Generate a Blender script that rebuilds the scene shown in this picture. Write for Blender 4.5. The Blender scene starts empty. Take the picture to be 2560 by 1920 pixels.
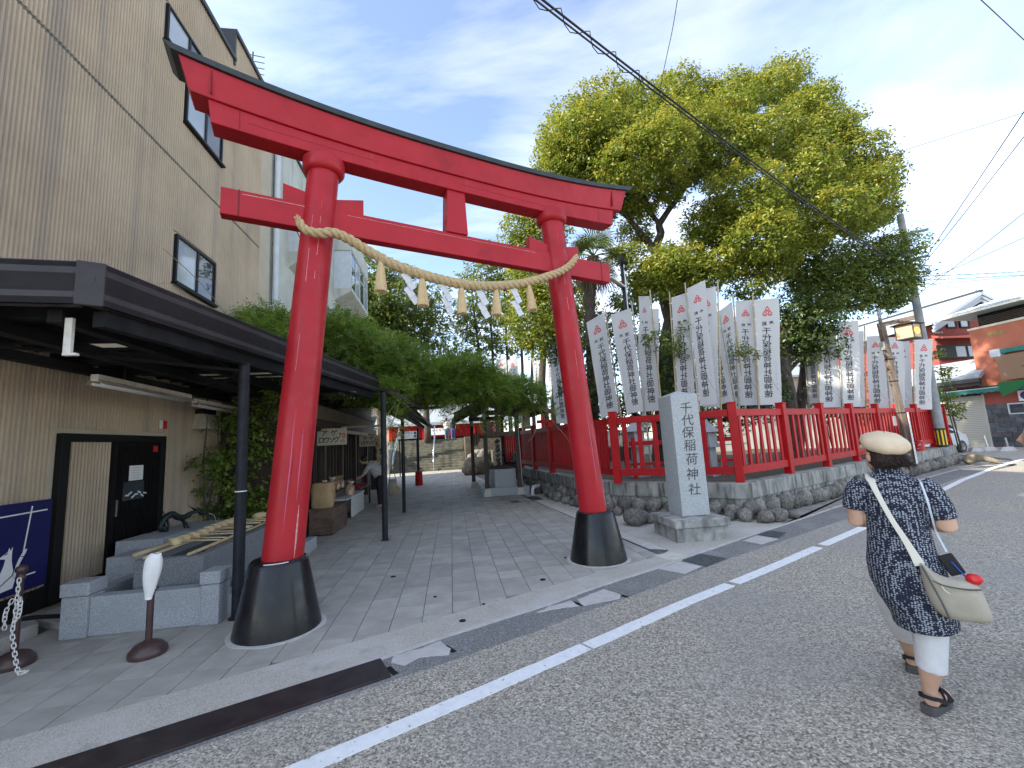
import bpy, bmesh, math, random
import numpy as np
from mathutils import Vector, Matrix, noise as mnoise
rnd = random.Random(7)
nprs = np.random.RandomState(11)
scene = bpy.context.scene
COL = scene.collection
R = math.radians

# ------------------------------------------------------------------ camera
cam_d = bpy.data.cameras.new('camera')
cam = bpy.data.objects.new('camera', cam_d)
COL.objects.link(cam)
pitch, roll = R(7.65), R(3.12)
f_ = Vector((0, math.cos(pitch), math.sin(pitch)))
r_ = Vector((1, 0, 0))
u_ = r_.cross(f_)
r2 = math.cos(roll) * r_ - math.sin(roll) * u_
u2 = math.sin(roll) * r_ + math.cos(roll) * u_
mw = Matrix(((r2.x, u2.x, -f_.x, 0), (r2.y, u2.y, -f_.y, 0), (r2.z, u2.z, -f_.z, 1.65), (0, 0, 0, 1)))
cam.matrix_world = mw
cam_d.sensor_width = 36.0
cam_d.lens = 36.0 * 1080.0 / 2560.0
cam_d.clip_start = 0.05
cam_d.clip_end = 3000
scene.camera = cam

# ------------------------------------------------------------------ sky, sun, exposure
SUN_AZ, SUN_EL = R(-113.0), R(33.0)
world = bpy.data.worlds.new('World')
scene.world = world
world.use_nodes = True
wn = world.node_tree
wn.nodes.clear()
def W(t, **k):
    n = wn.nodes.new(t)
    for a, b in k.items():
        setattr(n, a, b)
    return n
wo = W('ShaderNodeOutputWorld')
bg = W('ShaderNodeBackground')
sky = W('ShaderNodeTexSky', sky_type='NISHITA', sun_disc=False, sun_elevation=SUN_EL, sun_rotation=SUN_AZ,
        air_density=1.0, dust_density=0.6, ozone_density=2.2, altitude=50)
bg.inputs['Strength'].default_value = 0.15
tc = W('ShaderNodeTexCoord')
sep = W('ShaderNodeSeparateXYZ')
wn.links.new(tc.outputs['Generated'], sep.inputs[0])
def wmath(op, a, b=None):
    n = W('ShaderNodeMath', operation=op)
    for i, x in enumerate((a, b)):
        if x is None: continue
        if isinstance(x, (int, float)): n.inputs[i].default_value = x
        else: wn.links.new(x, n.inputs[i])
    return n.outputs[0]
zc = wmath('ADD', wmath('MAXIMUM', sep.outputs['Z'], 0.0), 0.22)
cx = wmath('DIVIDE', sep.outputs['X'], zc)
cy = wmath('DIVIDE', sep.outputs['Y'], zc)
comb = W('ShaderNodeCombineXYZ')
wn.links.new(cx, comb.inputs[0]); wn.links.new(cy, comb.inputs[1])
mp = W('ShaderNodeMapping')
mp.inputs['Rotation'].default_value = (0, 0, R(32))
mp.inputs['Scale'].default_value = (0.42, 1.25, 1)
wn.links.new(comb.outputs[0], mp.inputs[0])
nz = W('ShaderNodeTexNoise')
nz.inputs['Scale'].default_value = 1.5
nz.inputs['Detail'].default_value = 9
nz.inputs['Roughness'].default_value = 0.58
nz.inputs['Distortion'].default_value = 0.7
wn.links.new(mp.outputs[0], nz.inputs['Vector'])
nz2 = W('ShaderNodeTexNoise')
nz2.inputs['Scale'].default_value = 0.75
nz2.inputs['Detail'].default_value = 3
wn.links.new(comb.outputs[0], nz2.inputs['Vector'])
cl = wmath('ADD', wmath('MULTIPLY', nz.outputs['Fac'], 0.62), wmath('MULTIPLY', nz2.outputs['Fac'], 0.5))
cr = W('ShaderNodeValToRGB')
cr.color_ramp.elements[0].position = 0.50
cr.color_ramp.elements[1].position = 0.78
cr.color_ramp.elements[0].color = (0.05, 0.05, 0.05, 1)
cr.color_ramp.elements[1].color = (0.70, 0.70, 0.70, 1)
wn.links.new(cl, cr.inputs[0])
mixc = W('ShaderNodeMix', data_type='RGBA')
wn.links.new(cr.outputs[0], mixc.inputs[0])
wn.links.new(sky.outputs[0], mixc.inputs[6])
mixc.inputs[7].default_value = (6.9, 6.8, 6.8, 1)
wn.links.new(mixc.outputs[2], bg.inputs[0])
wn.links.new(bg.outputs[0], wo.inputs[0])

sd = bpy.data.lights.new('sun', 'SUN')
sd.energy = 3.8
sd.angle = R(0.53)
sd.color = (1.0, 0.93, 0.80)
sun = bpy.data.objects.new('sun', sd)
COL.objects.link(sun)
sdir = Vector((math.sin(SUN_AZ) * math.cos(SUN_EL), math.cos(SUN_AZ) * math.cos(SUN_EL), math.sin(SUN_EL)))
sun.rotation_euler = sdir.to_track_quat('Z', 'Y').to_euler()
sun.location = sdir * 60
vs = scene.view_settings
vs.view_transform = 'Standard'
vs.look = 'None'
vs.gamma = 1.0
vs.use_curve_mapping = False
vs.exposure = 1.40
scene.cycles.max_bounces = 8
scene.cycles.diffuse_bounces = 5
scene.cycles.transparent_max_bounces = 12
scene.cycles.sample_clamp_indirect = 6.0

# ------------------------------------------------------------------ path frame (u right of the path, v along it)
PA = R(-8.31)
ND = Vector((math.cos(PA), -math.sin(PA), 0))
PD = Vector((math.sin(PA), math.cos(PA), 0))
def PW(u, v, z=0.0):
    return ND * u + PD * v + Vector((0, 0, z))
PROT = Matrix(((ND.x, PD.x, 0, 0), (ND.y, PD.y, 0, 0), (0, 0, 1, 0), (0, 0, 0, 1)))

# ------------------------------------------------------------------ mesh helpers
class MB:
    def __init__(self, M=None):
        self.v, self.f, self.M = [], [], M
    def add(self, vs_, fs_):
        o = len(self.v)
        M = self.M
        for p in vs_:
            p = Vector(p)
            self.v.append(M @ p if M is not None else p)
        self.f.extend([tuple(i + o for i in q) for q in fs_])
        return self
    def box(self, c, s, rz=0.0, mat=None):
        hx, hy, hz = s[0] / 2, s[1] / 2, s[2] / 2
        T = Matrix.Translation(c) @ (mat if mat is not None else Matrix.Rotation(rz, 4, 'Z'))
        vv = [T @ Vector((x * hx, y * hy, z * hz)) for x in (-1, 1) for y in (-1, 1) for z in (-1, 1)]
        return self.add(vv, [(0, 1, 3, 2), (4, 6, 7, 5), (0, 4, 5, 1), (2, 3, 7, 6), (0, 2, 6, 4), (1, 5, 7, 3)])
    def bb(self, x0, x1, y0, y1, z0, z1):
        return self.box(((x0 + x1) / 2, (y0 + y1) / 2, (z0 + z1) / 2), (abs(x1 - x0), abs(y1 - y0), abs(z1 - z0)))
    def bar(self, a, b, w, h, up=(0, 0, 1)):
        a, b = Vector(a), Vector(b)
        d = (b - a); L = d.length; d.normalize()
        s = d.cross(Vector(up))
        if s.length < 1e-4: s = d.cross(Vector((1, 0, 0)))
        s.normalize(); t = s.cross(d)
        vv = []
        for e in (a, b):
            for i, j in ((-1, -1), (1, -1), (1, 1), (-1, 1)):
                vv.append(e + s * (i * w / 2) + t * (j * h / 2))
        return self.add(vv, [(0, 1, 2, 3), (7, 6, 5, 4), (0, 4, 5, 1), (1, 5, 6, 2), (2, 6, 7, 3), (3, 7, 4, 0)])
    def tube(self, pts, rad, n=8, cap=True):
        pts = [Vector(p) for p in pts]
        if isinstance(rad, (int, float)): rad = [rad] * len(pts)
        vv, ff = [], []
        prev = None
        for i, p in enumerate(pts):
            if i == 0: t = pts[1] - p
            elif i == len(pts) - 1: t = p - pts[i - 1]
            else: t = pts[i + 1] - pts[i - 1]
            if t.length < 1e-9: t = Vector((0, 0, 1))
            t.normalize()
            if prev is None:
                a = t.cross(Vector((0.3, 0.2, 1)))
                if a.length < 1e-3: a = t.cross(Vector((1, 0, 0)))
            else:
                a = prev - t * prev.dot(t)
                if a.length < 1e-5: a = t.cross(Vector((0.3, 0.2, 1)))
            a.normalize(); prev = a
            b = t.cross(a)
            for k in range(n):
                an = 2 * math.pi * k / n
                vv.append(p + (a * math.cos(an) + b * math.sin(an)) * rad[i])
        for i in range(len(pts) - 1):
            for k in range(n):
                k2 = (k + 1) % n
                ff.append((i * n + k, i * n + k2, (i + 1) * n + k2, (i + 1) * n + k))
        if cap:
            ff.append(tuple(range(n - 1, -1, -1)))
            o = (len(pts) - 1) * n
            ff.append(tuple(range(o, o + n)))
        return self.add(vv, ff)
    def lathe(self, prof, n=24, c=(0, 0, 0), sx=1.0, sy=1.0):
        vv, ff = [], []
        m = len(prof)
        for r, z in prof:
            for k in range(n):
                a = 2 * math.pi * k / n
                vv.append((c[0] + r * sx * math.cos(a), c[1] + r * sy * math.sin(a), c[2] + z))
        for i in range(m - 1):
            for k in range(n):
                k2 = (k + 1) % n
                ff.append((i * n + k, i * n + k2, (i + 1) * n + k2, (i + 1) * n + k))
        if prof[0][0] > 1e-6: ff.append(tuple(range(n - 1, -1, -1)))
        if prof[-1][0] > 1e-6: ff.append(tuple(range((m - 1) * n, m * n)))
        return self.add(vv, ff)
    def loft(self, secs, n=20, cap=True):
        # secs: (cx, cy, cz, rx, ry[, tilt about x, tilt about y, power])
        vv, ff = [], []
        for s_ in secs:
            x, y, z, rx, ry = s_[:5]
            tx = s_[5] if len(s_) > 5 else 0
            ty = s_[6] if len(s_) > 6 else 0
            Rm = Matrix.Rotation(tx, 3, 'X') @ Matrix.Rotation(ty, 3, 'Y')
            for k in range(n):
                a = 2 * math.pi * k / n
                vv.append(Vector((x, y, z)) + Rm @ Vector((rx * math.cos(a), ry * math.sin(a), 0)))
        for i in range(len(secs) - 1):
            for k in range(n):
                k2 = (k + 1) % n
                ff.append((i * n + k, i * n + k2, (i + 1) * n + k2, (i + 1) * n + k))
        if cap:
            ff.append(tuple(range(n - 1, -1, -1)))
            ff.append(tuple(range((len(secs) - 1) * n, len(secs) * n)))
        return self.add(vv, ff)
    def prism(self, poly, z0, z1):
        n = len(poly)
        vv = [(p[0], p[1], z0) for p in poly] + [(p[0], p[1], z1) for p in poly]
        ar = sum(poly[i][0] * poly[(i + 1) % n][1] - poly[(i + 1) % n][0] * poly[i][1] for i in range(n))
        top = tuple(range(n, 2 * n)); bot = tuple(range(n - 1, -1, -1))
        ff = [top, bot] + [(i, (i + 1) % n, (i + 1) % n + n, i + n) for i in range(n)]
        if ar < 0: ff = [tuple(reversed(q)) for q in ff]
        return self.add(vv, ff)
    def ico(self, c, r, sub=2, sc=(1, 1, 1), jit=0.0, seed=0):
        bm = bmesh.new()
        bmesh.ops.create_icosphere(bm, subdivisions=sub, radius=1)
        vv = []
        for v in bm.verts:
            p = v.co.copy()
            if jit: p *= 1 + jit * mnoise.noise(p * 1.3 + Vector((seed * 7.1, seed * 3.3, 0)))
            vv.append((c[0] + p.x * r * sc[0], c[1] + p.y * r * sc[1], c[2] + p.z * r * sc[2]))
        ff = [tuple(v.index for v in q.verts) for q in bm.faces]
        bm.free()
        return self.add(vv, ff)
    def objs(self, name, m, parent=None, smooth=False, bevel=0.0, auto=None):
        """every connected piece as an object of its own"""
        par = list(range(len(self.v)))
        def root(i):
            while par[i] != i: par[i] = par[par[i]]; i = par[i]
            return i
        for q in self.f:
            r0 = root(q[0])
            for i in q[1:]: par[root(i)] = r0
        grp = {}
        for q in self.f: grp.setdefault(root(q[0]), []).append(q)
        out = []
        for qs in grp.values():
            idx = sorted({i for q in qs for i in q}); mp_ = {i: k for k, i in enumerate(idx)}
            b = MB(); b.v = [self.v[i] for i in idx]; b.f = [tuple(mp_[i] for i in q) for q in qs]
            out.append(b.obj(name, m, parent, smooth, bevel, None, auto))
        return out
    def mesh(self, name, smooth=False):
        me = bpy.data.meshes.new(name)
        me.from_pydata([tuple(p) for p in self.v], [], self.f)
        if smooth:
            me.polygons.foreach_set('use_smooth', [True] * len(me.polygons))
        me.update()
        return me
    def obj(self, name, m, parent=None, smooth=False, bevel=0.0, label=None, auto=None, kind=None):
        return mkobj(name, self.mesh(name, smooth or auto is not None), m, parent, bevel, label, auto, kind)

def mkobj(name, me, m, parent=None, bevel=0.0, label=None, auto=None, kind=None):
    o = bpy.data.objects.new(name, me)
    COL.objects.link(o)
    if m is not None and len(me.materials) == 0: me.materials.append(m)
    if parent is not None: o.parent = parent
    if bevel:
        b = o.modifiers.new('bevel', 'BEVEL'); b.width = bevel; b.segments = 2; b.limit_method = 'ANGLE'; b.angle_limit = R(35)
    if auto is not None:
        try: me.set_sharp_from_angle(angle=R(auto))
        except Exception: pass
    if label: o['label'] = label
    if kind: o['kind'] = kind
    return o
def thing(name, label, cat, loc=(0, 0, 0), rotz=0.0, group=None):
    o = bpy.data.objects.new(name, None)
    COL.objects.link(o)
    o.empty_display_size = 0.1
    o.location = loc
    o.rotation_euler = (0, 0, rotz)
    o['label'] = label; o['category'] = cat
    if group: o['group'] = group
    return o
def tag(o, label, cat, group=None):
    o['label'] = label; o['category'] = cat
    if group: o['group'] = group
    return o
def struct(o, label=None):
    o['kind'] = 'structure'
    if label: o['label'] = label
    return o
def link_copy(o, parent=None):
    c = o.copy(); COL.objects.link(c)
    if parent is not None: c.parent = parent
    return c
def copy_tree(o, parent=None):
    c = link_copy(o, parent)
    for ch in o.children: copy_tree(ch, c)
    return c
PROTZ = -PA
def pthing(name, label, cat, u, v, z=0.0, group=None, extra=0.0):
    return thing(name, label, cat, PW(u, v, z), PROTZ + extra, group)

# ------------------------------------------------------------------ materials
def mat(name, c1, c2=None, scale=4.0, rough=0.6, bump=0.0, bscale=60.0, metal=0.0, coat=0.0, stretch=(1, 1, 1),
        rand=0.0, lo=0.35, hi=0.65, detail=5, spots=None, drip=None, trans=0.0, rvar=0.0, vor=False, spec=0.5, tint=None, isl=0.0):
    m = bpy.data.materials.new(name)
    m.use_nodes = True
    nt = m.node_tree
    bs = nt.nodes['Principled BSDF']
    L = nt.links.new
    def N(t, **k):
        n = nt.nodes.new(t)
        for a, b in k.items(): setattr(n, a, b)
        return n
    tcn = N('ShaderNodeTexCoord')
    mpn = N('ShaderNodeMapping')
    mpn.inputs['Scale'].default_value = stretch
    src = tcn.outputs['Object']
    if rand:
        oi0 = N('ShaderNodeObjectInfo'); vm = N('ShaderNodeVectorMath', operation='SCALE'); vm.inputs[0].default_value = (37.0, 53.0, 29.0)
        L(oi0.outputs['Random'], vm.inputs['Scale']); va = N('ShaderNodeVectorMath', operation='ADD')
        L(src, va.inputs[0]); L(vm.outputs[0], va.inputs[1]); src = va.outputs[0]
    L(src, mpn.inputs[0])
    col = None
    if c2 is not None:
        no = N('ShaderNodeTexNoise')
        no.inputs['Scale'].default_value = scale
        no.inputs['Detail'].default_value = detail
        no.inputs['Roughness'].default_value = 0.6
        L(mpn.outputs[0], no.inputs['Vector'])
        ra = N('ShaderNodeValToRGB')
        ra.color_ramp.elements[0].position = lo; ra.color_ramp.elements[1].position = hi
        ra.color_ramp.elements[0].color = (*c1, 1); ra.color_ramp.elements[1].color = (*c2, 1)
        L(no.outputs['Fac'], ra.inputs[0])
        col = ra.outputs[0]
    else:
        rg = N('ShaderNodeRGB'); rg.outputs[0].default_value = (*c1, 1)
        col = rg.outputs[0]
    def layer(colr, fac_out):
        nonlocal col
        mx = N('ShaderNodeMix', data_type='RGBA')
        L(fac_out, mx.inputs[0]); L(col, mx.inputs[6])
        mx.inputs[7].default_value = (*colr, 1)
        col = mx.outputs[2]
    for sp in ([spots] if spots and not isinstance(spots[0], tuple) or (spots and len(spots) == 5 and isinstance(spots[1], (int, float))) else (spots or [])):
        colr, sc, a, b, amt = sp
        n2 = N('ShaderNodeTexNoise'); n2.inputs['Scale'].default_value = sc; n2.inputs['Detail'].default_value = 6
        L(src, n2.inputs['Vector'])
        mr = N('ShaderNodeMapRange'); mr.inputs[1].default_value = a; mr.inputs[2].default_value = b; mr.inputs[4].default_value = amt
        L(n2.outputs['Fac'], mr.inputs[0])
        layer(colr, mr.outputs[0])
    if drip:
        colr, sxy, sz, a, b, amt = drip
        m2 = N('ShaderNodeMapping'); m2.inputs['Scale'].default_value = (sxy, sxy, sz)
        L(tcn.outputs['Object'], m2.inputs[0])
        n2 = N('ShaderNodeTexNoise'); n2.inputs['Scale'].default_value = 1.0; n2.inputs['Detail'].default_value = 6
        L(m2.outputs[0], n2.inputs['Vector'])
        mr = N('ShaderNodeMapRange'); mr.inputs[1].default_value = a; mr.inputs[2].default_value = b; mr.inputs[4].default_value = amt
        L(n2.outputs['Fac'], mr.inputs[0])
        layer(colr, mr.outputs[0])
    if tint:
        at = N('ShaderNodeAttribute'); at.attribute_name = 'tint'
        layer(tint, at.outputs['Fac'])
    if rand or isl:
        if isl:
            oi = N('ShaderNodeNewGeometry'); ro = oi.outputs['Random Per Island']; rr = isl
        else:
            oi = N('ShaderNodeObjectInfo'); ro = oi.outputs['Random']; rr = rand
        mr = N('ShaderNodeMapRange'); mr.inputs[3].default_value = 1 - rr; mr.inputs[4].default_value = 1 + rr
        L(ro, mr.inputs[0])
        hs = N('ShaderNodeHueSaturation')
        L(mr.outputs[0], hs.inputs['Value']); L(col, hs.inputs['Color'])
        col = hs.outputs[0]
    L(col, bs.inputs['Base Color'])
    bs.inputs['Roughness'].default_value = rough
    bs.inputs['Metallic'].default_value = metal
    bs.inputs['Specular IOR Level'].default_value = spec
    if coat:
        bs.inputs['Coat Weight'].default_value = coat; bs.inputs['Coat Roughness'].default_value = 0.12
    if rvar:
        n3 = N('ShaderNodeTexNoise'); n3.inputs['Scale'].default_value = 7; L(tcn.outputs['Object'], n3.inputs['Vector'])
        mr = N('ShaderNodeMapRange'); mr.inputs[1].default_value = .3; mr.inputs[2].default_value = .7
        mr.inputs[3].default_value = max(0, rough - rvar); mr.inputs[4].default_value = rough + rvar
        L(n3.outputs['Fac'], mr.inputs[0]); L(mr.outputs[0], bs.inputs['Roughness'])
    if bump:
        if vor:
            nb = N('ShaderNodeTexVoronoi'); nb.inputs['Scale'].default_value = bscale; bo = nb.outputs['Distance']
        else:
            nb = N('ShaderNodeTexNoise'); nb.inputs['Scale'].default_value = bscale; nb.inputs['Detail'].default_value = 4; bo = nb.outputs['Fac']
        L(mpn.outputs[0], nb.inputs['Vector'])
        bu = N('ShaderNodeBump'); bu.inputs['Strength'].default_value = bump; bu.inputs['Distance'].default_value = 0.01
        L(bo, bu.inputs['Height']); L(bu.outputs[0], bs.inputs['Normal'])
    if trans:
        tr = N('ShaderNodeBsdfTranslucent'); L(col, tr.inputs[0])
        mxs = N('ShaderNodeMixShader'); mxs.inputs[0].default_value = trans
        out = nt.nodes['Material Output']
        L(bs.outputs[0], mxs.inputs[1]); L(tr.outputs[0], mxs.inputs[2]); L(mxs.outputs[0], out.inputs[0])
    return m

def glass_mat(name, c=(0.03, 0.04, 0.05), rough=0.03):
    m = mat(name, c, rough=rough, spec=0.9)
    return m

def speckle(name, cols, scale, rough=0.9, bump=0.4, spots=None, rand=0.0, wear=None):
    """aggregate: voronoi cells coloured between several stone colours"""
    m = bpy.data.materials.new(name); m.use_nodes = True
    nt = m.node_tree; bs = nt.nodes['Principled BSDF']; L = nt.links.new
    tcn = nt.nodes.new('ShaderNodeTexCoord')
    vo = nt.nodes.new('ShaderNodeTexVoronoi'); vo.inputs['Scale'].default_value = scale
    vo.inputs['Randomness'].default_value = 1.0
    L(tcn.outputs['Object'], vo.inputs['Vector'])
    sp = nt.nodes.new('ShaderNodeSeparateColor'); L(vo.outputs['Color'], sp.inputs[0])
    ra = nt.nodes.new('ShaderNodeValToRGB')
    ra.color_ramp.elements.remove(ra.color_ramp.elements[1])
    ra.color_ramp.elements[0].position = cols[0][0]; ra.color_ramp.elements[0].color = (*cols[0][1], 1)
    for p, c in cols[1:]:
        e = ra.color_ramp.elements.new(p); e.color = (*c, 1)
    L(sp.outputs[0], ra.inputs[0])
    col = ra.outputs[0]
    for s_ in (spots or []):
        colr, sc, a, b, amt = s_
        n2 = nt.nodes.new('ShaderNodeTexNoise'); n2.inputs['Scale'].default_value = sc; n2.inputs['Detail'].default_value = 5
        L(tcn.outputs['Object'], n2.inputs['Vector'])
        mr = nt.nodes.new('ShaderNodeMapRange'); mr.inputs[1].default_value = a; mr.inputs[2].default_value = b; mr.inputs[4].default_value = amt
        L(n2.outputs['Fac'], mr.inputs[0])
        mx = nt.nodes.new('ShaderNodeMix'); mx.data_type = 'RGBA'
        L(mr.outputs[0], mx.inputs[0]); L(col, mx.inputs[6]); mx.inputs[7].default_value = (*colr, 1)
        col = mx.outputs[2]
    if rand:
        oi = nt.nodes.new('ShaderNodeObjectInfo')
        mr = nt.nodes.new('ShaderNodeMapRange'); mr.inputs[3].default_value = 1 - rand; mr.inputs[4].default_value = 1 + rand
        L(oi.outputs['Random'], mr.inputs[0])
        hs = nt.nodes.new('ShaderNodeHueSaturation'); L(mr.outputs[0], hs.inputs['Value']); L(col, hs.inputs['Color'])
        col = hs.outputs[0]
    L(col, bs.inputs['Base Color'])
    bs.inputs['Roughness'].default_value = rough
    bu = nt.nodes.new('ShaderNodeBump'); bu.inputs['Strength'].default_value = bump; bu.inputs['Distance'].default_value = 0.006
    L(vo.outputs['Distance'], bu.inputs['Height']); bu.invert = True
    L(bu.outputs[0], bs.inputs['Normal'])
    return m

MT = {}
MT['asphalt'] = speckle('asphalt', [(0.0, (0.13, 0.115, 0.09)), (0.25, (0.25, 0.225, 0.18)), (0.55, (0.38, 0.34, 0.275)), (0.85, (0.50, 0.455, 0.375)), (1.0, (0.66, 0.61, 0.52))], 88, bump=0.7,
                        spots=[((0.30, 0.29, 0.27), 0.7, 0.42, 0.62, 0.45), ((0.08, 0.08, 0.08), 2.6, 0.70, 0.76, 0.6)])
MT['gutter'] = speckle('gutter_asphalt', [(0.0, (0.12, 0.118, 0.112)), (0.5, (0.185, 0.18, 0.172)), (0.9, (0.25, 0.245, 0.235)), (1.0, (0.5, 0.5, 0.5))], 150, bump=0.4, spots=[((0.30, 0.30, 0.29), 2.0, 0.5, 0.7, 0.5)])
MT['concrete'] = speckle('concrete_apron', [(0.0, (0.29, 0.265, 0.225)), (0.5, (0.43, 0.40, 0.345)), (1.0, (0.58, 0.545, 0.48))], 210, bump=0.25,
                         spots=[((0.52, 0.51, 0.48), 1.7, 0.48, 0.68, 0.7), ((0.22, 0.22, 0.21), 4.0, 0.6, 0.75, 0.5)])
MT['paver'] = mat('paver_concrete', (0.31, 0.29, 0.255), (0.40, 0.38, 0.335), scale=3.0, rough=0.85, bump=0.12, bscale=140, rand=0.10, spots=((0.55, 0.55, 0.53), 2.3, 0.63, 0.8, 0.5))
MT['joint'] = mat('joint_dirt', (0.10, 0.10, 0.095), (0.18, 0.18, 0.165), scale=20, rough=0.95)
MT['cover'] = mat('cover_concrete', (0.44, 0.42, 0.39), (0.54, 0.52, 0.49), scale=9, rough=0.9, bump=0.25, bscale=90)
MT['cream'] = mat('cream_concrete', (0.50, 0.47, 0.38), (0.58, 0.56, 0.49), scale=7, rough=0.9, bump=0.2)
MT['grate'] = mat('grate_steel', (0.10, 0.115, 0.12), (0.16, 0.175, 0.18), scale=14, rough=0.55, metal=0.4)
MT['steel_plate'] = mat('brown_steel_plate', (0.030, 0.022, 0.022), (0.055, 0.042, 0.04), scale=6, rough=0.45, bump=0.06, bscale=60, metal=0.3, spots=((0.16, 0.14, 0.13), 9.0, 0.68, 0.76, 0.8))
MT['paint_white'] = mat('road_paint', (0.74, 0.75, 0.75), (0.84, 0.84, 0.84), scale=12, rough=0.75, bump=0.35, bscale=70, spots=((0.30, 0.29, 0.27), 26.0, 0.64, 0.70, 0.9))
MT['dirt'] = mat('dirt_strip', (0.20, 0.19, 0.17), (0.33, 0.31, 0.28), scale=6, rough=0.95, bump=0.5, bscale=40)
MT['soil'] = mat('soil', (0.06, 0.05, 0.035), (0.12, 0.10, 0.07), scale=5, rough=1.0, bump=0.6, bscale=30)
MT['ground'] = mat('far_ground', (0.22, 0.21, 0.2), (0.30, 0.29, 0.27), scale=1.5, rough=0.95)
MT['torii'] = mat('torii_vermilion', (0.37, 0.010, 0.017), (0.44, 0.015, 0.024), scale=2.2, rough=0.44, bump=0.10, bscale=35, coat=0.04, spec=0.32, rvar=0.1,
                  drip=((0.36, 0.10, 0.09), 22.0, 1.1, 0.66, 0.78, 0.35), spots=((0.22, 0.006, 0.010), 3.0, 0.58, 0.75, 0.5))
MT['torii_line'] = mat('torii_seam', (0.16, 0.006, 0.01), rough=0.7)
MT['torii_scar'] = mat('paint_scar', (0.70, 0.45, 0.42), (0.55, 0.2, 0.2), scale=30, rough=0.8)
MT['torii_wear'] = mat('pink_wear', (0.50, 0.09, 0.17), rough=0.5)
MT['black_gloss'] = mat('black_gloss', (0.006, 0.006, 0.008), (0.012, 0.012, 0.014), scale=3, rough=0.3, coat=0.08, spec=0.35, bump=0.05, bscale=20, rvar=0.08, spots=((0.10, 0.10, 0.10), 8.0, 0.68, 0.8, 0.5))
MT['cap'] = mat('lintel_cap', (0.018, 0.023, 0.026), (0.035, 0.042, 0.046), scale=5, rough=0.5)
MT['fence'] = mat('fence_red', (0.38, 0.004, 0.007), (0.45, 0.007, 0.011), scale=5, rough=0.5, bump=0.06, bscale=30, spec=0.28, rand=0.06)
MT['rope'] = mat('straw_rope', (0.42, 0.30, 0.15), (0.58, 0.44, 0.25), scale=40, rough=0.9, bump=0.5, bscale=160)
MT['straw'] = mat('straw_tassel', (0.56, 0.40, 0.20), (0.72, 0.55, 0.32), scale=60, rough=0.9, stretch=(3, 3, 0.2), bump=0.6, bscale=90)
MT['paper'] = mat('white_paper', (0.80, 0.80, 0.82), rough=0.8, trans=0.3)
MT['tan'] = mat('tan_ribbed_concrete', (0.50, 0.395, 0.28), (0.60, 0.48, 0.35), scale=1.2, rough=0.92, bump=0.55, bscale=90, drip=((0.33, 0.28, 0.24), 2.2, 0.12, 0.52, 0.72, 0.7))
MT['tan_plain'] = mat('tan_plain', (0.50, 0.43, 0.32), (0.56, 0.48, 0.37), scale=3, rough=0.9, bump=0.25, bscale=80)
MT['dark_frame'] = mat('dark_window_frame', (0.010, 0.010, 0.010), rough=0.5, spec=0.25)
MT['grey_frame'] = mat('grey_window_frame', (0.09, 0.10, 0.11), rough=0.4, metal=0.4)
MT['glass'] = glass_mat('window_glass', (0.05, 0.06, 0.07), 0.02)
MT['glass_pale'] = mat('pale_curtained_glass', (0.36, 0.40, 0.44), (0.44, 0.48, 0.52), scale=1.0, rough=0.05, spec=0.8)
MT['coping'] = mat('dark_metal_coping', (0.05, 0.052, 0.055), rough=0.5, metal=0.3)
MT['oldconc'] = mat('old_white_concrete', (0.50, 0.50, 0.43), (0.62, 0.62, 0.56), scale=1.1, rough=0.92, bump=0.2, bscale=30, drip=((0.28, 0.28, 0.25), 3.0, 0.25, 0.56, 0.75, 0.7))
MT['pvc'] = mat('white_pvc', (0.72, 0.74, 0.75), rough=0.45)
MT['pipe_grey'] = mat('pale_downpipe', (0.55, 0.60, 0.64), (0.66, 0.70, 0.73), scale=4, rough=0.5)
MT['fascia'] = mat('brown_black_fascia', (0.036, 0.030, 0.032), (0.050, 0.043, 0.045), scale=4, rough=0.5, spec=0.3, bump=0.05, bscale=60)
MT['under'] = mat('black_steel', (0.008, 0.008, 0.009), (0.016, 0.016, 0.017), scale=5, rough=0.7, spec=0.2)
MT['post'] = mat('post_black_paint', (0.010, 0.011, 0.014), (0.022, 0.024, 0.030), scale=9, rough=0.55, spec=0.3, spots=((0.10, 0.13, 0.17), 14.0, 0.66, 0.8, 0.5))
MT['polycarb'] = mat('yellowed_polycarbonate', (0.62, 0.52, 0.33), (0.72, 0.62, 0.42), scale=3, rough=0.5, trans=0.75)
MT['lampwhite'] = mat('old_white_enamel', (0.55, 0.50, 0.42), (0.66, 0.62, 0.55), scale=10, rough=0.5, spots=((0.25, 0.18, 0.12), 12, 0.62, 0.75, 0.6))
MT['tubewhite'] = mat('fluorescent_tube', (0.82, 0.82, 0.80), rough=0.3)
MT['door'] = mat('black_lattice_door', (0.006, 0.005, 0.006), (0.010, 0.009, 0.009), scale=8, rough=0.6, spec=0.2)
MT['granite'] = speckle('grey_granite', [(0.0, (0.20, 0.21, 0.22)), (0.4, (0.33, 0.345, 0.36)), (0.8, (0.46, 0.475, 0.49)), (1.0, (0.60, 0.61, 0.62))], 260, bump=0.15, rough=0.75, spots=[((0.28, 0.29, 0.30), 1.6, 0.45, 0.65, 0.5)])
MT['granite_dk'] = speckle('dark_granite', [(0.0, (0.08, 0.085, 0.09)), (0.4, (0.15, 0.155, 0.165)), (0.8, (0.22, 0.23, 0.24)), (1.0, (0.34, 0.35, 0.36))], 260, bump=0.15, rough=0.7)
MT['granite_lt'] = speckle('pale_granite', [(0.0, (0.26, 0.28, 0.28)), (0.4, (0.37, 0.39, 0.39)), (0.8, (0.46, 0.48, 0.48)), (1.0, (0.60, 0.61, 0.61))], 170, bump=0.1, rough=0.6)
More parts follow.
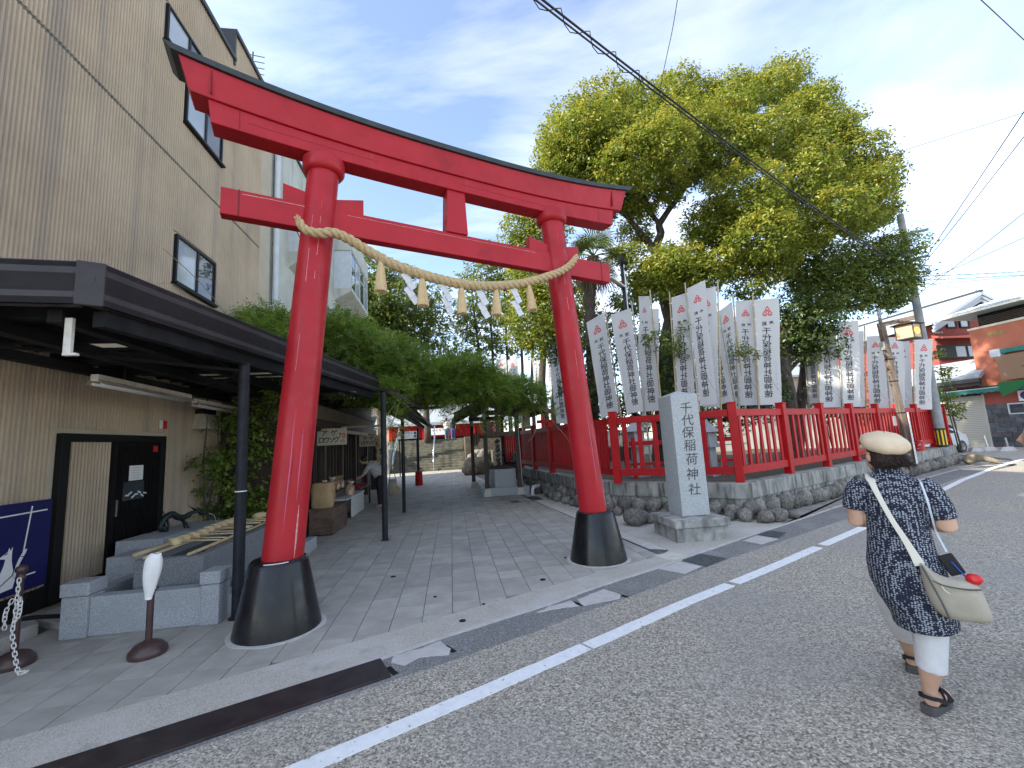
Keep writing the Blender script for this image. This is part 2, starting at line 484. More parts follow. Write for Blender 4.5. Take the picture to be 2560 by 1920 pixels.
MT['plinth'] = mat('weathered_plinth', (0.20, 0.195, 0.18), (0.42, 0.41, 0.385), scale=5, rough=0.9, bump=0.35, bscale=70, detail=8, drip=((0.09, 0.09, 0.085), 7, 2.0, 0.5, 0.66, 0.75))
MT['engrave'] = mat('engraved_black', (0.035, 0.036, 0.035), (0.12, 0.12, 0.12), scale=25, rough=0.8)
MT['wallconc'] = mat('stained_wall_concrete', (0.22, 0.215, 0.19), (0.40, 0.39, 0.355), scale=2.5, rough=0.95, bump=0.3, bscale=50, drip=((0.06, 0.058, 0.05), 9, 1.2, 0.48, 0.66, 0.85))
MT['stone'] = mat('river_stone', (0.11, 0.098, 0.082), (0.27, 0.25, 0.22), scale=3.5, rough=0.8, bump=0.25, bscale=30, rand=0.35, drip=((0.05, 0.045, 0.038), 10, 2.0, 0.5, 0.65, 0.8))
MT['cloth_white'] = mat('banner_cloth', (0.70, 0.69, 0.68), rough=0.85, trans=0.35)
MT['ink'] = mat('black_ink', (0.012, 0.012, 0.014), rough=0.8)
MT['ink_grey'] = mat('pale_grey_ink', (0.42, 0.43, 0.46), rough=0.8)
MT['ink_red'] = mat('red_ink', (0.62, 0.02, 0.03), rough=0.8)
MT['bamboo'] = mat('bamboo', (0.36, 0.27, 0.15), (0.50, 0.40, 0.24), scale=8, rough=0.55, stretch=(1, 1, 0.3))
MT['bamboo_grey'] = mat('weathered_bamboo', (0.33, 0.30, 0.24), (0.46, 0.42, 0.34), scale=8, rough=0.6, stretch=(1, 1, 0.3))
MT['ladle'] = mat('ladle_wood', (0.60, 0.43, 0.22), (0.74, 0.57, 0.34), scale=20, rough=0.6)
MT['bronze'] = mat('dark_bronze', (0.012, 0.020, 0.022), (0.03, 0.045, 0.045), scale=30, rough=0.45, metal=0.5, bump=0.6, bscale=60)
MT['stanchion'] = mat('brown_plastic', (0.050, 0.026, 0.024), (0.070, 0.040, 0.036), scale=5, rough=0.35, bump=0.05, bscale=40)
MT['chain'] = mat('white_plastic_chain', (0.72, 0.70, 0.66), rough=0.5)
MT['clothbag'] = mat('white_cotton_cloth', (0.74, 0.71, 0.68), (0.80, 0.78, 0.76), scale=20, rough=0.9, bump=0.3, bscale=50)
MT['blue_sign'] = mat('navy_blue_board', (0.006, 0.006, 0.085), rough=0.5)
MT['sign_white'] = mat('sign_white', (0.78, 0.77, 0.74), rough=0.6)
MT['sign_cream'] = mat('sign_cream', (0.66, 0.61, 0.48), (0.72, 0.68, 0.56), scale=4, rough=0.7)
MT['sign_red'] = mat('sign_red', (0.55, 0.02, 0.02), rough=0.6)
MT['wood_dark'] = mat('dark_stained_wood', (0.035, 0.022, 0.017), (0.075, 0.048, 0.036), scale=6, rough=0.6, stretch=(4, 4, 0.4), bump=0.2, bscale=30)
MT['wood_mid'] = mat('weathered_wood', (0.10, 0.075, 0.058), (0.19, 0.145, 0.115), scale=5, rough=0.8, stretch=(3, 3, 0.5), bump=0.3, bscale=25)
MT['crate'] = mat('old_crate_wood', (0.085, 0.052, 0.035), (0.17, 0.11, 0.078), scale=5, rough=0.8, bump=0.25, bscale=30)
MT['kraft'] = mat('kraft_paper', (0.36, 0.235, 0.12), (0.46, 0.31, 0.165), scale=6, rough=0.8, bump=0.5, bscale=9)
MT['snack'] = mat('snack_bag', (0.28, 0.16, 0.07), (0.52, 0.38, 0.24), scale=22, rough=0.2, spec=0.8)
MT['white_panel'] = mat('white_counter', (0.62, 0.62, 0.60), (0.70, 0.70, 0.68), scale=6, rough=0.5)
MT['plaster'] = mat('cream_plaster', (0.42, 0.37, 0.26), (0.50, 0.45, 0.33), scale=3, rough=0.9)
MT['rooftile'] = mat('dark_roof', (0.040, 0.036, 0.036), (0.075, 0.068, 0.066), scale=8, rough=0.75, bump=0.3)
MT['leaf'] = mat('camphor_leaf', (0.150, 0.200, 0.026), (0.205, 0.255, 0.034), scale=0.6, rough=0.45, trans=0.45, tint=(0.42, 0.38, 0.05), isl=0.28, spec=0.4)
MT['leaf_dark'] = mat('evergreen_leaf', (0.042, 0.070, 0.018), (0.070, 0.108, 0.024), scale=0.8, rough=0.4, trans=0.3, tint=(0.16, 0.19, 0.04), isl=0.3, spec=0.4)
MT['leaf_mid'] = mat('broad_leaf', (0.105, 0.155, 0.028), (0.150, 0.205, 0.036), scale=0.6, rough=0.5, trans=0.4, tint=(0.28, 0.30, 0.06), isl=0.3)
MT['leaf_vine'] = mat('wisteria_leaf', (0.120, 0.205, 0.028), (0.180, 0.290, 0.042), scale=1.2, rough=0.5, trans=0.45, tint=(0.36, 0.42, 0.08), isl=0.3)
MT['bark'] = mat('dark_bark', (0.035, 0.028, 0.022), (0.10, 0.082, 0.062), scale=7, rough=0.95, stretch=(2, 2, 0.5), bump=0.8, bscale=18)
MT['bark_tan'] = mat('pale_bark', (0.14, 0.11, 0.075), (0.26, 0.21, 0.15), scale=6, rough=0.95, bump=0.5, bscale=15)
MT['palmfiber'] = mat('palm_fibre', (0.045, 0.032, 0.024), (0.12, 0.09, 0.065), scale=12, rough=1.0, stretch=(3, 3, 0.6), bump=1.0, bscale=30)
MT['palmgreen'] = mat('palm_frond', (0.09, 0.13, 0.025), (0.16, 0.20, 0.045), scale=4, rough=0.45, trans=0.3)
MT['palmdead'] = mat('dead_frond', (0.20, 0.14, 0.08), (0.34, 0.26, 0.16), scale=8, rough=0.9, trans=0.2)
MT['salmon'] = mat('salmon_stucco', (0.40, 0.125, 0.072), (0.46, 0.15, 0.09), scale=2.0, rough=0.92, bump=0.35, bscale=40)
MT['salmon_shade'] = mat('shaded_salmon_stucco', (0.27, 0.065, 0.052), (0.32, 0.08, 0.064), scale=2.0, rough=0.92, bump=0.35, bscale=40)  # salmon stucco with the shade of gable and lower walls painted in
MT['roof_teal'] = mat('pale_teal_roof', (0.24, 0.31, 0.31), (0.31, 0.38, 0.38), scale=3, rough=0.5)
MT['roof_grey'] = mat('pale_grey_roof', (0.27, 0.30, 0.32), (0.36, 0.39, 0.41), scale=6, rough=0.6)
MT['trim_white'] = mat('white_trim', (0.45, 0.48, 0.52), rough=0.6)
MT['trim_cream'] = mat('cream_trim', (0.66, 0.62, 0.50), rough=0.6)
MT['shutter'] = mat('cream_shutter', (0.40, 0.385, 0.34), rough=0.55)
MT['slate'] = mat('dark_slate', (0.035, 0.04, 0.048), (0.085, 0.092, 0.105), scale=4, rough=0.6, bump=0.2, bscale=12, stretch=(1, 1, 4), rand=0.4)
MT['awning_green'] = mat('green_awning', (0.02, 0.14, 0.115), (0.03, 0.19, 0.155), scale=4, rough=0.8)
MT['flag_green'] = mat('translucent_green', (0.05, 0.28, 0.10), rough=0.7, trans=0.6)
MT['upole'] = mat('concrete_pole', (0.19, 0.205, 0.215), (0.29, 0.305, 0.31), scale=3, rough=0.8, bump=0.1, bscale=60, spots=((0.42, 0.42, 0.36), 2.5, 0.58, 0.75, 0.7))
MT['yellow'] = mat('yellow_band', (0.72, 0.52, 0.02), rough=0.5)
MT['wire'] = mat('black_cable', (0.010, 0.010, 0.012), rough=0.6)
MT['lamp_amber'] = mat('amber_panel', (0.70, 0.42, 0.24), (0.78, 0.52, 0.33), scale=9, rough=0.5, trans=0.2)
MT['skin'] = mat('skin', (0.50, 0.30, 0.20), (0.58, 0.36, 0.25), scale=9, rough=0.55)
MT['hair'] = mat('dark_brown_hair', (0.012, 0.006, 0.005), (0.040, 0.018, 0.012), scale=30, rough=0.45, stretch=(1, 1, 6), bump=0.5, bscale=60)
MT['hat'] = mat('beige_hat', (0.62, 0.49, 0.33), (0.70, 0.57, 0.40), scale=14, rough=0.9, bump=0.25, bscale=120)
MT['pants'] = mat('pale_grey_trousers', (0.60, 0.60, 0.61), (0.66, 0.66, 0.67), scale=16, rough=0.9, bump=0.2, bscale=90)
MT['bag'] = mat('khaki_canvas', (0.34, 0.31, 0.245), (0.42, 0.385, 0.31), scale=6, rough=0.85, bump=0.15, bscale=160)
MT['strap'] = mat('cream_strap', (0.66, 0.63, 0.54), rough=0.8)
MT['rubber'] = mat('grey_rubber', (0.07, 0.07, 0.07), rough=0.7)
MT['black_fabric'] = mat('black_fabric', (0.010, 0.010, 0.014), rough=0.7)
MT['shirt_blue'] = mat('pale_blue_shirt', (0.50, 0.58, 0.66), (0.60, 0.67, 0.74), scale=9, rough=0.9, bump=0.3, bscale=14)
MT['jeans'] = mat('pale_ripped_denim', (0.34, 0.35, 0.35), (0.58, 0.58, 0.57), scale=22, rough=0.95, stretch=(0.5, 0.5, 5), bump=0.6, bscale=40, spots=((0.03, 0.03, 0.03), 9, 0.70, 0.73, 0.9))
MT['car_white'] = mat('white_car_paint', (0.74, 0.75, 0.76), rough=0.25, coat=0.5)
MT['red_plastic'] = mat('red_pouch', (0.60, 0.012, 0.018), rough=0.3)
MT['stairs'] = mat('mossy_stair_stone', (0.09, 0.085, 0.068), (0.19, 0.18, 0.14), scale=2.5, rough=0.9, bump=0.3, bscale=40, spots=((0.08, 0.09, 0.04), 1.2, 0.5, 0.7, 0.5))
MT['stainless'] = mat('stainless', (0.62, 0.65, 0.68), rough=0.25, metal=0.9)
MT['boulder'] = mat('tan_boulder', (0.10, 0.075, 0.05), (0.20, 0.16, 0.11), scale=3, rough=0.9, bump=0.4, bscale=20)
MT['water'] = mat('dark_water', (0.012, 0.012, 0.010), rough=0.04, spec=0.8)

def dots_mat():
    m = bpy.data.materials.new('navy_flower_print'); m.use_nodes = True
    nt = m.node_tree; bs = nt.nodes['Principled BSDF']; L = nt.links.new
    tcn = nt.nodes.new('ShaderNodeTexCoord')
    mpn = nt.nodes.new('ShaderNodeMapping'); mpn.inputs['Scale'].default_value = (1, 1, 1.35)
    L(tcn.outputs['Object'], mpn.inputs[0])
    vo = nt.nodes.new('ShaderNodeTexVoronoi'); vo.inputs['Scale'].default_value = 72; vo.inputs['Randomness'].default_value = 0.42
    L(mpn.outputs[0], vo.inputs['Vector'])
    ra = nt.nodes.new('ShaderNodeValToRGB')
    ra.color_ramp.elements[0].position = 0.33; ra.color_ramp.elements[0].color = (0.36, 0.40, 0.45, 1)
    ra.color_ramp.elements[1].position = 0.43; ra.color_ramp.elements[1].color = (0.010, 0.013, 0.032, 1)
    e = ra.color_ramp.elements.new(0.08); e.color = (0.25, 0.28, 0.33, 1)
    L(vo.outputs['Distance'], ra.inputs[0])
    L(ra.outputs[0], bs.inputs['Base Color'])
    bs.inputs['Roughness'].default_value = 0.9
    n2 = nt.nodes.new('ShaderNodeTexNoise'); n2.inputs['Scale'].default_value = 9
    L(tcn.outputs['Object'], n2.inputs['Vector'])
    bu = nt.nodes.new('ShaderNodeBump'); bu.inputs['Strength'].default_value = 0.5; bu.inputs['Distance'].default_value = 0.02
    L(n2.outputs['Fac'], bu.inputs['Height']); L(bu.outputs[0], bs.inputs['Normal'])
    return m
MT['dress'] = dots_mat()

def emis(name, c, s):
    m = bpy.data.materials.new(name); m.use_nodes = True
    bs = m.node_tree.nodes['Principled BSDF']
    bs.inputs['Base Color'].default_value = (*c, 1)
    bs.inputs['Emission Color'].default_value = (*c, 1)
    bs.inputs['Emission Strength'].default_value = s
    return m
MT['lamp_lit'] = emis('lit_lamp_emblem', (1.0, 0.62, 0.04), 0.9)

# ------------------------------------------------------------------ lettering
_gl = {}
def glyph(ch, bold=0.0):
    """flat outline mesh data of one character, cell about 0..1"""
    k = (ch, bold)
    if k in _gl: return _gl[k]
    c = bpy.data.curves.new('glyph', 'FONT')
    c.body = ch; c.offset = bold; c.resolution_u = 2
    o = bpy.data.objects.new('glyph', c); COL.objects.link(o)
    dg = bpy.context.evaluated_depsgraph_get()
    me = bpy.data.meshes.new_from_object(o.evaluated_get(dg))
    vs_ = [(v.co.x, v.co.y) for v in me.vertices]
    fs_ = [tuple(p.vertices) for p in me.polygons]
    bpy.data.objects.remove(o); bpy.data.curves.remove(c); bpy.data.meshes.remove(me)
    _gl[k] = (vs_, fs_)
    return _gl[k]
def text2d(items, bold=0.0):
    """items: (char, x, y, w, h[, slant]) -> list of 2-D verts and faces; x, y is the cell centre"""
    V, F = [], []
    for it in items:
        ch, x, y, w, h = it[:5]
        sl = it[5] if len(it) > 5 else 0.0
        vs_, fs_ = glyph(ch, bold)
        if not vs_: continue
        xs = [p[0] for p in vs_]; ys = [p[1] for p in vs_]
        cxx, cyy = (min(xs) + max(xs)) / 2, (min(ys) + max(ys)) / 2
        if ord(ch) > 0x2000: cxx, cyy = 0.5, 0.38
        o = len(V)
        for p in vs_:
            a, b = (p[0] - cxx) * w, (p[1] - cyy) * h
            V.append((x + a + sl * b, y + b))
        F += [tuple(i + o for i in q) for q in fs_]
    return V, F
def ring2d(fn, n=24, close=True):
    V, F = [], []
    m = n if close else n + 1
    for i in range(m):
        a, b = fn(i / n)
        V += [a, b]
    for i in range(n):
        j = (i + 1) % m
        F.append((2 * i, 2 * i + 1, 2 * j + 1, 2 * j))
    return V, F
def jewel2d(cx_, cy_, r):
    """flaming-jewel drop: outline ring with two inner arcs"""
    V, F = [], []
    def addp(v, f):
        o = len(V); V.extend(v); F.extend([tuple(i + o for i in q) for q in f])
    def drop(t, s):
        a = 2 * math.pi * t
        x, y = math.sin(a), math.cos(a)
        k = max(0, y) ** 6 * 0.55
        return (cx_ + x * r * s * (1 - 0.35 * max(0, y) ** 3), cy_ + (y * 0.9 + k) * r * s)
    addp(*ring2d(lambda t: (drop(t, 1.0), drop(t, 0.62)), 28))
    def arc(rr, wd, a0, a1, dy):
        def fn(t):
            a = a0 + (a1 - a0) * t
            w = wd * math.sin(math.pi * min(max(t, .06), .94))
            return ((cx_ + (rr + w) * r * math.cos(a), cy_ + dy * r + (rr + w) * r * math.sin(a)),
                    (cx_ + (rr - w) * r * math.cos(a), cy_ + dy * r + (rr - w) * r * math.sin(a)))
        return ring2d(fn, 12, False)
    addp(*arc(0.40, 0.12, R(190), R(350), 0.02))
    addp(*arc(0.26, 0.09, R(185), R(355), 0.28))
    return V, F
def emblem2d(cx_, cy_, s):
    V, F = [], []
    for dx, dy in ((0, 0.62), (-0.62, -0.45), (0.62, -0.45)):
        v, f = jewel2d(cx_ + dx * s, cy_ + dy * s, 0.56 * s)
        o = len(V); V += v; F += [tuple(i + o for i in q) for q in f]
    return V, F
def densify(V, F, mx):
    """split long faces so lettering can follow a curved cloth"""
    bm = bmesh.new()
    vs_ = [bm.verts.new((p[0], p[1], 0)) for p in V]
    for q in F:
        try: bm.faces.new([vs_[i] for i in q])
        except Exception: pass
    bmesh.ops.triangulate(bm, faces=bm.faces[:])
    for _ in range(4):
        e = [e for e in bm.edges if e.calc_length() > mx]
        if not e: break
        bmesh.ops.subdivide_edges(bm, edges=e, cuts=1)
        bmesh.ops.triangulate(bm, faces=bm.faces[:])
    bm.verts.index_update()
    V2 = [(v.co.x, v.co.y) for v in bm.verts]; F2 = [tuple(v.index for v in f.verts) for f in bm.faces]
    bm.free()
    return V2, F2
def flat_text(name, V, F, m, parent, M, thick=0.002, label=None):
    """raise 2-D lettering off a plane: M maps (x, y, 0) to the surface"""
    me = bpy.data.meshes.new(name)
    me.from_pydata([tuple(M @ Vector((p[0], p[1], 0))) for p in V], [], F)
    o = mkobj(name, me, m, parent)
    s_ = o.modifiers.new('thick', 'SOLIDIFY'); s_.thickness = thick; s_.offset = 0
    return o
def plane_M(origin, xd, yd):
    xd, yd = Vector(xd).normalized(), Vector(yd).normalized()
    n = xd.cross(yd)
    o = Vector(origin)
    return Matrix(((xd.x, yd.x, n.x, o.x), (xd.y, yd.y, n.y, o.y), (xd.z, yd.z, n.z, o.z), (0, 0, 0, 1)))

def marks2d(seed):
    """one unreadable brush-written character: a few short strokes in a unit cell"""
    r_ = random.Random(seed); V, F = [], []
    for k in range(5):
        x, y = r_.uniform(-.4, .4), r_.uniform(-.4, .4); hz = k % 2
        w, h = (r_.uniform(.3, .8), .09) if hz else (.10, r_.uniform(.3, .7))
        o = len(V); V += [(x * .5 - w / 2, y - h / 2), (x * .5 + w / 2, y - h / 2 + .04), (x * .5 + w / 2, y + h / 2 + .04), (x * .5 - w / 2, y + h / 2)]; F.append((o, o + 1, o + 2, o + 3))
    return V, F
def marks_line(n, dx, dy, sz, x0, y0, seed):
    V, F = [], []
    for k in range(n):
        v_, f_2 = marks2d(seed + k); o = len(V)
        V += [(x0 + dx * k + x * sz, y0 + dy * k + y * sz) for x, y in v_]; F += [tuple(i + o for i in q) for q in f_2]
    return V, F
# ================================================================== large structure: ground, road, path
WORLDP = set()
_mk0 = mkobj
def mkobj(name, me, m, parent=None, bevel=0.0, label=None, auto=None, kind=None):
    o = _mk0(name, me, m, parent, bevel, label, auto, kind)
    if parent is not None and parent.name in WORLDP:
        o.matrix_parent_inverse = parent.matrix_basis.inverted()
    return o
def wthing(*a, **k):
    """a thing whose parts are modelled in world coordinates"""
    o = thing(*a, **k); WORLDP.add(o.name); return o
def wpthing(*a, **k):
    o = pthing(*a, **k); WORLDP.add(o.name); return o

g = MB(); g.bb(-300, 500, -200, 600, -0.6, -0.07)
struct(g.obj('ground', MT['ground']))
OUT = [(-40, -22.5), (-2.6, 2.32), (-0.97, 3.36), (-0.53, 3.63), (0.16, 4.08), (0.52, 4.36), (1.06, 4.71), (1.53, 5.04), (2.26, 5.57), (2.68, 5.88),
       (3.84, 6.62), (6.0, 8.05), (12.5, 12.5), (16.5, 14.6), (19, 17), (21.5, 24), (24, 40)]
INN = [(-40, -22.2), (-2.72, 2.65), (-1.39, 3.53), (-1.16, 3.69), (-0.65, 4.07), (0.2, 4.62), (0.55, 4.88), (0.9, 5.14), (1.28, 5.40), (1.75, 5.71),
       (2.1, 5.95), (2.61, 6.35), (3.3, 6.85), (4.18, 7.45), (6.3, 8.95), (12.1, 12.95), (14.2, 14.3)]
road = MB(); road.prism(OUT + [(70, 40), (70, -60), (-60, -60), (-60, -30)], -0.06, 0.0)
struct(road.obj('road', MT['asphalt']))
gut = MB(); gut.prism(INN + [(16.3, 14.62), (12.5, 12.52)] + list(reversed(OUT[:12])), -0.06, -0.004)
gutter = struct(gut.obj('gutter', MT['gutter']))
def tl(x): return 2.95 + 0.645 * (x + 3.17)
apr = [(-12, tl(-12)), (1.95, tl(1.95)), (2.10, 6.44), (1.30, 10.1), (1.6, 10.6), (2.1, 9.9), (4.3, 8.25), (4.9, 7.95)] + [(4.18, 7.45), (3.3, 6.85), (2.61, 6.35), (2.1, 5.95), (1.75, 5.71), (1.28, 5.40), (0.9, 5.14), (0.55, 4.88), (0.2, 4.62), (-0.65, 4.07), (-1.16, 3.69), (-1.39, 3.53), (-2.72, 2.65), (-12, -3.7)]
a = MB(); a.prism(apr, -0.06, 0.0)
struct(a.obj('pavement', MT['concrete']))
d = MB(); d.prism([(4.18, 7.45), (4.9, 7.95), (4.35, 8.25), (6.2, 9.75), (10.4, 12.7), (15.3, 16.1), (16.6, 16.4), (17, 15.5), (14.2, 14.3), (12.1, 12.95), (6.3, 8.95)], -0.06, 0.001)
struct(d.obj('dirt_verge', MT['dirt']))
# light mortar lip along the gutter
lip = MB()
for i in range(1, len(INN) - 1):
    a_, b_ = Vector((*INN[i], 0)), Vector((*INN[i + 1], 0))
    lip.bar(a_ + Vector((0, 0, -0.012)), b_ + Vector((0, 0, -0.012)), 0.035 + 0.012 * (i % 3), 0.032)
lip.obj('mortar_lip', MT['cover'], gutter)
def patch(name, pts, m, z=0.002, parent=None, jag=0.0):
    P = []
    n = len(pts)
    for i in range(n):
        a_, b_ = Vector(pts[i]), Vector(pts[(i + 1) % n])
        k = 6 if jag else 1
        for j in range(k):
            q = a_.lerp(b_, j / k)
            if jag: q = q + Vector((mnoise.noise((q.x * 9, q.y * 9, 1)), mnoise.noise((q.x * 9, q.y * 9, 5)))) * jag
            P.append((q.x, q.y))
    b = MB(); b.prism(P, -0.03, z)
    return b.obj(name, m, parent)
patch('drain_cover', [(-1.06, 3.63), (-1.06, 3.73), (-0.87, 3.83), (-0.73, 3.95), (-0.63, 3.80), (-0.63, 3.70), (-0.85, 3.69), (-0.94, 3.57)], MT['cover'], 0.001, gutter, 0.022)
patch('drain_cover', [(0.12, 4.46), (0.27, 4.60), (0.48, 4.72), (0.55, 4.57), (0.33, 4.52)], MT['cover'], 0.001, gutter, 0.02)
patch('drain_cover', [(0.55, 4.73), (0.88, 5.01), (1.02, 4.80), (0.98, 4.70), (0.76, 4.62), (0.60, 4.57)], MT['cover'], 0.001, gutter, 0.02)
patch('drain_cover', [(1.69, 5.62), (2.05, 5.87), (2.22, 5.62), (1.92, 5.38)], MT['cover'], 0.0015, gutter)
patch('drain_cover', [(3.33, 6.76), (3.69, 7.03), (3.86, 6.75), (3.47, 6.5)], MT['cover'], 0.0015, gutter)
patch('cream_patch', [(1.82, 6.22), (2.12, 6.36), (2.26, 6.12), (1.96, 5.90)], MT['cream'], 0.003, None, 0.012)['kind'] = 'structure'
for hx, hy in ((-1.02, 3.50), (-0.63, 3.80), (0.545, 4.63), (1.03, 4.79)):
    b = MB(); b.box((hx, hy, -0.016), (0.15, 0.045, 0.028), rz=R(-50)); b.obj('finger_hole', MT['under'], gutter)
def grate(label, pts):
    a0, a1, a2, a3 = [Vector((*p, 0)) for p in pts]
    b = MB(); b.prism([(p.x, p.y) for p in (a0, a1, a2, a3)], -0.02, 0.003)
    o = b.obj('drain_grate', MT['grate']); tag(o, label, 'drain grate')
    for k in range(9):
        t = (k + 0.5) / 9
        p, q = a0.lerp(a1, t), a3.lerp(a2, t)
        c = MB(); c.bar(p.lerp(q, .04) + Vector((0, 0, .006)), p.lerp(q, .96) + Vector((0, 0, .006)), 0.02, 0.007)
        c.obj('bar', MT['grate'], o)
grate('dark steel drain grate in the gutter near the granite monument plinth', [(2.09, 5.94), (2.44, 6.18), (2.68, 5.88), (2.29, 5.59)])
grate('dark steel drain grate in the gutter beyond the monument, farthest up the street', [(3.73, 7.08), (4.04, 7.30), (4.20, 7.10), (3.90, 6.78)])
grate('long narrow drain grate on the paving between torii foot and monument plinth', [(1.64, 7.30), (1.86, 7.34), (2.11, 6.46), (1.86, 6.38)])
grate('dark drain grate by the white pipe elbow under the boulder wall', [(0.26, 13.28), (0.55, 13.38), (0.70, 12.55), (0.44, 12.30)])
# steel plate over the gutter
pl = MB()
e1, e2 = Vector((-1.16, 3.68, 0)), Vector((-1.00, 3.41, 0)); dd = Vector((-0.838, -0.546, 0))
pl.prism([(p.x, p.y) for p in (e1, e2, e2 + dd * 2.6, e1 + dd * 2.6)], -0.01, 0.012)
tag(pl.obj('steel_plate', MT['steel_plate'], bevel=0.003), 'long dark brown steel plate covering the gutter at the road edge', 'steel plate')
for (x, y, r) in ((-1.68, 5.89, .035), (0.24, 5.44, .035), (-0.59, 4.35, .032), (-0.42, 4.75, 0.018), (-0.98, 5.05, .02), (0.62, 6.35, .025)):
    b = MB(); b.lathe([(r, 0), (r, 0.004), (r * .8, 0.005)], 16, (x, y, 0)); struct(b.obj('valve_lid', MT['under']))
# white edge line, in worn lengths
UP = [(-40, -24.1), (-1.31, 2.54), (-0.29, 3.24), (0.25, 3.62), (0.62, 3.88), (1.54, 4.54), (2.84, 5.41), (5.2, 7.06), (8.2, 9.22), (11.82, 11.9), (15.4, 14.35), (18.5, 16.3), (22.5, 18.1), (30, 20.6)]
breaks = [(0.30, 0.03), (2.35, 0.05), (4.15, 0.03), (6.2, .06)]
def offs(P, w):
    o = []
    for i, p in enumerate(P):
        a_ = Vector(P[max(0, i - 1)]); b_ = Vector(P[min(len(P) - 1, i + 1)])
        t = (b_ - a_).normalized()
        o.append((p[0] + t.y * w, p[1] - t.x * w))
    return o
LOW = offs(UP, 0.125)
line = MB()
for i in range(len(UP) - 1):
    n = 1 if i in (0, len(UP) - 2) else 6
    for j in range(n):
        t0, t1 = j / n, (j + 1) / n
        if i in (3, 5, 6) and j == 3: t0 += .06
        P = [Vector(UP[i]).lerp(Vector(UP[i + 1]), t0), Vector(UP[i]).lerp(Vector(UP[i + 1]), t1), Vector(LOW[i]).lerp(Vector(LOW[i + 1]), t1), Vector(LOW[i]).lerp(Vector(LOW[i + 1]), t0)]
        P = [(p.x + 0.006 * mnoise.noise((p.x * 7, p.y * 7, 0)), p.y + 0.006 * mnoise.noise((p.x * 7, p.y * 7, 3))) for p in P]
        line.prism(P, 0.0, 0.005)
struct(line.obj('road_marking', MT['paint_white']))
# pale grey stripes by the pole
fs = MB()
for k in range(4):
    fs.box((16.4 + k * .35, 15.0 + k * .42, 0.002), (1.5, 0.16, 0.004), rz=R(12))
struct(fs.obj('pale_stripes', mat('pale_stripe_grey', (0.34, 0.33, 0.31), (0.5, 0.49, 0.47), scale=6, rough=0.9)))

# path: joint bed and pavers
pb = MB(PROT); pb.prism([(-4.6, -1.5), (-4.6, 31.2), (3.0, 31.2), (3.0, 3.0)], -0.055, -0.013)
path = struct(pb.obj('paved_path', MT['joint']))
# half-planes kept by the paving, in path coordinates: n.p <= c
def hp_from(p, q):  # keep the left side of p->q
    p, q = Vector(p), Vector(q); t = (q - p); n = Vector((t.y, -t.x)); return n, n.dot(p)
def tu(x, y): p = Vector((x, y, 0)); return (p.dot(ND), p.dot(PD))
HP = [hp_from(tu(-12, tl(-12)), tu(1.9, tl(1.9))), hp_from((2.76, 6.05), (2.2, 12.1)), hp_from((-4.15, 40), (-4.15, -9))]
def clip(poly, n, c):
    o = []
    for i in range(len(poly)):
        a_, b_ = Vector(poly[i]), Vector(poly[(i + 1) % len(poly)])
        da, db = n.dot(a_) - c, n.dot(b_) - c
        if da <= 0: o.append(a_)
        if (da < 0 < db) or (db < 0 < da):
            o.append(a_.lerp(b_, da / (da - db)))
    return o
full = MB(); full.prism([(-.1415, -.1515), (.1415, -.1515), (.1415, .1515), (-.1415, .1515)], -0.03, 0.0)
full_me = full.mesh('paver')
full_me.materials.append(MT['paver'])
cells = []
for i in range(-15, 12):
    for j in range(0, 98):
        u, v = -0.05 + 0.2895 * (i + 0.5), 0.6 + 0.31 * j + 0.14
        P = [(u - .1415, v - .1515), (u + .1415, v - .1515), (u + .1415, v + .1515), (u - .1415, v + .1515)]
        Q = P
        for n, c in HP:
            Q = clip(Q, n, c)
            if len(Q) < 3: break
        if len(Q) < 3: continue
        ar = abs(sum(Q[k][0] * Q[(k + 1) % len(Q)][1] - Q[(k + 1) % len(Q)][0] * Q[k][1] for k in range(len(Q)))) / 2
        if ar < 0.006: continue
        w = PW(u, v)
        # in-view test of the cell centre keeps the singly built pavers those that show
        cells.append((math.hypot(w.x, w.y), u, v, Q, ar > 0.0856, w))
cells.sort(key=lambda c: c[0])
vis = []
for c in cells:
    w = c[5]; ang = math.degrees(math.atan2(w.x, w.y))
    if -52 < ang < 30: vis.append(c)
far = MB(PROT)
for k, (dist, u, v, Q, whole, w) in enumerate(vis):
    dz = rnd.uniform(-0.0015, 0.0012)
    if k < 298:
        if whole:
            o = bpy.data.objects.new('paver', full_me); COL.objects.link(o)
            o.location = PW(u, v, dz); o.rotation_euler = (rnd.uniform(-.003, .003), rnd.uniform(-.003, .003), PROTZ)
            o.parent = path
        else:
            b = MB(); b.prism([(q[0] - u, q[1] - v) for q in Q], -0.03, 0.0)
            o = b.obj('paver', MT['paver'], path); o.location = PW(u, v, dz); o.rotation_euler = (0, 0, PROTZ)
    elif v < 20.5 or True:
        far.prism([(q[0], q[1]) for q in Q], -0.03, dz)
o = far.obj('paver_field', mat('paver_far', (0.31, 0.29, 0.255), (0.40, 0.38, 0.335), scale=3.0, rough=0.85, bump=0.1, bscale=140, isl=0.10), path)
o['kind'] = 'stuff'
es = MB(PROT); es.prism([(2.78, 6.2), (3.0, 6.1), (2.43, 12.2), (2.21, 12.1)], -0.05, 0.012)
struct(es.obj('kerb_strip', MT['cover'], bevel=0.004))
cs = MB(PROT); cs.bb(-3.2, 0.9, 19.15, 19.32, -0.02, 0.003); struct(cs.obj('stone_band', MT['cover']))
dl = MB(); dl.prism([(-0.26, 12.5), (-0.04, 12.7), (0.08, 12.26), (-0.15, 12.12)], -0.02, 0.004); tag(dl.obj('drain_hatch', MT['grate']), 'small dark square lid set in the paving by the wooden pavilion', 'drain lid')
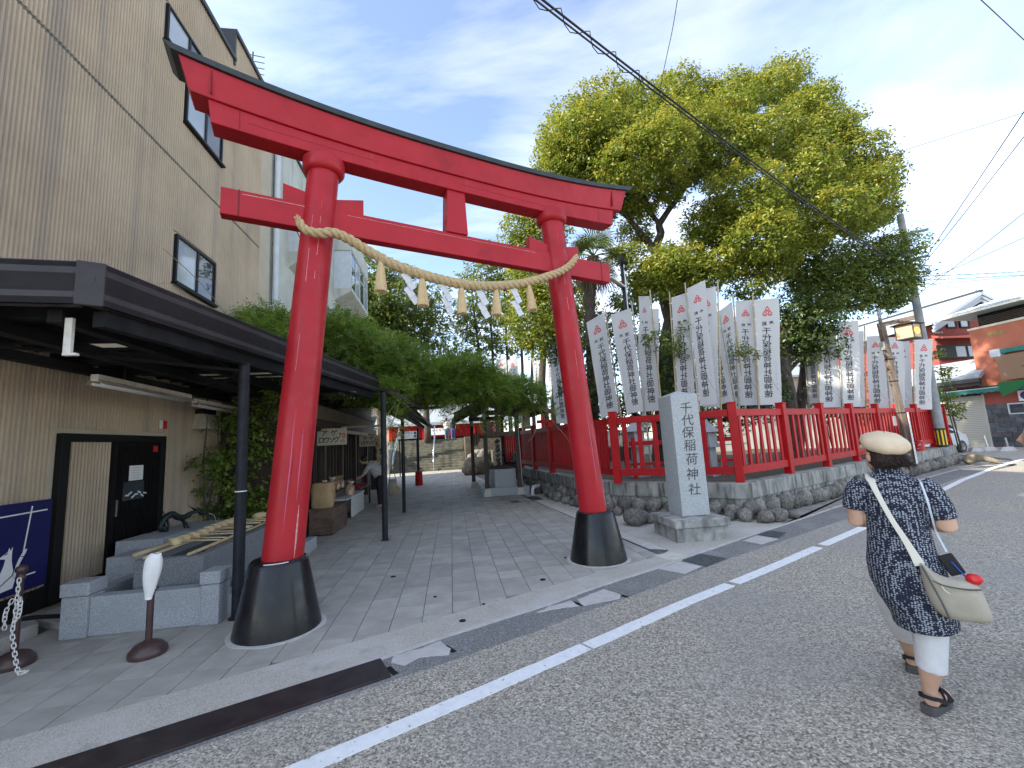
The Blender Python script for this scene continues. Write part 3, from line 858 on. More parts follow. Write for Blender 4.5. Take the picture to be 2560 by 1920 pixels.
# side ground right of the path, behind the kerb strip
sg = MB(PROT); sg.prism([(2.21, 12.1), (3.0, 6.1), (3.4, 9.0), (3.2, 33), (2.2, 33)], -0.05, -0.002); struct(sg.obj('side_strip', MT['concrete']))

# ================================================================== torii
TZ = math.atan2(0.462, 0.887)
torii = thing('torii_gate', 'large vermilion wooden torii with black feet spanning the shrine path', 'torii gate', (-0.66, 5.31, 0), TZ)
def sh(s): return -0.02 * s
def q_(s): return (abs(s) / 2.9) ** 2.5
def beam(name, smax_b, smax_t, zb, zt, yb, yt, m, n=36, bev=0.006, parent=torii):
    b = MB(); vv, ff = [], []
    for i in range(n + 1):
        k = -1 + 2 * i / n
        for (sm, zf, yh) in ((smax_b, zb, yb), (smax_t, zt, yt)):
            s = k * sm; z = zf(s) + sh(s)
            vv += [(s, -yh, z), (s, yh, z)]
    for i in range(n):
        o, p = 4 * i, 4 * i + 4
        ff += [(o, p, p + 2, o + 2), (o + 1, o + 3, p + 3, p + 1), (o, o + 1, p + 1, p), (o + 2, p + 2, p + 3, o + 3)]
    ff += [(0, 2, 3, 1), (4 * n, 4 * n + 1, 4 * n + 3, 4 * n + 2)]
    b.add(vv, ff)
    return b.obj(name, m, parent, bevel=bev, auto=30)
capb = lambda s: 5.40 + 0.21 * q_(s)
capt = lambda s: 5.475 + 0.22 * q_(s)
kasb = lambda s: 5.125 + 0.16 * q_(s)
shib = lambda s: 4.925 + 0.10 * q_(s)
lintel = beam('lintel', 2.80, 2.90, kasb, lambda s: capb(s) - 0.003, .145, .185, MT['torii'])
cap = MB(); vv, ff = [], []
n = 40
for i in range(n + 1):
    k = -1 + 2 * i / n
    for sm, y, z in ((2.96, -.215, 0), (3.02, -.22, .06), (3.04, 0, .115), (3.02, .22, .06), (2.96, .215, 0)):
        s = k * sm; vv.append((s, y, capb(s) + z + sh(s)))
for i in range(n):
    for j in range(5):
        j2 = (j + 1) % 5
        ff.append((5 * i + j, 5 * i + 5 + j, 5 * i + 5 + j2, 5 * i + j2))
ff += [tuple(range(5)), tuple(reversed(range(5 * n, 5 * n + 5)))]
cap.add(vv, ff); cap.obj('lintel_cap', MT['cap'], lintel, auto=25)
under = beam('under_lintel', 2.62, 2.65, shib, lambda s: kasb(s) - 0.003, .118, .122, MT['torii'])
tie = beam('tie_beam', 2.52, 2.52, lambda s: 4.06, lambda s: 4.35, .066, .066, MT['torii'])
# end boards and board seams as fine raised and sunk lines
seam = MB()
for s in (-2.62, 2.6):
    k = -1 if s < 0 else 1
    seam.box((s, -0.172, (kasb(s) + capb(s)) / 2 + sh(s)), (0.008, 0.03, .25))
    seam.box((s - k * 0.25, -0.1195, (kasb(s - k * .25) + shib(s - k * .25)) / 2 + sh(s)), (0.008, 0.006, .2))
    seam.box((2.36 * k, -0.066, 4.205 + sh(s)), (0.014, 0.006, .285))
seam.objs('board_seam', MT['torii_line'], lintel)
crk = MB()
def crack(pts, w, y):
    for a_, b_ in zip(pts[:-1], pts[1:]): crk.bar((a_[0], y, a_[1]), (b_[0], y, b_[1]), 0.004, w)
P = [(-2.3 + 0.09 * i, 5.04 + .1 * q_(-2.3 + .09 * i) + sh(-2.3 + .09 * i) + 0.006 * mnoise.noise((i * .7, 0, 0)) - 0.002 * i * .2) for i in range(16)]
crack(P, 0.005, -0.1195)
P = [(0.1 + 0.1 * i, 5.02 + sh(.1 * i) + 0.004 * mnoise.noise((i * .7, 3, 0))) for i in range(14)]
crack(P, 0.004, -0.1195)
crk.obj('board_crack', MT['torii_line'], lintel, kind='stuff')
crk = MB()
P = [(-2.33 + 0.075 * i, 4.31 + sh(-2.3) - 0.0012 * i * i * .15 + 0.004 * mnoise.noise((i * .9, 1, 0))) for i in range(10)]
crack(P, 0.006, -0.066)
P = [(-1.3 + 0.1 * i, 4.305 + sh(-1.3 + .1 * i) + 0.004 * mnoise.noise((i * .9, 7, 0))) for i in range(26)]
crack(P, 0.0035, -0.066)
crk.obj('board_crack', MT['torii_scar'], tie, kind='stuff')
def psx(z, k): return k * (1.905 + (1.54 - 1.905) * (z - .62) / (4.95 - .62))
for k in (-1, 1):
    b = MB()
    zs = [0.60 + (4.93 - 0.60) * i / 14 for i in range(15)]
    b.tube([(psx(z, k), 0, z) for z in zs], [0.188 - 0.022 * i / 14 for i in range(15)], 40)
    pil = b.obj('pillar', MT['torii'], torii, auto=40)
    # vertical drying cracks and repair scars
    for (an, z0, z1, w, mm) in ((-98, 0.9, 2.1, .010, 'torii_wear'), (-70, 1.2, 1.9, .012, 'torii_wear'), (-112, 2.3, 4.6, .004, 'torii_scar'), (-85, 3.3, 4.4, .004, 'torii_scar'), (-60, 0.66, 1.15, .018, 'torii_scar'), (-92, 1.3, 1.75, .006, 'torii_line')):
        c = MB(); pts = []
        for i in range(13):
            z = z0 + (z1 - z0) * i / 12; r = 0.187 - 0.022 * (z - .6) / 4.33
            aa = R(an + 2.2 * mnoise.noise((z * 3, k * 5, an)) + (8 if k > 0 else 0))
            pts.append((psx(z, k) + math.cos(aa) * r, math.sin(aa) * r, z))
        segs = [(i, i + 1) for i in range(12) if mm != 'torii_scar' or w > .01 or mnoise.noise((i * 1.7, an, k * 3)) > 0.05]
        for i, j in segs:
            tp = math.sin(math.pi * (i + 1) / 13)
            c.bar(pts[i], pts[j], w * tp, 0.003, up=(math.cos(R(an)), math.sin(R(an)), 0))
        if c.v: c.obj('drying_crack' if mm == 'torii_line' else 'paint_scar', MT[mm], pil, kind='stuff')
    b = MB()
    b.lathe([(0.165, 4.79), (0.200, 4.80), (0.222, 4.83), (0.226, 4.87), (0.226, 4.955), (0.215, 4.965), (0.16, 4.965)], 40, (psx(4.87, k), 0, 0))
    b.obj('collar', MT['torii'], torii, auto=40)
    b = MB()
    b.lathe([(0.388, -0.01), (0.385, 0.02), (0.262, 0.615), (0.255, 0.635), (0.24, 0.648), (0.18, 0.652)], 48, (1.935 * k, 0, 0))
    ft = b.obj('pillar_foot', MT['black_gloss'], torii, auto=35)
    if k < 0:
        b = MB()
        for i in range(16):
            aa = R(-118 + 3.0 * i); rr = 0.246 + 0.006 * mnoise.noise((i * .8, 2, 0))
            b.box((1.935 * k + rr * math.cos(aa), rr * math.sin(aa), 0.646), (0.018, 0.010 + 0.012 * abs(mnoise.noise((i * .9, 9, 0))), 0.006), rz=aa + math.pi / 2)
        b.obj('chipped_paint', MT['sign_white'], ft, kind='stuff')
    mo = MB(); P = []
    for i in range(40):
        aa = 2 * math.pi * i / 40; rr = 0.43 + 0.035 * mnoise.noise((math.cos(aa) * 2, math.sin(aa) * 2, k))
        P.append((1.935 * k + rr * math.cos(aa), rr * math.sin(aa)))
    mo.prism(P, 0.0, 0.006); mo.obj('mortar_ring', MT['cover'], ft)
    for (s0, s1) in ((1.96, 1.62), (1.12, 1.44)):
        b = MB(); h0, h1 = 4.545, 4.475
        vv = [(k * s0, y, z + sh(k * s0)) for y in (-.05, .05) for z in (4.353, h0)] + [(k * s1, y, z + sh(k * s1)) for y in (-.05, .05) for z in (4.353, h1)]
        b.add(vv, [(0, 1, 3, 2), (4, 6, 7, 5), (0, 4, 5, 1), (2, 3, 7, 6), (1, 5, 7, 3), (0, 2, 6, 4)])
        b.obj('wedge', MT['torii'], torii, bevel=0.004)
b = MB()
vv = []
for y in (-.09, .09):
    vv += [(-.115, y, 4.353), (.175, y, 4.35), (.15, y, 4.925), (-.09, y, 4.93)]
b.add(vv, [(0, 1, 2, 3), (7, 6, 5, 4), (0, 4, 5, 1), (1, 5, 6, 2), (2, 6, 7, 3), (3, 7, 4, 0)])
b.obj('strut', MT['torii'], torii, bevel=0.005)

# sacred rope with tassels and paper streamers
rope = thing('sacred_rope', 'thick twisted straw rope with tassels hung across the torii pillars', 'rope', (-0.66, 5.31, 0), TZ)
RP = [(-1.80, 4.06, -.26), (-1.755, 3.985, -.275), (-1.69, 3.955, -.285), (-1.58, 3.955, -.29), (-1.48, 3.985, -.285), (-1.32, 3.955, -.26), (-1.09, 3.845, -.25), (-.86, 3.745, -.25), (-.62, 3.68, -.25), (-.36, 3.635, -.25),
      (0, 3.60, -.25), (.43, 3.63, -.25), (.9, 3.735, -.25), (1.34, 3.905, -.255), (1.54, 4.01, -.25), (1.70, 4.14, -.235), (1.79, 4.25, -.22)]
def catmull(P, k=8):
    o = []
    for i in range(len(P) - 1):
        p0, p1, p2, p3 = (Vector(P[max(i - 1, 0)]), Vector(P[i]), Vector(P[i + 1]), Vector(P[min(i + 2, len(P) - 1)]))
        for j in range(k):
            t = j / k
            o.append(0.5 * ((2 * p1) + (-p0 + p2) * t + (2 * p0 - 5 * p1 + 4 * p2 - p3) * t * t + (-p0 + 3 * p1 - 3 * p2 + p3) * t ** 3))
    o.append(Vector(P[-1]))
    return o
cp = catmull([(a_, c, b_) for a_, b_, c in RP], 16)
Ls = [0]
for a_, b_ in zip(cp[:-1], cp[1:]): Ls.append(Ls[-1] + (b_ - a_).length)
for st in range(3):
    pts, rad = [], []
    for i, p in enumerate(cp):
        tpar = Ls[i] / Ls[-1]
        rr = 0.022 + 0.010 * math.sin(math.pi * min(1, max(0, tpar))) ** 0.7
        t = (cp[min(i + 1, len(cp) - 1)] - cp[max(i - 1, 0)]).normalized()
        s_ = t.cross(Vector((0, 1, 0))).normalized(); w = t.cross(s_)
        an = 2 * math.pi * (Ls[i] / 0.235 + st / 3)
        pts.append(p + (s_ * math.cos(an) + w * math.sin(an)) * rr * 0.98); rad.append(rr * 1.08)
    b = MB(); b.tube(pts, rad, 8); b.obj('strand', MT['rope'], rope, smooth=True)
b = MB()
for i in range(26):
    an = rnd.uniform(0, 6.28); q0 = Vector(cp[0]); 
    b.tube([q0 + Vector((math.cos(an), math.sin(an), 0)) * .012, q0 + Vector((math.cos(an) * .03 - .02, math.sin(an) * .03, rnd.uniform(.02, .07)))], 0.0035, 4)
b.obj('frayed_end', MT['straw'], rope, kind='stuff')
b = MB(); b.tube([(-1.73, -.22, 4.015), (-1.55, -.2, 4.045), (-1.48, -.23, 4.05), (-1.44, -.28, 3.99)], 0.006, 6); b.obj('tie_cord', mat('pink_cord', (.45, .16, .15), rough=.7), rope)
def tassel(s, z, tilt):
    b = MB()
    b.lathe([(0.012, 0.03), (0.030, 0.0), (0.026, -0.02), (0.034, -0.05), (0.046, -0.16), (0.058, -0.28), (0.063, -0.345), (0.050, -0.352), (0.02, -0.34)], 18)
    for i in range(40):
        an = rnd.uniform(0, 6.28); r0 = rnd.uniform(.9, 1.05)
        b.tube([(0.034 * r0 * math.cos(an), 0.034 * r0 * math.sin(an), -.05), (0.050 * r0 * math.cos(an), 0.050 * r0 * math.sin(an), -.2), (0.066 * r0 * math.cos(an), 0.066 * r0 * math.sin(an), -.345 - rnd.uniform(0, .02))], 0.0032, 4)
    o = b.obj('tassel', MT['straw'], rope, auto=50); o.location = (s, -.25, z); o.rotation_euler = (0, R(tilt), rnd.uniform(0, 3))
def zig(s, z, tilt):
    b = MB(); x = 0
    w = 0.075
    for i in range(4):
        x0 = (0, .034, .0, .034)[i]; zt, zb = -0.085 * i, -0.085 * (i + 1) - 0.012
        y = -0.006 * (i % 2)
        vv = [(x0 - w / 2 - .025, y, zt - .03), (x0 + w / 2 - .025, y, zt + .015), (x0 + w / 2 + .025, y - .02, zb - .005), (x0 - w / 2 + .025, y - .02, zb - .045)]
        vv2 = [(p[0], p[1] + 0.002, p[2]) for p in vv]
        b.add(vv + vv2, [(0, 1, 2, 3), (7, 6, 5, 4), (0, 4, 5, 1), (1, 5, 6, 2), (2, 6, 7, 3), (3, 7, 4, 0)])
    o = b.obj('paper_streamer', MT['paper'], rope); o.location = (s, -.25, z); o.rotation_euler = (0, R(tilt), R(rnd.uniform(-25, 25)))
for s, z, t in ((-.97, 3.745, 1), (-.50, 3.625, 1), (-.015, 3.575, 0), (.46, 3.60, -1), (.94, 3.715, -6)): tassel(s, z, t)
for s, z, t in ((-.70, 3.66, -12), (-.24, 3.585, -6), (.235, 3.57, -4), (.72, 3.645, -3)): zig(s, z, t)
# ================================================================== tan ribbed building (left)
UW = -4.55
tan = wpthing('tan_building', 'tall tan ribbed concrete building filling the left edge behind the torii', 'building', UW, 5.5)
b = MB(PROT)
b.bb(-15, UW - 0.03, 2.3, 9.4, 0, 10.5); b.bb(-15, UW - 0.031, 9.4, 11.55, 0, 11.2)
b.bb(-13, -7.6, 2.6, 11.3, 11.2, 16.0)  # unseen set-back roof block, added to lengthen the cast shade
b.obj('wall', MT['tan_plain'], tan)
WIN = [(7.70, 8.95, 4.64, 5.50), (7.78, 9.03, 7.69, 8.47), (7.16, 8.40, 8.72, 9.42)]
DOOR = (5.78, 7.64, 0.17, 2.04)
rb = MB(PROT)
pitch_ = 0.055
def rib(v, z0, z1):
    w0, w1 = 0.021, 0.011
    u0, u1 = UW - 0.032, UW + rnd.uniform(-0.002, 0.002)
    vv = [(u0, v - w0, z0), (u1, v - w1, z0), (u1, v + w1, z0), (u0, v + w0, z0), (u0, v - w0, z1), (u1, v - w1, z1), (u1, v + w1, z1), (u0, v + w0, z1)]
    rb.add(vv, [(0, 4, 5, 1), (1, 5, 6, 2), (2, 6, 7, 3), (4, 7, 6, 5), (0, 1, 2, 3)])
v = 2.33
while v < 10.92:
    top = 10.5 if v < 9.4 else 11.2
    cuts = [(6.735, 6.785)]
    for (a_, c_, z0, z1) in WIN:
        if a_ - .05 < v < c_ + .05: cuts.append((z0 - .06, z1 + .05))
    if DOOR[0] - .07 < v < DOOR[1] + .06: cuts.append((0, DOOR[3] + .06))
    cuts.sort(); z = 0.34
    for (z0, z1) in cuts:
        if z0 > z: rib(v, z, z0)
        z = max(z, z1)
    if z < top: rib(v, z, top)
    v += pitch_
rb.obj('wall_ribs', MT['tan'], tan, kind='stuff')
b = MB(PROT); b.bb(UW - .029, UW - 0.012, 10.93, 11.55, 0.3, 11.2); b.obj('plain_strip', MT['tan_plain'], tan)
b = MB(PROT); b.bb(UW - .028, UW - .020, 2.33, 11.55, 6.735, 6.785); b.obj('expansion_joint', MT['joint'], tan)
b = MB(PROT); b.bb(-15, UW + .05, 2.25, 9.42, 10.5, 10.60); b.bb(-15, UW + .05, 9.38, 11.6, 11.2, 11.30); b.bb(-15, UW + .03, 9.36, 9.42, 10.4, 11.2)
b.obj('roof_coping', MT['coping'], tan)
def window(parent, u, v0, v1, z0, z1, panes=(0.5,), fm='dark_frame', gms=('glass_pale', 'glass'), sill=True, depth=.05):
    fw = .045
    b = MB(PROT)
    b.bb(u, u + depth, v0, v0 + fw, z0, z1); b.bb(u, u + depth, v1 - fw, v1, z0, z1)
    b.bb(u + .001, u + depth - .001, v0 + fw, v1 - fw, z0, z0 + fw); b.bb(u + .001, u + depth - .001, v0 + fw, v1 - fw, z1 - fw, z1)
    edges = [0] + list(panes) + [1]
    for p in panes:
        vm = v0 + (v1 - v0) * p; b.bb(u + .008, u + depth - .008, vm - .03, vm + .03, z0 + fw, z1 - fw)
    w = b.obj('window', MT[fm], parent, label=None)
    for k in range(len(edges) - 1):
        a_, c_ = v0 + (v1 - v0) * edges[k] + fw * .6, v0 + (v1 - v0) * edges[k + 1] - fw * .6
        b = MB(PROT); b.bb(u + .012, u + .022 + .004 * k, a_, c_, z0 + fw * .8, z1 - fw * .8); b.obj('pane', MT[gms[k % len(gms)]], w)
    if sill:
        b = MB(PROT); b.bb(u - .02, u + depth + .05, v0 - .03, v1 + .03, z0 - .045, z0 - .002); b.obj('sill', MT[fm], w)
    return w
for w in WIN: window(tan, UW - .025, *w, panes=(0.52,))
# base trim, door
b = MB(PROT); b.bb(UW - .03, UW + .02, 2.33, 5.77, .11, .34); b.bb(UW - .03, UW + .02, 7.65, 11.5, .11, .34); b.obj('base_trim', MT['dark_frame'], tan)
b = MB(PROT)
b.bb(UW - .025, UW + .045, 5.78, 5.90, .11, 2.04); b.bb(UW - .025, UW + .045, 7.56, 7.66, .11, 2.04)
b.bb(UW - .025, UW + .044, 5.90, 7.56, 1.94, 2.04); b.bb(UW - .025, UW + .044, 5.90, 7.56, .11, .26)
dfr = b.obj('door_frame', MT['dark_frame'], tan, bevel=.004)
b = MB(PROT)
b.bb(UW - .03, UW - .01, 5.9, 6.60, .26, 1.94)
vv_ = 5.93
while vv_ < 6.58:
    b.bb(UW - .01, UW + .008, vv_ - .014, vv_ + .014, .26, 1.94); vv_ += .052
b.obj('ribbed_panel', MT['tan'], dfr)
b = MB(PROT)
b.bb(UW - .03, UW + .005, 6.66, 7.56, .26, 1.94); b.bb(UW - .02, UW + .03, 6.60, 6.68, .26, 1.94)
for k in range(18): b.bb(UW + .005, UW + .016, 6.72 + k * .047, 6.735 + k * .047, .3, 1.9)
dr = b.obj('door', MT['door'], dfr)
b = MB(PROT); b.box((UW + .03, 6.70, 1.05), (.02, .03, .22)); b.obj('handle', MT['stainless'], dr)
def poster(name, label, v0, v1, z0, z1, m, u=UW + .018, lines=None):
    b = MB(PROT); b.bb(u, u + .004, v0, v1, z0, z1)
    o = b.obj(name, MT[m]); tag(o, label, 'notice')
    if lines:
        c = MB(PROT)
        for k in range(lines):
            zz_ = z1 - (k + 1) * (z1 - z0) / (lines + 1)
            c.bb(u + .004, u + .005, v0 + .04, v1 - .04 - .05 * rnd.random(), zz_ - .004, zz_ + .004)
        c.obj('print', MT['ink_grey'], o)
    return o
poster('paper_notice', 'white paper notice taped high on the black sliding door', 6.92, 7.20, 1.40, 1.61, 'sign_white', lines=5)
po = poster('photo_poster', 'dark glossy photo poster below the paper notice on black door', 6.82, 7.23, 1.13, 1.385, 'glass')
c = MB(PROT)
for k in range(7):
    c.box((UW + .0235, 6.9 + .06 * k, 1.2 + .03 * math.sin(k * 2.1)), (.002, .07, .022), mat=Matrix.Rotation(R(30 * math.sin(k)), 4, 'X'))
c.obj('print', MT['pipe_grey'], po)
pl_ = poster('number_plate', 'small red and white plate on the ribbed wall above door', 7.52, 7.70, 2.16, 2.29, 'sign_white', u=UW + .01)
c = MB(PROT); c.bb(UW + .014, UW + .016, 7.60, 7.70, 2.16, 2.29); c.obj('red_half', MT['sign_red'], pl_)
b = MB(PROT); b.bb(UW + .016, UW + .022, 7.40, 7.50, 1.80, 1.89); tag(b.obj('door_sticker', MT['sign_red']), 'tiny red sticker on the top corner of the black door', 'sticker')
hood = wpthing('vent_hood', 'pale metal vent hood on the tan wall beside the strip lamp', 'vent hood', UW, 8.6)
b = MB(PROT)
b.add([(UW, 8.40, 2.18), (UW, 8.95, 2.18), (UW + .32, 8.35, 2.18), (UW + .32, 9.0, 2.18), (UW, 8.5, 2.46), (UW, 8.85, 2.46), (UW + .14, 8.5, 2.46), (UW + .14, 8.85, 2.46)],
      [(0, 2, 3, 1), (4, 5, 7, 6), (2, 6, 7, 3), (0, 4, 6, 2), (1, 3, 7, 5), (0, 1, 5, 4)])
b.obj('hood', MT['lampwhite'], hood); b = MB(PROT); b.bb(UW, UW + .16, 8.48, 8.87, 2.46, 2.54); b.obj('collar', MT['under'], hood)
# concrete step along the wall foot, with a hose
st = MB(PROT)
st.prism([(-4.16, 2.0), (-4.16, 5.24), (-4.55, 5.6), (-4.55, 2.0)], -0.02, .115)
st.prism([(-4.0, 5.3), (-4.0, 12.0), (-4.55, 12), (-4.55, 5.62)], -0.02, .06)
stp = struct(st.obj('wall_step', MT['concrete'], bevel=.01))
b = MB(PROT)
b.tube(catmull([(-4.5, 2.4, .13), (-4.42, 3.5, .135), (-4.40, 4.3, .14), (-4.32, 4.75, .19), (-4.2, 5.05, .21), (-4.05, 5.3, .14), (-3.95, 5.5, .05)], 6), .022, 8)
tag(b.obj('hose', MT['under'], smooth=True), 'dark garden hose lying on the step beside the granite curb', 'hose')
# blue board with white fox
bs_ = wpthing('blue_signboard', 'navy blue board with white crossing lines and a white fox leaning on the tan wall', 'signboard', -4.5, 5.0)
bu = UW + .07
b = MB(PROT); b.bb(bu, bu + .02, 3.6, 5.66, .39, 1.30); brd = b.obj('board', MT['blue_sign'], bs_, bevel=.003)
b = MB(PROT); uu = bu + .021
for (v0, z0, v1, z1) in ((3.6, 1.155, 5.60, 1.19), (5.42, 1.25, 5.36, .74), (3.6, .50, 5.18, .535), (5.36, .545, 5.52, .55)):
    b.bar((uu, v0, z0), (uu, v1, z1), .004, .014, up=(0, 0, 1) if abs(z1 - z0) < .3 else (0, 1, 0))
b.obj('white_line', MT['sign_white'], brd)
FX = [(-.02, 0), (.20, .02), (.22, .10), (.19, .22), (.16, .34), (.155, .42), (.16, .50), (.135, .455), (.12, .50), (.105, .455), (.03, .415), (-.01, .395), (.05, .385), (.085, .375), (.07, .30), (.03, .20), (.02, .10)]
FT = [(.19, .13), (.22, .13), (.26, .28), (.33, .40), (.345, .44), (.31, .44), (.25, .34), (.20, .22)]
for nm, poly in (('fox_body', FX), ('fox_tail', FT)):
    b = MB(PROT); V = [(bu + .021, 5.11 + p[0] * .85, .44 + p[1] * .85) for p in poly]
    V2 = [(p[0] + .003, p[1], p[2]) for p in V]; nn = len(V)
    b.add(V + V2, [tuple(range(nn, 2 * nn))] + [(i, (i + 1) % nn, (i + 1) % nn + nn, i + nn) for i in range(nn)])
    fo = b.obj(nm, MT['sign_white'], brd)
b = MB(PROT)
for (p, q) in (((.03, .07), (.18, .17)), ((.18, .17), (.205, .26)), ((.03, .07), (.02, .14)), ((.27, .365), (.335, .355)), ((.07, .43), (.10, .44))):
    b.bar((bu + .026, 5.11 + p[0] * .85, .44 + p[1] * .85), (bu + .026, 5.11 + q[0] * .85, .44 + q[1] * .85), .004, .008)
b.obj('fox_line', MT['blue_sign'], brd)
# unseen block row left of the view, added to shade the foreground road
nb = wpthing('shade_building', 'unseen grey building added beside the tan building to shade the street', 'building', -16, 4)
b = MB(PROT); b.prism([(-11.5, -1.6), (-15.2, -3.2), (-15.2, 1.9), (-11.5, 1.9)], 0, 15.5); b.prism([(-15.2, -3.2), (-48, -17.9), (-48, -9), (-15.2, 1.9)], 0, 15.5); b.obj('wall', MT['oldconc'], nb)
for k in range(7):
    for zz_ in (1.2, 4.6, 8.0, 11.2):
        q = -17 - 4.2 * k; b = MB(PROT); b.bar((q, -3.2 + (q + 15.2) * .448, zz_ + .8), (q - 1.9, -3.2 + (q - 1.9 + 15.2) * .448, zz_ + .8), .06, 1.6); b.obj('window', MT['glass'], nb)

# ================================================================== pale concrete building behind, with bay windows
cb = wpthing('concrete_building', 'weathered pale concrete building with projecting window bays behind the torii', 'building', -5, 16)
b = MB(PROT); b.bb(-15, -5.0, 11.62, 23.6, 0, 11.75); b.obj('wall', MT['oldconc'], cb)
b = MB(PROT); b.bb(-15.1, -4.93, 11.60, 23.7, 11.75, 11.83); b.obj('roof_edge', MT['coping'], cb)
def bay(v0, v1, z0, z1, d, n):
    b = MB(PROT)
    b.add([(-5, v0, z0 - .55), (-5, v1, z0 - .55), (-5 + d, v1, z0 - .12), (-5 + d, v0, z0 - .12), (-5, v0, z0), (-5, v1, z0), (-5 + d, v1, z0), (-5 + d, v0, z0)],
          [(0, 3, 2, 1), (4, 5, 6, 7), (3, 7, 6, 2), (0, 4, 7, 3), (1, 2, 6, 5)])
    ba = b.obj('window_bay', MT['oldconc'], cb)
    b = MB(PROT); b.bb(-5, -5 + d + .03, v0 - .05, v1 + .05, z1 + .001, z1 + .9 if z1 > 10 else z1 + .2); b.obj('bay_head', MT['oldconc'], ba)
    m = MB(PROT)
    for k in range(n + 1):
        vv_ = v0 + (v1 - v0) * k / n; m.bb(-5 + d - .06, -5 + d, vv_ - .03, vv_ + .03, z0, z1)
    m.bb(-5 + d - .055, -5 + d - .005, v0, v1, z0, z0 + .06); m.bb(-5 + d - .055, -5 + d - .005, v0, v1, z1 - .06, z1); m.bb(-5 + d - .054, -5 + d - .006, v0, v1, z0 + (z1 - z0) * .62, z0 + (z1 - z0) * .62 + .05)
    m.bb(-5, -5 + d, v0 - .0, v0 + .05, z0, z1)
    m.obj('frame', MT['pipe_grey'], ba)
    for k in range(n):
        p = MB(PROT); p.bb(-5 + d - .035, -5 + d - .02, v0 + (v1 - v0) * k / n + .03, v0 + (v1 - v0) * (k + 1) / n - .03, z0 + .06, z1 - .06); p.obj('pane', MT['glass_pale' if k % 2 else 'glass'], ba)
    p = MB(PROT); p.bb(-5 + .05, -5 + d - .05, v0 + .01, v0 + .02, z0 + .06, z1 - .06); p.obj('pane', MT['glass_pale'], ba)
bay(14.1, 15.6, 8.15, 9.25, .55, 2)
bay(19.6, 23.5, 8.95, 10.75, .75, 4)
b = MB(PROT); b.bb(-5, -4.8, 13.0, 13.9, 4.0, 5.4); b.obj('meter_box', MT['grey_frame'], cb)
dp = MB(PROT); dp.tube([(-4.47, 11.72, .1), (-4.47, 11.72, 11.2)], .075, 12)
for zz_ in (3, 5.5, 8, 10): dp.box((-4.5, 11.72, zz_), (.16, .2, .05))
tag(dp.obj('downpipe', MT['pipe_grey'], auto=40), 'pale vertical downpipe on the corner between tan and concrete buildings', 'downpipe')
op = MB(PROT); op.tube([(-4.9, 12.75, 3), (-4.9, 12.75, 11.6)], .07, 10); tag(op.obj('old_pipe', mat('peeling_pipe', (.35, .35, .33), (.12, .07, .06), scale=9, rough=.9, stretch=(1, 1, .4)), auto=40), 'peeling old vertical pipe on the pale concrete wall', 'pipe')
cbw = MB(PROT); cbw.tube(catmull([(-4.85, 12.45, 10.2), (-4.82, 12.5, 8), (-4.8, 12.55, 6.5), (-4.78, 12.7, 5), (-4.8, 12.9, 3.4)], 6), .018, 6)
cbw.tube(catmull([(-4.85, 12.9, 9.3), (-4.5, 14.0, 8.3), (-4.3, 15.5, 7.5)], 6), .014, 6)
tag(cbw.obj('wall_cable', MT['wire'], smooth=True), 'black cable running down the pale concrete wall', 'cable')
an = wpthing('roof_antenna', 'thin television antenna on the roof edge of the tan building', 'antenna', -5.0, 11.2, 11.2)
b = MB(PROT); b.tube([(-5.0, 11.25, 11.2), (-5.0, 11.3, 12.6)], .02, 6); b.obj('mast', MT['grey_frame'], an)
b = MB(PROT)
for k in range(6): b.tube([(-5.25, 11.25, 11.6 + k * .18), (-4.72, 11.35, 11.6 + k * .18)], .011, 5)
b.objs('element', MT['grey_frame'], an)

# ================================================================== canopy (carport roof) with fascia, posts and beams
can = wpthing('canopy', 'low dark canopy with ribbed brown black fascia in front of tan wall', 'canopy', -3, 6)
FC, FE = (-2.46, 3.40), (-1.42, 8.95)
CL, CH = (-2.60, 3.33), (-7.2, 2.82)
def fascia(p, q, name='fascia'):
    b = MB(PROT)
    p, q = Vector((*p, 0)), Vector((*q, 0)); t = (q - p).normalized(); n = Vector((t.y, -t.x, 0))
    for (z0, z1, d) in ((2.785, 3.095, .026), (2.785, 2.835, .032), (2.872, 3.012, .031), (3.052, 3.10, .034)):
        a_ = p + Vector((0, 0, (z0 + z1) / 2)); c_ = q + Vector((0, 0, (z0 + z1) / 2))
        b.bar(a_ - n * d / 2, c_ - n * d / 2, d, z1 - z0)
    b.bar(p + n * -.05 + Vector((0, 0, 2.79)), q + n * -.05 + Vector((0, 0, 2.79)), .10, .01)
    return b.obj(name, MT['fascia'], can, bevel=.003)
fascia(FC, FE); fascia(CH, CL)
b = MB(PROT); b.bar((*CL, 2.94), (*FC, 2.94), .036, .325); b.obj('corner_trim', MT['fascia'], can, bevel=.006)
def uf(v): return FC[0] + (FE[0] - FC[0]) * (v - FC[1]) / (FE[1] - FC[1])
b = MB(PROT)
openings = [(4.55, 5.55, -4.15, -2.95), (6.35, 8.25, -4.25, -2.75), (8.9, 9.6, -4.2, -2.9)]
lo_ = 2.96
edges = [3.36, 4.55, 5.55, 6.35, 8.25, 8.9]
def roofpoly(v0, v1, ua0, ua1, ub0, ub1):
    b.prism([(ua0, v0), (ub0, v0), (ub1, v1), (ua1, v1)], lo_, lo_ + .03)
for v0, v1 in zip(edges[:-1], edges[1:]):
    op_ = [o_ for o_ in openings if abs(o_[0] - v0) < .01]
    if op_:
        _, _, x0, x1 = op_[0]
        roofpoly(v0, v1, UW, UW, x0, x0); roofpoly(v0, v1, x1, x1, uf(v0) - .03, uf(v1) - .03)
    else: roofpoly(v0, v1, UW, UW, uf(v0) - .03, uf(v1) - .03)
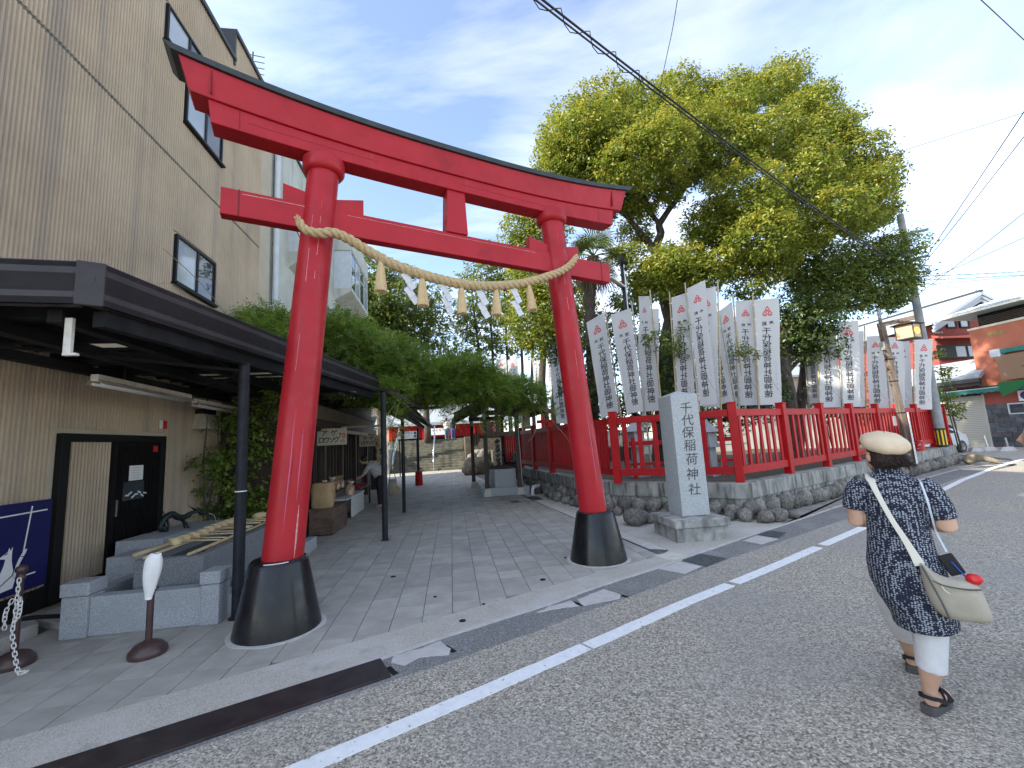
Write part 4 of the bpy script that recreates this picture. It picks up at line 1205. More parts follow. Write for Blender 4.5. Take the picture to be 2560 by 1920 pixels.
b.prism([(-7.2, 2.86), (-2.64, 3.36), (-4.55, 3.36), (-7.2, 3.36)], lo_, lo_ + .03)
b.obj('roof_sheet', MT['under'], can)
for (v0, v1, x0, x1) in openings[:2]:
    p = MB(PROT); nn = int((x1 - x0) / .06); vv_, ff_ = [], []
    for k in range(nn + 1):
        u = x0 + (x1 - x0) * k / nn; z = lo_ + .05 + .018 * (k % 2)
        vv_ += [(u, v0 - .05, z), (u, v1 + .05, z)]
    p.add(vv_, [(2 * k, 2 * k + 2, 2 * k + 3, 2 * k + 1) for k in range(nn)])
    p.obj('translucent_panel', MT['polycarb'], can)
for v in (3.75, 4.5, 5.6, 6.3, 8.3, 8.8):
    b = MB(PROT); b.bb(UW + .01, uf(v) - .08, v - .04, v + .04, 2.80, 2.95); b.obj('cross_beam', MT['under'], can, bevel=.003)
for u, w in ((-4.2, .05), (-3.45, .06), (-2.85, .05)):
    b = MB(PROT); b.bb(u - w, u + w, 3.5, 8.9, 2.70, 2.798); b.obj('long_beam', MT['under'], can, bevel=.003)
b = MB(PROT); b.bar((uf(3.5) - .12, 3.5, 2.72), (uf(8.9) - .12, 8.9, 2.72), .09, .12); b.obj('edge_beam', MT['under'], can, bevel=.003)
b = MB(PROT)
for k in range(12): b.bb(-4.45, -2.4, 4.6 + k * .33, 4.63 + k * .33, 2.90, 2.93)
b.objs('purlin', MT['under'], can)
def cpost(u, v, r, z1, base=None):
    b = MB(PROT); b.tube([(u, v, 0), (u, v, z1)], r, 20); o = b.obj('post', MT['post'], can, auto=40)
    b = MB(PROT); b.lathe([(r * 1.5, 0), (r * 1.5, .01), (r * 1.05, .012)], 20, (u, v, 0)); b.obj('foot_plate', MT['post'], o)
    return o
p1 = cpost(-2.26, 5.12, .056, 2.68)
b = MB(PROT)
for k, zz_ in enumerate((1.28,)): b.lathe([(.0575, zz_), (.0575, zz_ + .012)], 20, (-2.26, 5.12, 0))
b.obj('tape_mark', MT['sign_white'], p1)
cpost(-1.26, 8.46, .052, 2.72)
b = MB(PROT); b.bar((-4.4, 4.2, 2.79), (-2.3, 5.1, 2.6), .03, .03); b.bar((-4.4, 8.2, 2.78), (-2.4, 5.3, 2.6), .02, .02); b.bar((-2.9, 5.2, 2.95), (-2.3, 5.12, 2.55), .02, .02); b.objs('brace', MT['under'], can)
br = wpthing('hanging_bracket', 'short white painted bracket hanging under the canopy corner', 'bracket', -2.75, 3.5, 2.7)
b = MB(PROT); b.box((-2.76, 3.52, 2.60), (.05, .03, .27)); b.box((-2.74, 3.52, 2.46), (.09, .035, .02)); b.obj('arm', MT['lampwhite'], br, bevel=.003)
def strip_lamp(label, u0, v0, u1, v1, z):
    t = wpthing('strip_lamp', label, 'strip lamp', (u0 + u1) / 2, (v0 + v1) / 2, z, 'fluorescent strip lamps under the canopy')
    b = MB(PROT); b.bar((u0, v0, z + .06), (u1, v1, z + .06), .075, .075); b.obj('housing', MT['lampwhite'], t, bevel=.005)
    b = MB(PROT)
    for s_ in (-.09, .09):
        b.add([(u0 + s_ * .4, v0, z + .045), (u0 + s_, v0, z - .01), (u1 + s_, v1, z - .01), (u1 + s_ * .4, v1, z + .045)], [(0, 1, 2, 3), (3, 2, 1, 0)])
    b.obj('reflector', MT['lampwhite'], t)
    b = MB(PROT)
    for s_ in (-.045, .045): b.tube([(u0 + s_, v0 + .04, z), (u1 + s_, v1 - .04, z)], .016, 8)
    b.objs('tube', MT['tubewhite'], t, smooth=True)
    b = MB(PROT)
    for k in (.25, .75):
        b.tube([(u0 + (u1 - u0) * k, v0 + (v1 - v0) * k, z + .09), (u0 + (u1 - u0) * k, v0 + (v1 - v0) * k, 2.75)], .008, 6)
    b.objs('hanger', MT['under'], t)
strip_lamp('old white double strip lamp under the canopy, the nearer longer one', -3.70, 5.06, -3.80, 6.92, 2.50)
strip_lamp('old white double strip lamp under the canopy, the one behind the black post', -3.98, 7.38, -4.08, 9.1, 2.50)

# ================================================================== granite water trough with dragon spout and ladles
tr = wpthing('water_trough', 'grey granite purification trough with low curb wall and corner pillars', 'water trough', -3.0, 5.6)
b = MB(PROT); b.bb(-3.56, -2.55, 5.02, 5.17, 0, .365); b.obj('curb_wall', MT['granite'], tr, bevel=.008)
b = MB(PROT); b.bb(-2.53, -2.40, 5.21, 8.3, 0, .20); b.obj('curb_wall', MT['granite'], tr, bevel=.008)
b = MB(PROT); b.bb(-3.78, -3.64, 5.23, 7.4, 0, .365); b.obj('curb_wall', MT['granite'], tr, bevel=.008)
for u0, u1 in ((-3.79, -3.56), (-2.55, -2.38)):
    b = MB(PROT); b.bb(u0, u1, 4.99, 5.21, 0, .385); pi_ = b.obj('corner_pillar', MT['granite'], tr, bevel=.006)
    b = MB(PROT); b.bb(u0 - .012, u1 + .012, 4.975, 5.225, .39, .515); b.obj('cap', MT['granite'], pi_, bevel=.012)
b = MB(PROT); b.bb(-3.63, -2.55, 5.18, 8.2, 0, .06); b.obj('trough_floor', MT['granite_dk'], tr)
def basin(v0, v1):
    b = MB(PROT); u0, u1, z0, z1 = -3.36, -2.69, .06, .625
    b.bb(u0, u1, v0, v0 + .1, z0, z1); b.bb(u0, u1, v1 - .1, v1, z0, z1); b.bb(u0, u0 + .1, v0 + .1, v1 - .1, z0, z1); b.bb(u1 - .1, u1, v0 + .1, v1 - .1, z0, z1); b.bb(u0 + .1, u1 - .1, v0 + .1, v1 - .1, z0, .3)
    o = b.obj('basin', MT['granite_dk'], tr, bevel=.012)
    w = MB(PROT); w.bb(u0 + .1, u1 - .1, v0 + .1, v1 - .1, .3, .565); w.obj('water', MT['water'], o)
basin(5.28, 6.95); basin(7.02, 8.1)
b = MB(PROT); b.bb(-4.05, -3.4, 5.9, 6.35, .06, .56); b.bb(-4.3, -3.75, 6.4, 6.95, .06, .66); b.bb(-4.35, -3.7, 7.02, 8.0, .06, .64); b.obj('back_block', MT['granite'], tr, bevel=.01)
# bamboo rack and ladles
rk = wpthing('bamboo_rack', 'bamboo rods laid over the granite trough to carry the ladles', 'bamboo rack', -3.0, 6.2, .63)
for u in (-3.25, -2.82):
    b = MB(PROT); b.tube([(u, 5.25, .648), (u, 8.1, .648)], .018, 8); b.obj('rod', MT['bamboo'], rk, smooth=True)
b = MB(PROT); b.tube([(-3.38, 5.30, .67), (-3.30, 5.85, .69)], .026, 10); b.obj('rod', MT['bamboo'], rk, smooth=True)
def ladle(v, u, ang, label, first=[None]):
    if first[0] is None:
        t = thing('ladle', label, 'ladle', (0, 0, 0), 0, 'wooden ladles on the trough')
        b = MB(); b.lathe([(.0, 0), (.064, 0), (.072, .066), (.065, .066), (.058, .008), (0, .008)], 20); b.obj('cup', MT['ladle'], t, auto=40)
        b = MB(); b.tube([(.05, 0, .035), (.50, 0, .012)], .009, 6); b.obj('handle', MT['ladle'], t, smooth=True)
        first[0] = t
    else:
        t = copy_tree(first[0]); t['label'] = label
    t.location = PW(u, v, .668); t.rotation_euler = (0, 0, PROTZ + ang)
LV = [(5.84, -3.28, 'first wooden ladle on the granite trough, nearest the white cloth'), (6.0, -3.27, 'second wooden ladle on the trough counting from the near end'), (6.17, -3.26, 'third wooden ladle on the trough counting from the near end'), (6.36, -3.25, 'fourth pale wooden ladle on the trough, last before the gap'),
      (6.60, -3.3, 'fifth wooden ladle on the trough, first beyond the gap'), (6.78, -3.3, 'sixth wooden ladle on the trough, below the dragon mouth'), (6.95, -3.3, 'seventh wooden ladle on the trough from the near end'), (7.13, -3.3, 'eighth wooden ladle on the trough, close behind the black post'),
      (7.3, -3.3, 'ninth wooden ladle on the trough, half hidden by the black post'), (7.75, -3.1, 'farthest wooden ladle on the trough, between black post and red pillar')]
for k, (v, u, lb) in enumerate(LV): ladle(v, u, R(rnd.uniform(-8, 8)), lb)
b = MB(PROT); b.lathe([(.0, 0), (.07, .02), (.085, .07), (.05, .10), (0, .11)], 16, (-3.05, 7.5, .66)); tag(b.obj('straw_brush', MT['straw'], smooth=True), 'round straw brush on the far end of the trough', 'brush')
# dragon spout
dg = wpthing('dragon_spout', 'small dark bronze dragon spout crouching behind the ladles', 'dragon spout', -4.0, 7.3, .64)
DGM = PROT @ Matrix.Translation((-4.0, 7.2, .66)) @ Matrix.Diagonal((.8, .62, .9, 1)) @ Matrix.Translation((4.0, -7.4, -.66))
b = MB(DGM)
b.tube(catmull([(-4.1, 7.02, .66), (-4.12, 6.95, .74), (-4.1, 7.05, .86), (-4.06, 7.22, .90), (-4.02, 7.36, .84), (-3.98, 7.50, .82), (-3.92, 7.64, .87), (-3.86, 7.76, .88), (-3.78, 7.86, .84)], 5), [.02 + .035 * math.sin(math.pi * min(1, i / 40 + .12)) for i in range(41)], 10)
b.ico((-3.80, 7.84, .85), .055, 2, (1.3, 1.0, .8), .3, 3)
b.obj('body', MT['bronze'], dg, smooth=True)
b = MB(DGM)
for p, q in (((-4.08, 7.08, .84), (-4.05, 7.05, .65)), ((-4.02, 7.42, .83), (-3.97, 7.52, .65)), ((-4.0, 7.4, .82), (-3.85, 7.38, .66)), ((-4.1, 7.0, .8), (-4.02, 6.92, .65))):
    b.tube([p, ((p[0] + q[0]) / 2 + .03, (p[1] + q[1]) / 2, (p[2] + q[2]) / 2), q, (q[0] + .03, q[1], q[2])], [.026, .02, .014, .008], 6)
b.objs('leg', MT['bronze'], dg, smooth=True)
b = MB(DGM)
for p, q in (((-3.88, 7.72, .9), (-3.95, 7.55, 1.02)), ((-3.85, 7.74, .9), (-3.9, 7.5, 1.0)), ((-4.1, 7.08, .9), (-4.12, 6.98, 1.0)), ((-3.76, 7.9, .82), (-3.70, 7.95, .80)), ((-3.77, 7.9, .86), (-3.70, 7.96, .88))): b.tube([p, q], [.012, .003], 5)
for k in range(12):
    a_ = Vector((-4.11 + .012 * k, 6.99 + .05 * k, .80 + .1 * math.sin(k * .35))); b.tube([a_, a_ + Vector((0, 0, .05))], [.012, .002], 4)
b.obj('horn', MT['bronze'], dg)
b = MB(DGM); b.tube(catmull([(-3.72, 7.93, .82), (-3.66, 7.98, .79), (-3.62, 8.0, .70), (-3.61, 8.0, .60)], 4), .005, 6); b.obj('water_jet', MT['glass_pale'], dg, smooth=True)

# ================================================================== stanchions
def stanchion(u, v, label, ring):
    t = pthing('stanchion', label, 'stanchion', u, v, 0, 'brown chain stanchions by the trough')
    b = MB(); b.lathe([(.135, 0), (.142, .02), (.138, .05), (.10, .095), (.05, .118), (.032, .122)], 28); b.obj('base', MT['stanchion'], t, auto=40)
    b = MB(); b.lathe([(.026, .11), (.026, .50), (.031, .505), (.031, .53), (.022, .535), (.022, .69)], 16); b.obj('pole', MT['stanchion'], t, auto=40)
    b = MB(); b.lathe([(.0, .69), (.03, .70), (.034, .715), (.026, .735), (.02, .745), (.038, .765), (.042, .785), (.034, .81), (.0, .825)], 18); b.obj('knob', MT['stanchion'], t, auto=50)
    b = MB(); b.tube([(.031, 0, .52), (.055, 0, .545), (.05, 0, .565)], .004, 5); b.tube([(-.031, 0, .52), (-.055, 0, .545), (-.05, 0, .565)], .004, 5); b.objs('hook', MT['under'], t)
    return t
stanchion(-2.66, 4.42, 'brown stanchion topped with a white cloth in front of the trough', True)
stanchion(-3.74, 4.50, 'brown stanchion carrying the white chain at the left edge', False)
b = MB(PROT)
cu, cv = -2.66, 4.42
vv, ff = [], []
prof = [(.845, .03), (.82, .055), (.77, .062), (.70, .066), (.64, .062), (.58, .048), (.52, .036), (.46, .022)]
for (z, r) in prof:
    for k in range(16):
        an_ = 2 * math.pi * k / 16
        rr = r * (1 + .28 * mnoise.noise((math.cos(an_) * 1.6, math.sin(an_) * 1.6, z * 9)))
        vv.append((cu + rr * math.cos(an_) * 1.15 - (.72 - z) * .09 + .012, cv + rr * math.sin(an_) * .8 - .02, z + .012 * mnoise.noise((an_, z * 5, 2))))
for i in range(len(prof) - 1):
    for k in range(16): ff.append((i * 16 + k, i * 16 + (k + 1) % 16, (i + 1) * 16 + (k + 1) % 16, (i + 1) * 16 + k))
ff.append(tuple(range(16))); ff.append(tuple(reversed(range((len(prof) - 1) * 16, len(prof) * 16))))
b.add(vv, ff)
b.tube([(cu + .05, cv - .02, .80), (cu + .075, cv - .02, .85)], [.02, .014], 8)
ob = b.obj('white_cloth', MT['clothbag'], smooth=True)
s_ = ob.modifiers.new('s', 'SUBSURF'); s_.levels = 1; s_.render_levels = 1
tag(ob, 'crumpled white cloth bag pulled over the stanchion head', 'cloth')
# white plastic chain
ch = thing('plastic_chain', 'white plastic chain hanging from the left stanchion to the ground', 'chain', PW(-3.72, 4.45, 0), 0); WORLDP.add(ch.name)
cpts = catmull([(-3.715, 4.455, .70), (-3.715, 4.45, .50), (-3.71, 4.445, .42), (-3.70, 4.42, .30), (-3.66, 4.40, .18), (-3.60, 4.36, .07), (-3.55, 4.33, .012), (-3.50, 4.33, .01), (-3.53, 4.30, .012)], 10)
loop2 = catmull([(-3.77, 4.47, .53), (-3.785, 4.45, .46), (-3.79, 4.45, .38), (-3.785, 4.45, .33)], 10)
loop3 = catmull([(-3.70, 4.47, .54), (-3.685, 4.45, .50), (-3.69, 4.45, .42), (-3.71, 4.44, .36)], 10)
lk = MB()
pts = []
for k in range(14):
    an_ = 2 * math.pi * k / 14; x = .012 * math.cos(an_); z = .012 * math.sin(an_) + (.011 if math.sin(an_) > 0 else -.011)
    pts.append((x, 0, z))
pts.append(pts[0])
lk.tube(pts, .0042, 6, cap=False); lkm = lk.mesh('link', True); lkm.materials.append(MT['chain'])
def chain_along(P):
    acc, last, k = 0.0, None, 0
    for a_, c_ in zip(P[:-1], P[1:]):
        a_, c_ = PW(*a_), PW(*c_); d_ = (c_ - a_).length
        acc += d_
        if last is None or acc >= .033:
            acc = 0; last = a_
            o = bpy.data.objects.new('link', lkm); COL.objects.link(o)
            q = (c_ - a_).to_track_quat('Z', 'X').to_matrix().to_4x4() @ Matrix.Rotation(R(90 * (k % 2) + 20), 4, 'Z')
            o.parent = ch; o.matrix_parent_inverse = ch.matrix_basis.inverted()
            o.matrix_basis = Matrix.Translation(a_) @ q; k += 1
def dense(P):
    o = []
    for a_, c_ in zip(P[:-1], P[1:]):
        for j in range(6): o.append(Vector(a_).lerp(Vector(c_), j / 6))
    return o
for P in (cpts, loop2, loop3): chain_along(dense(P))

# ================================================================== shop under the roof beyond the canopy
shop = wpthing('shop', 'dark wooden shop front with lattice windows and low eave along the path', 'shop', -3.2, 14)
b = MB(PROT); b.bb(-9, -3.35, 9.4, 19.2, 0, 3.4); b.obj('wall', MT['wood_dark'], shop)
b = MB(PROT); b.bb(-3.35, -3.25, 9.4, 19.2, 2.46, 2.82); b.obj('plaster_band', MT['plaster'], shop)
b = MB(PROT); b.bb(-3.36, -3.15, 9.4, 19.2, 2.26, 2.46); b.bb(-3.36, -3.18, 9.4, 19.2, 2.82, 2.95); b.obj('lintel_beam', MT['wood_dark'], shop)
for v in (9.5, 11.6, 13.4, 15.2, 17.2, 19.1):
    b = MB(PROT); b.bb(-3.36, -3.16, v - .07, v + .07, 0, 2.27); b.obj('wall_post', MT['wood_dark'], shop)
for k, v in enumerate((9.57, 11.67, 13.47, 15.27, 17.27)):
    w = MB(PROT); v1 = (11.53, 13.33, 15.13, 17.13, 19.03)[k]
    n_ = 5
    for j in range(n_ + 1):
        vv_ = v + (v1 - v) * j / n_; w.bb(-3.31, -3.24, vv_ - .025, vv_ + .025, .75, 2.2)
    w.bb(-3.315, -3.235, v, v1, .70, .76); w.bb(-3.315, -3.235, v, v1, 2.18, 2.25)
    wo_ = w.obj('window', MT['wood_dark'], shop)
    for j in range(n_):
        p = MB(PROT); p.bb(-3.345, -3.335, v + (v1 - v) * j / n_ + .025, v + (v1 - v) * (j + 1) / n_ - .025, .76, 2.18); p.obj('pane', MT['glass' if j % 3 else 'glass_pale'] if False else MT['glass'], wo_)
    if k < 3:
        p = MB(PROT)
        for j in range(3): p.bb(-3.33, -3.325, v + .45 + j * .4, v + .62 + j * .4, .9, 1.9)
        p.obj('goods_behind_glass', MT['wood_mid'], wo_)
# roof of the shop: dark tiles falling towards the path
b = MB(PROT)
b.add([(-3.9, 9.1, 4.05), (-3.9, 19.6, 4.05), (-0.75, 19.6, 2.52), (-1.05, 9.1, 2.78), (-3.9, 9.1, 3.95), (-3.9, 19.6, 3.95), (-0.75, 19.6, 2.44), (-1.05, 9.1, 2.70)],
      [(0, 3, 2, 1), (4, 5, 6, 7), (3, 7, 6, 2), (0, 4, 7, 3), (1, 2, 6, 5)])
rf = b.obj('roof', MT['rooftile'], shop)
b = MB(PROT)
for k in range(30):
    v = 9.2 + k * .35; b.bar((-3.9, v, 4.08), (-0.9, v, 2.66 - .005 * k), .06, .05)
b.objs('tile_row', MT['rooftile'], rf)
for u, z in ((-1.2, 2.44), (-2.2, 2.9)):
    b = MB(PROT); b.bb(u - .05, u + .05, 9.2, 19.5, z, z + .12); b.obj('eave_beam', MT['under'], shop)
for (u, v, z) in ((-1.27, 11.8, 2.5), (-1.46, 19.62, 2.5)):
    b = MB(PROT); b.tube([(u, v, 0), (u, v, z)], .045, 16); po_ = b.obj('post', MT['post'], shop, auto=40)
    if v > 19:
        b = MB(PROT); b.lathe([(.17, 0), (.15, .62), (.05, .63)], 16, (u, v, 0)); b.obj('red_foot', MT['fence'], po_)
b = MB(PROT); b.bar((-3.2, 13.2, 2.34), (-2.0, 13.2, 2.34), .06, .06); b.bar((-3.0, 12.2, 2.2), (-3.0, 16, 2.2), .08, .08); b.tube([(-2.85, 12.0, 2.17), (-2.85, 15.4, 2.17)], .05, 8); b.objs('rolled_blind', MT['lampwhite'], shop)

def board_sign(label, u, v, z, w, h, items, red_items):
    t = wpthing('price_sign', label, 'price sign', u, v, z)
    b = MB(PROT); b.bb(u - w / 2, u + w / 2, v, v + .015, z - h / 2, z + h / 2); bo = b.obj('board', MT['sign_cream'], t, bevel=.002)
    M_ = plane_M(PW(u, v - .003, z), ND, (0, 0, 1))
    flat_text('lettering', *text2d(items, .012), MT['ink'], bo, M_)
    flat_text('lettering_red', *text2d(red_items, .012), MT['sign_red'], bo, M_)
    b = MB(PROT)
    for s_ in (-.4, .4): b.tube([(u + w * s_, v, z + h / 2), (u + w * s_, v + .02, z + h / 2 + .22)], .006, 5)
    b.objs('hanger', MT['under'], t)
IT = [('ア', -.18, .095, .17, .17), ('ゲ', .05, .095, .17, .17), ('ロ', -.25, -.075, .16, .17), ('ウ', -.125, -.075, .16, .17), ('ソ', .0, -.075, .16, .17), ('ク', .11, -.075, .16, .17)]
RI = [('7', .195, .015, .17, .19), ('0', .285, .015, .17, .19), ('円', .26, -.125, .10, .10)]
board_sign('cream hand lettered price sign for 70 yen, the nearer larger one under the eave', -2.98, 11.5, 2.03, .72, .42, IT, RI)
board_sign('cream hand lettered price sign for 70 yen, the farther one half behind a post', -2.70, 15.1, 1.95, .68, .36, [(c, x * .92, y * .9, w * .92, h * .9) for c, x, y, w, h in IT], [(c, x * .92, y * .9, w * .92, h * .9) for c, x, y, w, h in RI])
# crate, kraft bag, display table, snack bags
cr_ = wpthing('wooden_crate', 'dark stained wooden crate on the paving behind the red pillar', 'crate', -2.6, 9.9)
b = MB(PROT); b.bb(-2.86, -2.39, 9.36, 10.5, 0.02, .50); b.obj('body', MT['crate'], cr_, bevel=.01)
b = MB(PROT)
for k in range(2): b.bb(-2.87 + k * .01, -2.38, 9.35 - .005, 10.51, .155 + .17 * k, .165 + .17 * k)
b.bb(-2.89, -2.36, 9.33, 10.53, .50, .53); b.obj('lid', MT['crate'], cr_, bevel=.004)
b = MB(PROT)
vv, ff = [], []
for i, (z, s_) in enumerate(((.531, .9), (.6, 1.0), (.75, 1.03), (.9, 1.0), (1.02, .98), (1.03, .9))):
    for k in range(16):
        an_ = 2 * math.pi * k / 16; x = math.copysign(abs(math.cos(an_)) ** .5, math.cos(an_)) * .21 * s_; y = math.copysign(abs(math.sin(an_)) ** .5, math.sin(an_)) * .17 * s_
        n_ = mnoise.noise((x * 9, y * 9, z * 7)) * .03
        vv.append((-2.66 + x + n_, 9.62 + y + n_, z + n_ * .3))
for i in range(5):
    for k in range(16): ff.append((i * 16 + k, i * 16 + (k + 1) % 16, (i + 1) * 16 + (k + 1) % 16, (i + 1) * 16 + k))
ff.append(tuple(reversed(range(16)))); ff.append(tuple(range(80, 96)))
b.add(vv, ff); tag(b.obj('kraft_bag', MT['kraft'], auto=50), 'crumpled brown paper covered box on top of the dark crate', 'paper bag')
tb = wpthing('display_table', 'low white display table with white side panel in front of shop', 'display table', -2.8, 12)
b = MB(PROT); b.bb(-3.1, -2.48, 10.9, 13.0, .50, .535); b.obj('top', MT['white_panel'], tb, bevel=.004)
b = MB(PROT); b.bb(-2.52, -2.50, 11.5, 12.98, .02, .50); b.obj('side_panel', MT['white_panel'], tb)
for u, v in ((-3.05, 10.95), (-2.54, 10.95), (-3.05, 12.9), (-2.55, 12.9)):
    b = MB(PROT); b.bb(u - .03, u + .03, v - .03, v + .03, 0, .5); b.obj('leg', MT['under'], tb)
b = MB(PROT); b.bb(-2.95, -2.62, 11.0, 11.5, .02, .45); b.obj('storage_box', MT['oldconc'], tb)
sh_ = wpthing('display_shelf', 'sloping shelf board with snack bags above the white display table', 'shelf', -2.95, 11)
b = MB(PROT); b.add([(-3.15, 10.6, .70), (-2.72, 10.6, .62), (-2.72, 12.6, .70), (-3.15, 12.6, .78), (-3.15, 10.6, .74), (-2.72, 10.6, .66), (-2.72, 12.6, .74), (-3.15, 12.6, .82)], [(0, 3, 2, 1), (4, 5, 6, 7), (0, 1, 5, 4), (1, 2, 6, 5), (2, 3, 7, 6), (3, 0, 4, 7)])
b.obj('board', MT['wood_mid'], sh_)
b = MB(PROT)
for v in (10.7, 12.5): b.bb(-3.12, -3.06, v - .03, v + .03, 0, .72); b.bb(-2.78, -2.73, v - .03, v + .03, .535, .66)
b.objs('leg', MT['wood_dark'], sh_)
def snack(u, v, z, rz, label, grp='bags of snacks on the shop display', sc=1.0):
    b = MB(); vv, ff = [], []
    for i, (zz_, w, d_) in enumerate(((0, .085, .045), (.06, .095, .055), (.14, .085, .045), (.20, .07, .02), (.225, .03, .012), (.29, .075, .008))):
        for k in range(12):
            an_ = 2 * math.pi * k / 12; n_ = 1 + .25 * mnoise.noise((an_, zz_ * 12, u * 9 + v * 7))
            vv.append((w * math.cos(an_) * n_, d_ * math.sin(an_) * n_, zz_))
    for i in range(5):
        for k in range(12): ff.append((i * 12 + k, i * 12 + (k + 1) % 12, (i + 1) * 12 + (k + 1) % 12, (i + 1) * 12 + k))
    ff.append(tuple(reversed(range(12)))); ff.append(tuple(range(60, 72)))
    b.add(vv, ff); o = b.obj('snack_bag', MT['snack'], auto=50); tag(o, label, 'snack bag', grp)
    o.location = PW(u, v, z); o.rotation_euler = (R(-8), R(rnd.uniform(-12, 12)), PROTZ + rz); o.scale = (sc,) * 3
snack(-2.98, 10.75, .72, .3, 'clear snack bag at the near end of the shelf, leaning left')
snack(-2.90, 11.05, .72, .1, 'clear snack bag second on the shelf above the white table', sc=1.15)
snack(-2.86, 11.35, .73, -.3, 'clear snack bag third on the shelf above the white table', sc=1.1)
snack(-2.82, 11.7, .74, -.2, 'clear snack bag at the far end of the shelf', sc=1.05)
snack(-2.60, 11.65, .536, .2, 'taller brown snack bag standing alone on the white table', sc=1.25)
b = MB(PROT); b.bb(-3.1, -2.6, 12.95, 14.6, .55, .60); b.bb(-3.1, -3.05, 12.95, 14.6, 0, .55); b.bb(-2.65, -2.6, 14.5, 14.6, 0, .55)
tag(b.obj('red_counter', MT['wood_dark']), 'dark sweet counter with red packets farther along the shop', 'counter')
pk = MB(PROT)
for k in range(6): pk.box((-2.75 - .05 * (k % 2), 13.05 + .22 * k, .63), (.22, .13, .05), rz=.1 * k)
tag(pk.obj('packet_row', MT['fence']), 'row of red wrapped sweet packets on the dark counter', 'sweets')['kind'] = 'stuff'
hb = MB(PROT); hb.bb(-2.62, -2.36, 16.0, 16.02, 0.9, 2.0); tag(hb.obj('hanging_scroll', MT['sign_cream']), 'narrow hanging paper strip with black writing inside the shop', 'hanging sign')
M_ = plane_M(PW(-2.49, 15.99, 1.45), ND, (0, 0, 1))
flat_text('lettering', *marks_line(5, 0, -.17, .17, 0, .38, 100), MT['ink'], bpy.data.objects['hanging_scroll'], M_)
hg = MB(PROT)
for k in range(9): hg.ico((-2.35 + .06 * mnoise.noise((k, 2, 0)), 14.3 + .05 * (k % 3), 1.25 + .075 * k), .06, 1, (1, .6, 1.2), .5, k)
tag(hg.obj('hanging_goods', MT['snack'], auto=60), 'string of shiny wrapped goods hanging below the farther price sign', 'hanging goods')
# ivy in the dark corner behind the post is planted with the vegetation below
# ================================================================== pavilion over a granite basin
pav = wpthing('wooden_pavilion', 'small dark wooden pavilion with gabled roof over a granite basin', 'pavilion', 1.55, 15.4)
for (u, v) in ((1.07, 13.9), (2.10, 13.85), (0.80, 17.1), (2.0, 17.1)):
    b = MB(PROT); b.bb(u - .065, u + .065, v - .065, v + .065, .22, 2.72); pp = b.obj('post', MT['wood_dark'], pav, bevel=.006)
    b = MB(PROT); b.add([(u - .13, v - .13, 0), (u + .13, v - .13, 0), (u + .13, v + .13, 0), (u - .13, v + .13, 0), (u - .085, v - .085, .22), (u + .085, v - .085, .22), (u + .085, v + .085, .22), (u - .085, v + .085, .22)], [(3, 2, 1, 0), (4, 5, 6, 7), (0, 1, 5, 4), (1, 2, 6, 5), (2, 3, 7, 6), (3, 0, 4, 7)])
    b.obj('stone_foot', MT['oldconc'], pp, bevel=.006)
    b = MB(PROT); b.bb(u - .072, u + .072, v - .072, v + .072, .22, .40); b.obj('shoe', MT['wood_dark'], pp)
for (p, q, w, h) in (((1.0, 13.88, 1.93), (2.15, 13.85, 1.93), .07, .14), ((.9, 17.1, 1.93), (2.1, 17.1, 1.93), .07, .14), ((1.0, 13.88, 2.62), (2.2, 13.84, 2.62), .10, .16), ((.7, 17.1, 2.62), (2.1, 17.1, 2.62), .10, .16), ((1.05, 13.6, 2.70), (.78, 17.5, 2.70), .10, .14), ((2.12, 13.6, 2.70), (2.02, 17.5, 2.70), .10, .14), ((1.58, 13.5, 3.12), (1.45, 17.6, 3.12), .10, .12)):
    b = MB(PROT); b.bar(p, q, w, h); b.obj('beam', MT['wood_mid'] if h == .14 and w == .07 else MT['wood_dark'], pav, bevel=.004)
b = MB(PROT)
for s_, ue, ze in ((-1, .12, 2.58), (1, 3.02, 2.58)):
    b.add([(1.56, 13.15, 3.30), (1.45, 17.9, 3.30), (ue - .1, 17.9, ze), (ue, 13.15, ze), (1.56, 13.15, 3.24), (1.45, 17.9, 3.24), (ue - .1, 17.9, ze - .06), (ue, 13.15, ze - .06)], [(0, 1, 2, 3), (7, 6, 5, 4), (0, 3, 7, 4), (1, 5, 6, 2), (3, 2, 6, 7), (0, 4, 5, 1)])
rf = b.obj('roof', MT['rooftile'], pav)
b = MB(PROT); b.bar((1.56, 13.13, 3.24), (.10, 13.13, 2.55), .05, .13); b.bar((1.56, 13.13, 3.24), (3.04, 13.13, 2.55), .05, .13); b.objs('barge_board', MT['wood_mid'], rf)
b = MB(PROT); b.bar((1.56, 13.1, 3.33), (1.45, 17.95, 3.33), .16, .10); b.obj('ridge', MT['rooftile'], rf)
b = MB(PROT)
for k in range(14):
    v = 13.3 + .34 * k; b.bar((1.52, v, 3.2), (.15, v, 2.53), .04, .05); b.bar((1.54, v, 3.2), (2.95, v, 2.53), .04, .05)
b.objs('rafter', MT['wood_dark'], rf)
b = MB(PROT); b.bb(.96, 2.4, 13.82, 13.95, 0, .25); b.bb(.9, 1.03, 13.95, 17.0, 0, .25); b.bb(2.28, 2.4, 13.95, 17.0, 0, .25); b.obj('kerb', MT['granite_lt'], pav, bevel=.006)
b = MB(PROT); b.bb(1.0, 2.3, 13.94, 17.0, 0, .06); b.obj('floor', MT['granite_dk'], pav)
gb = wpthing('granite_basin', 'pale granite water basin standing under the wooden pavilion', 'basin', 1.75, 14.8)
b = MB(PROT); u0, u1, v0, v1 = 1.33, 2.02, 14.05, 15.9
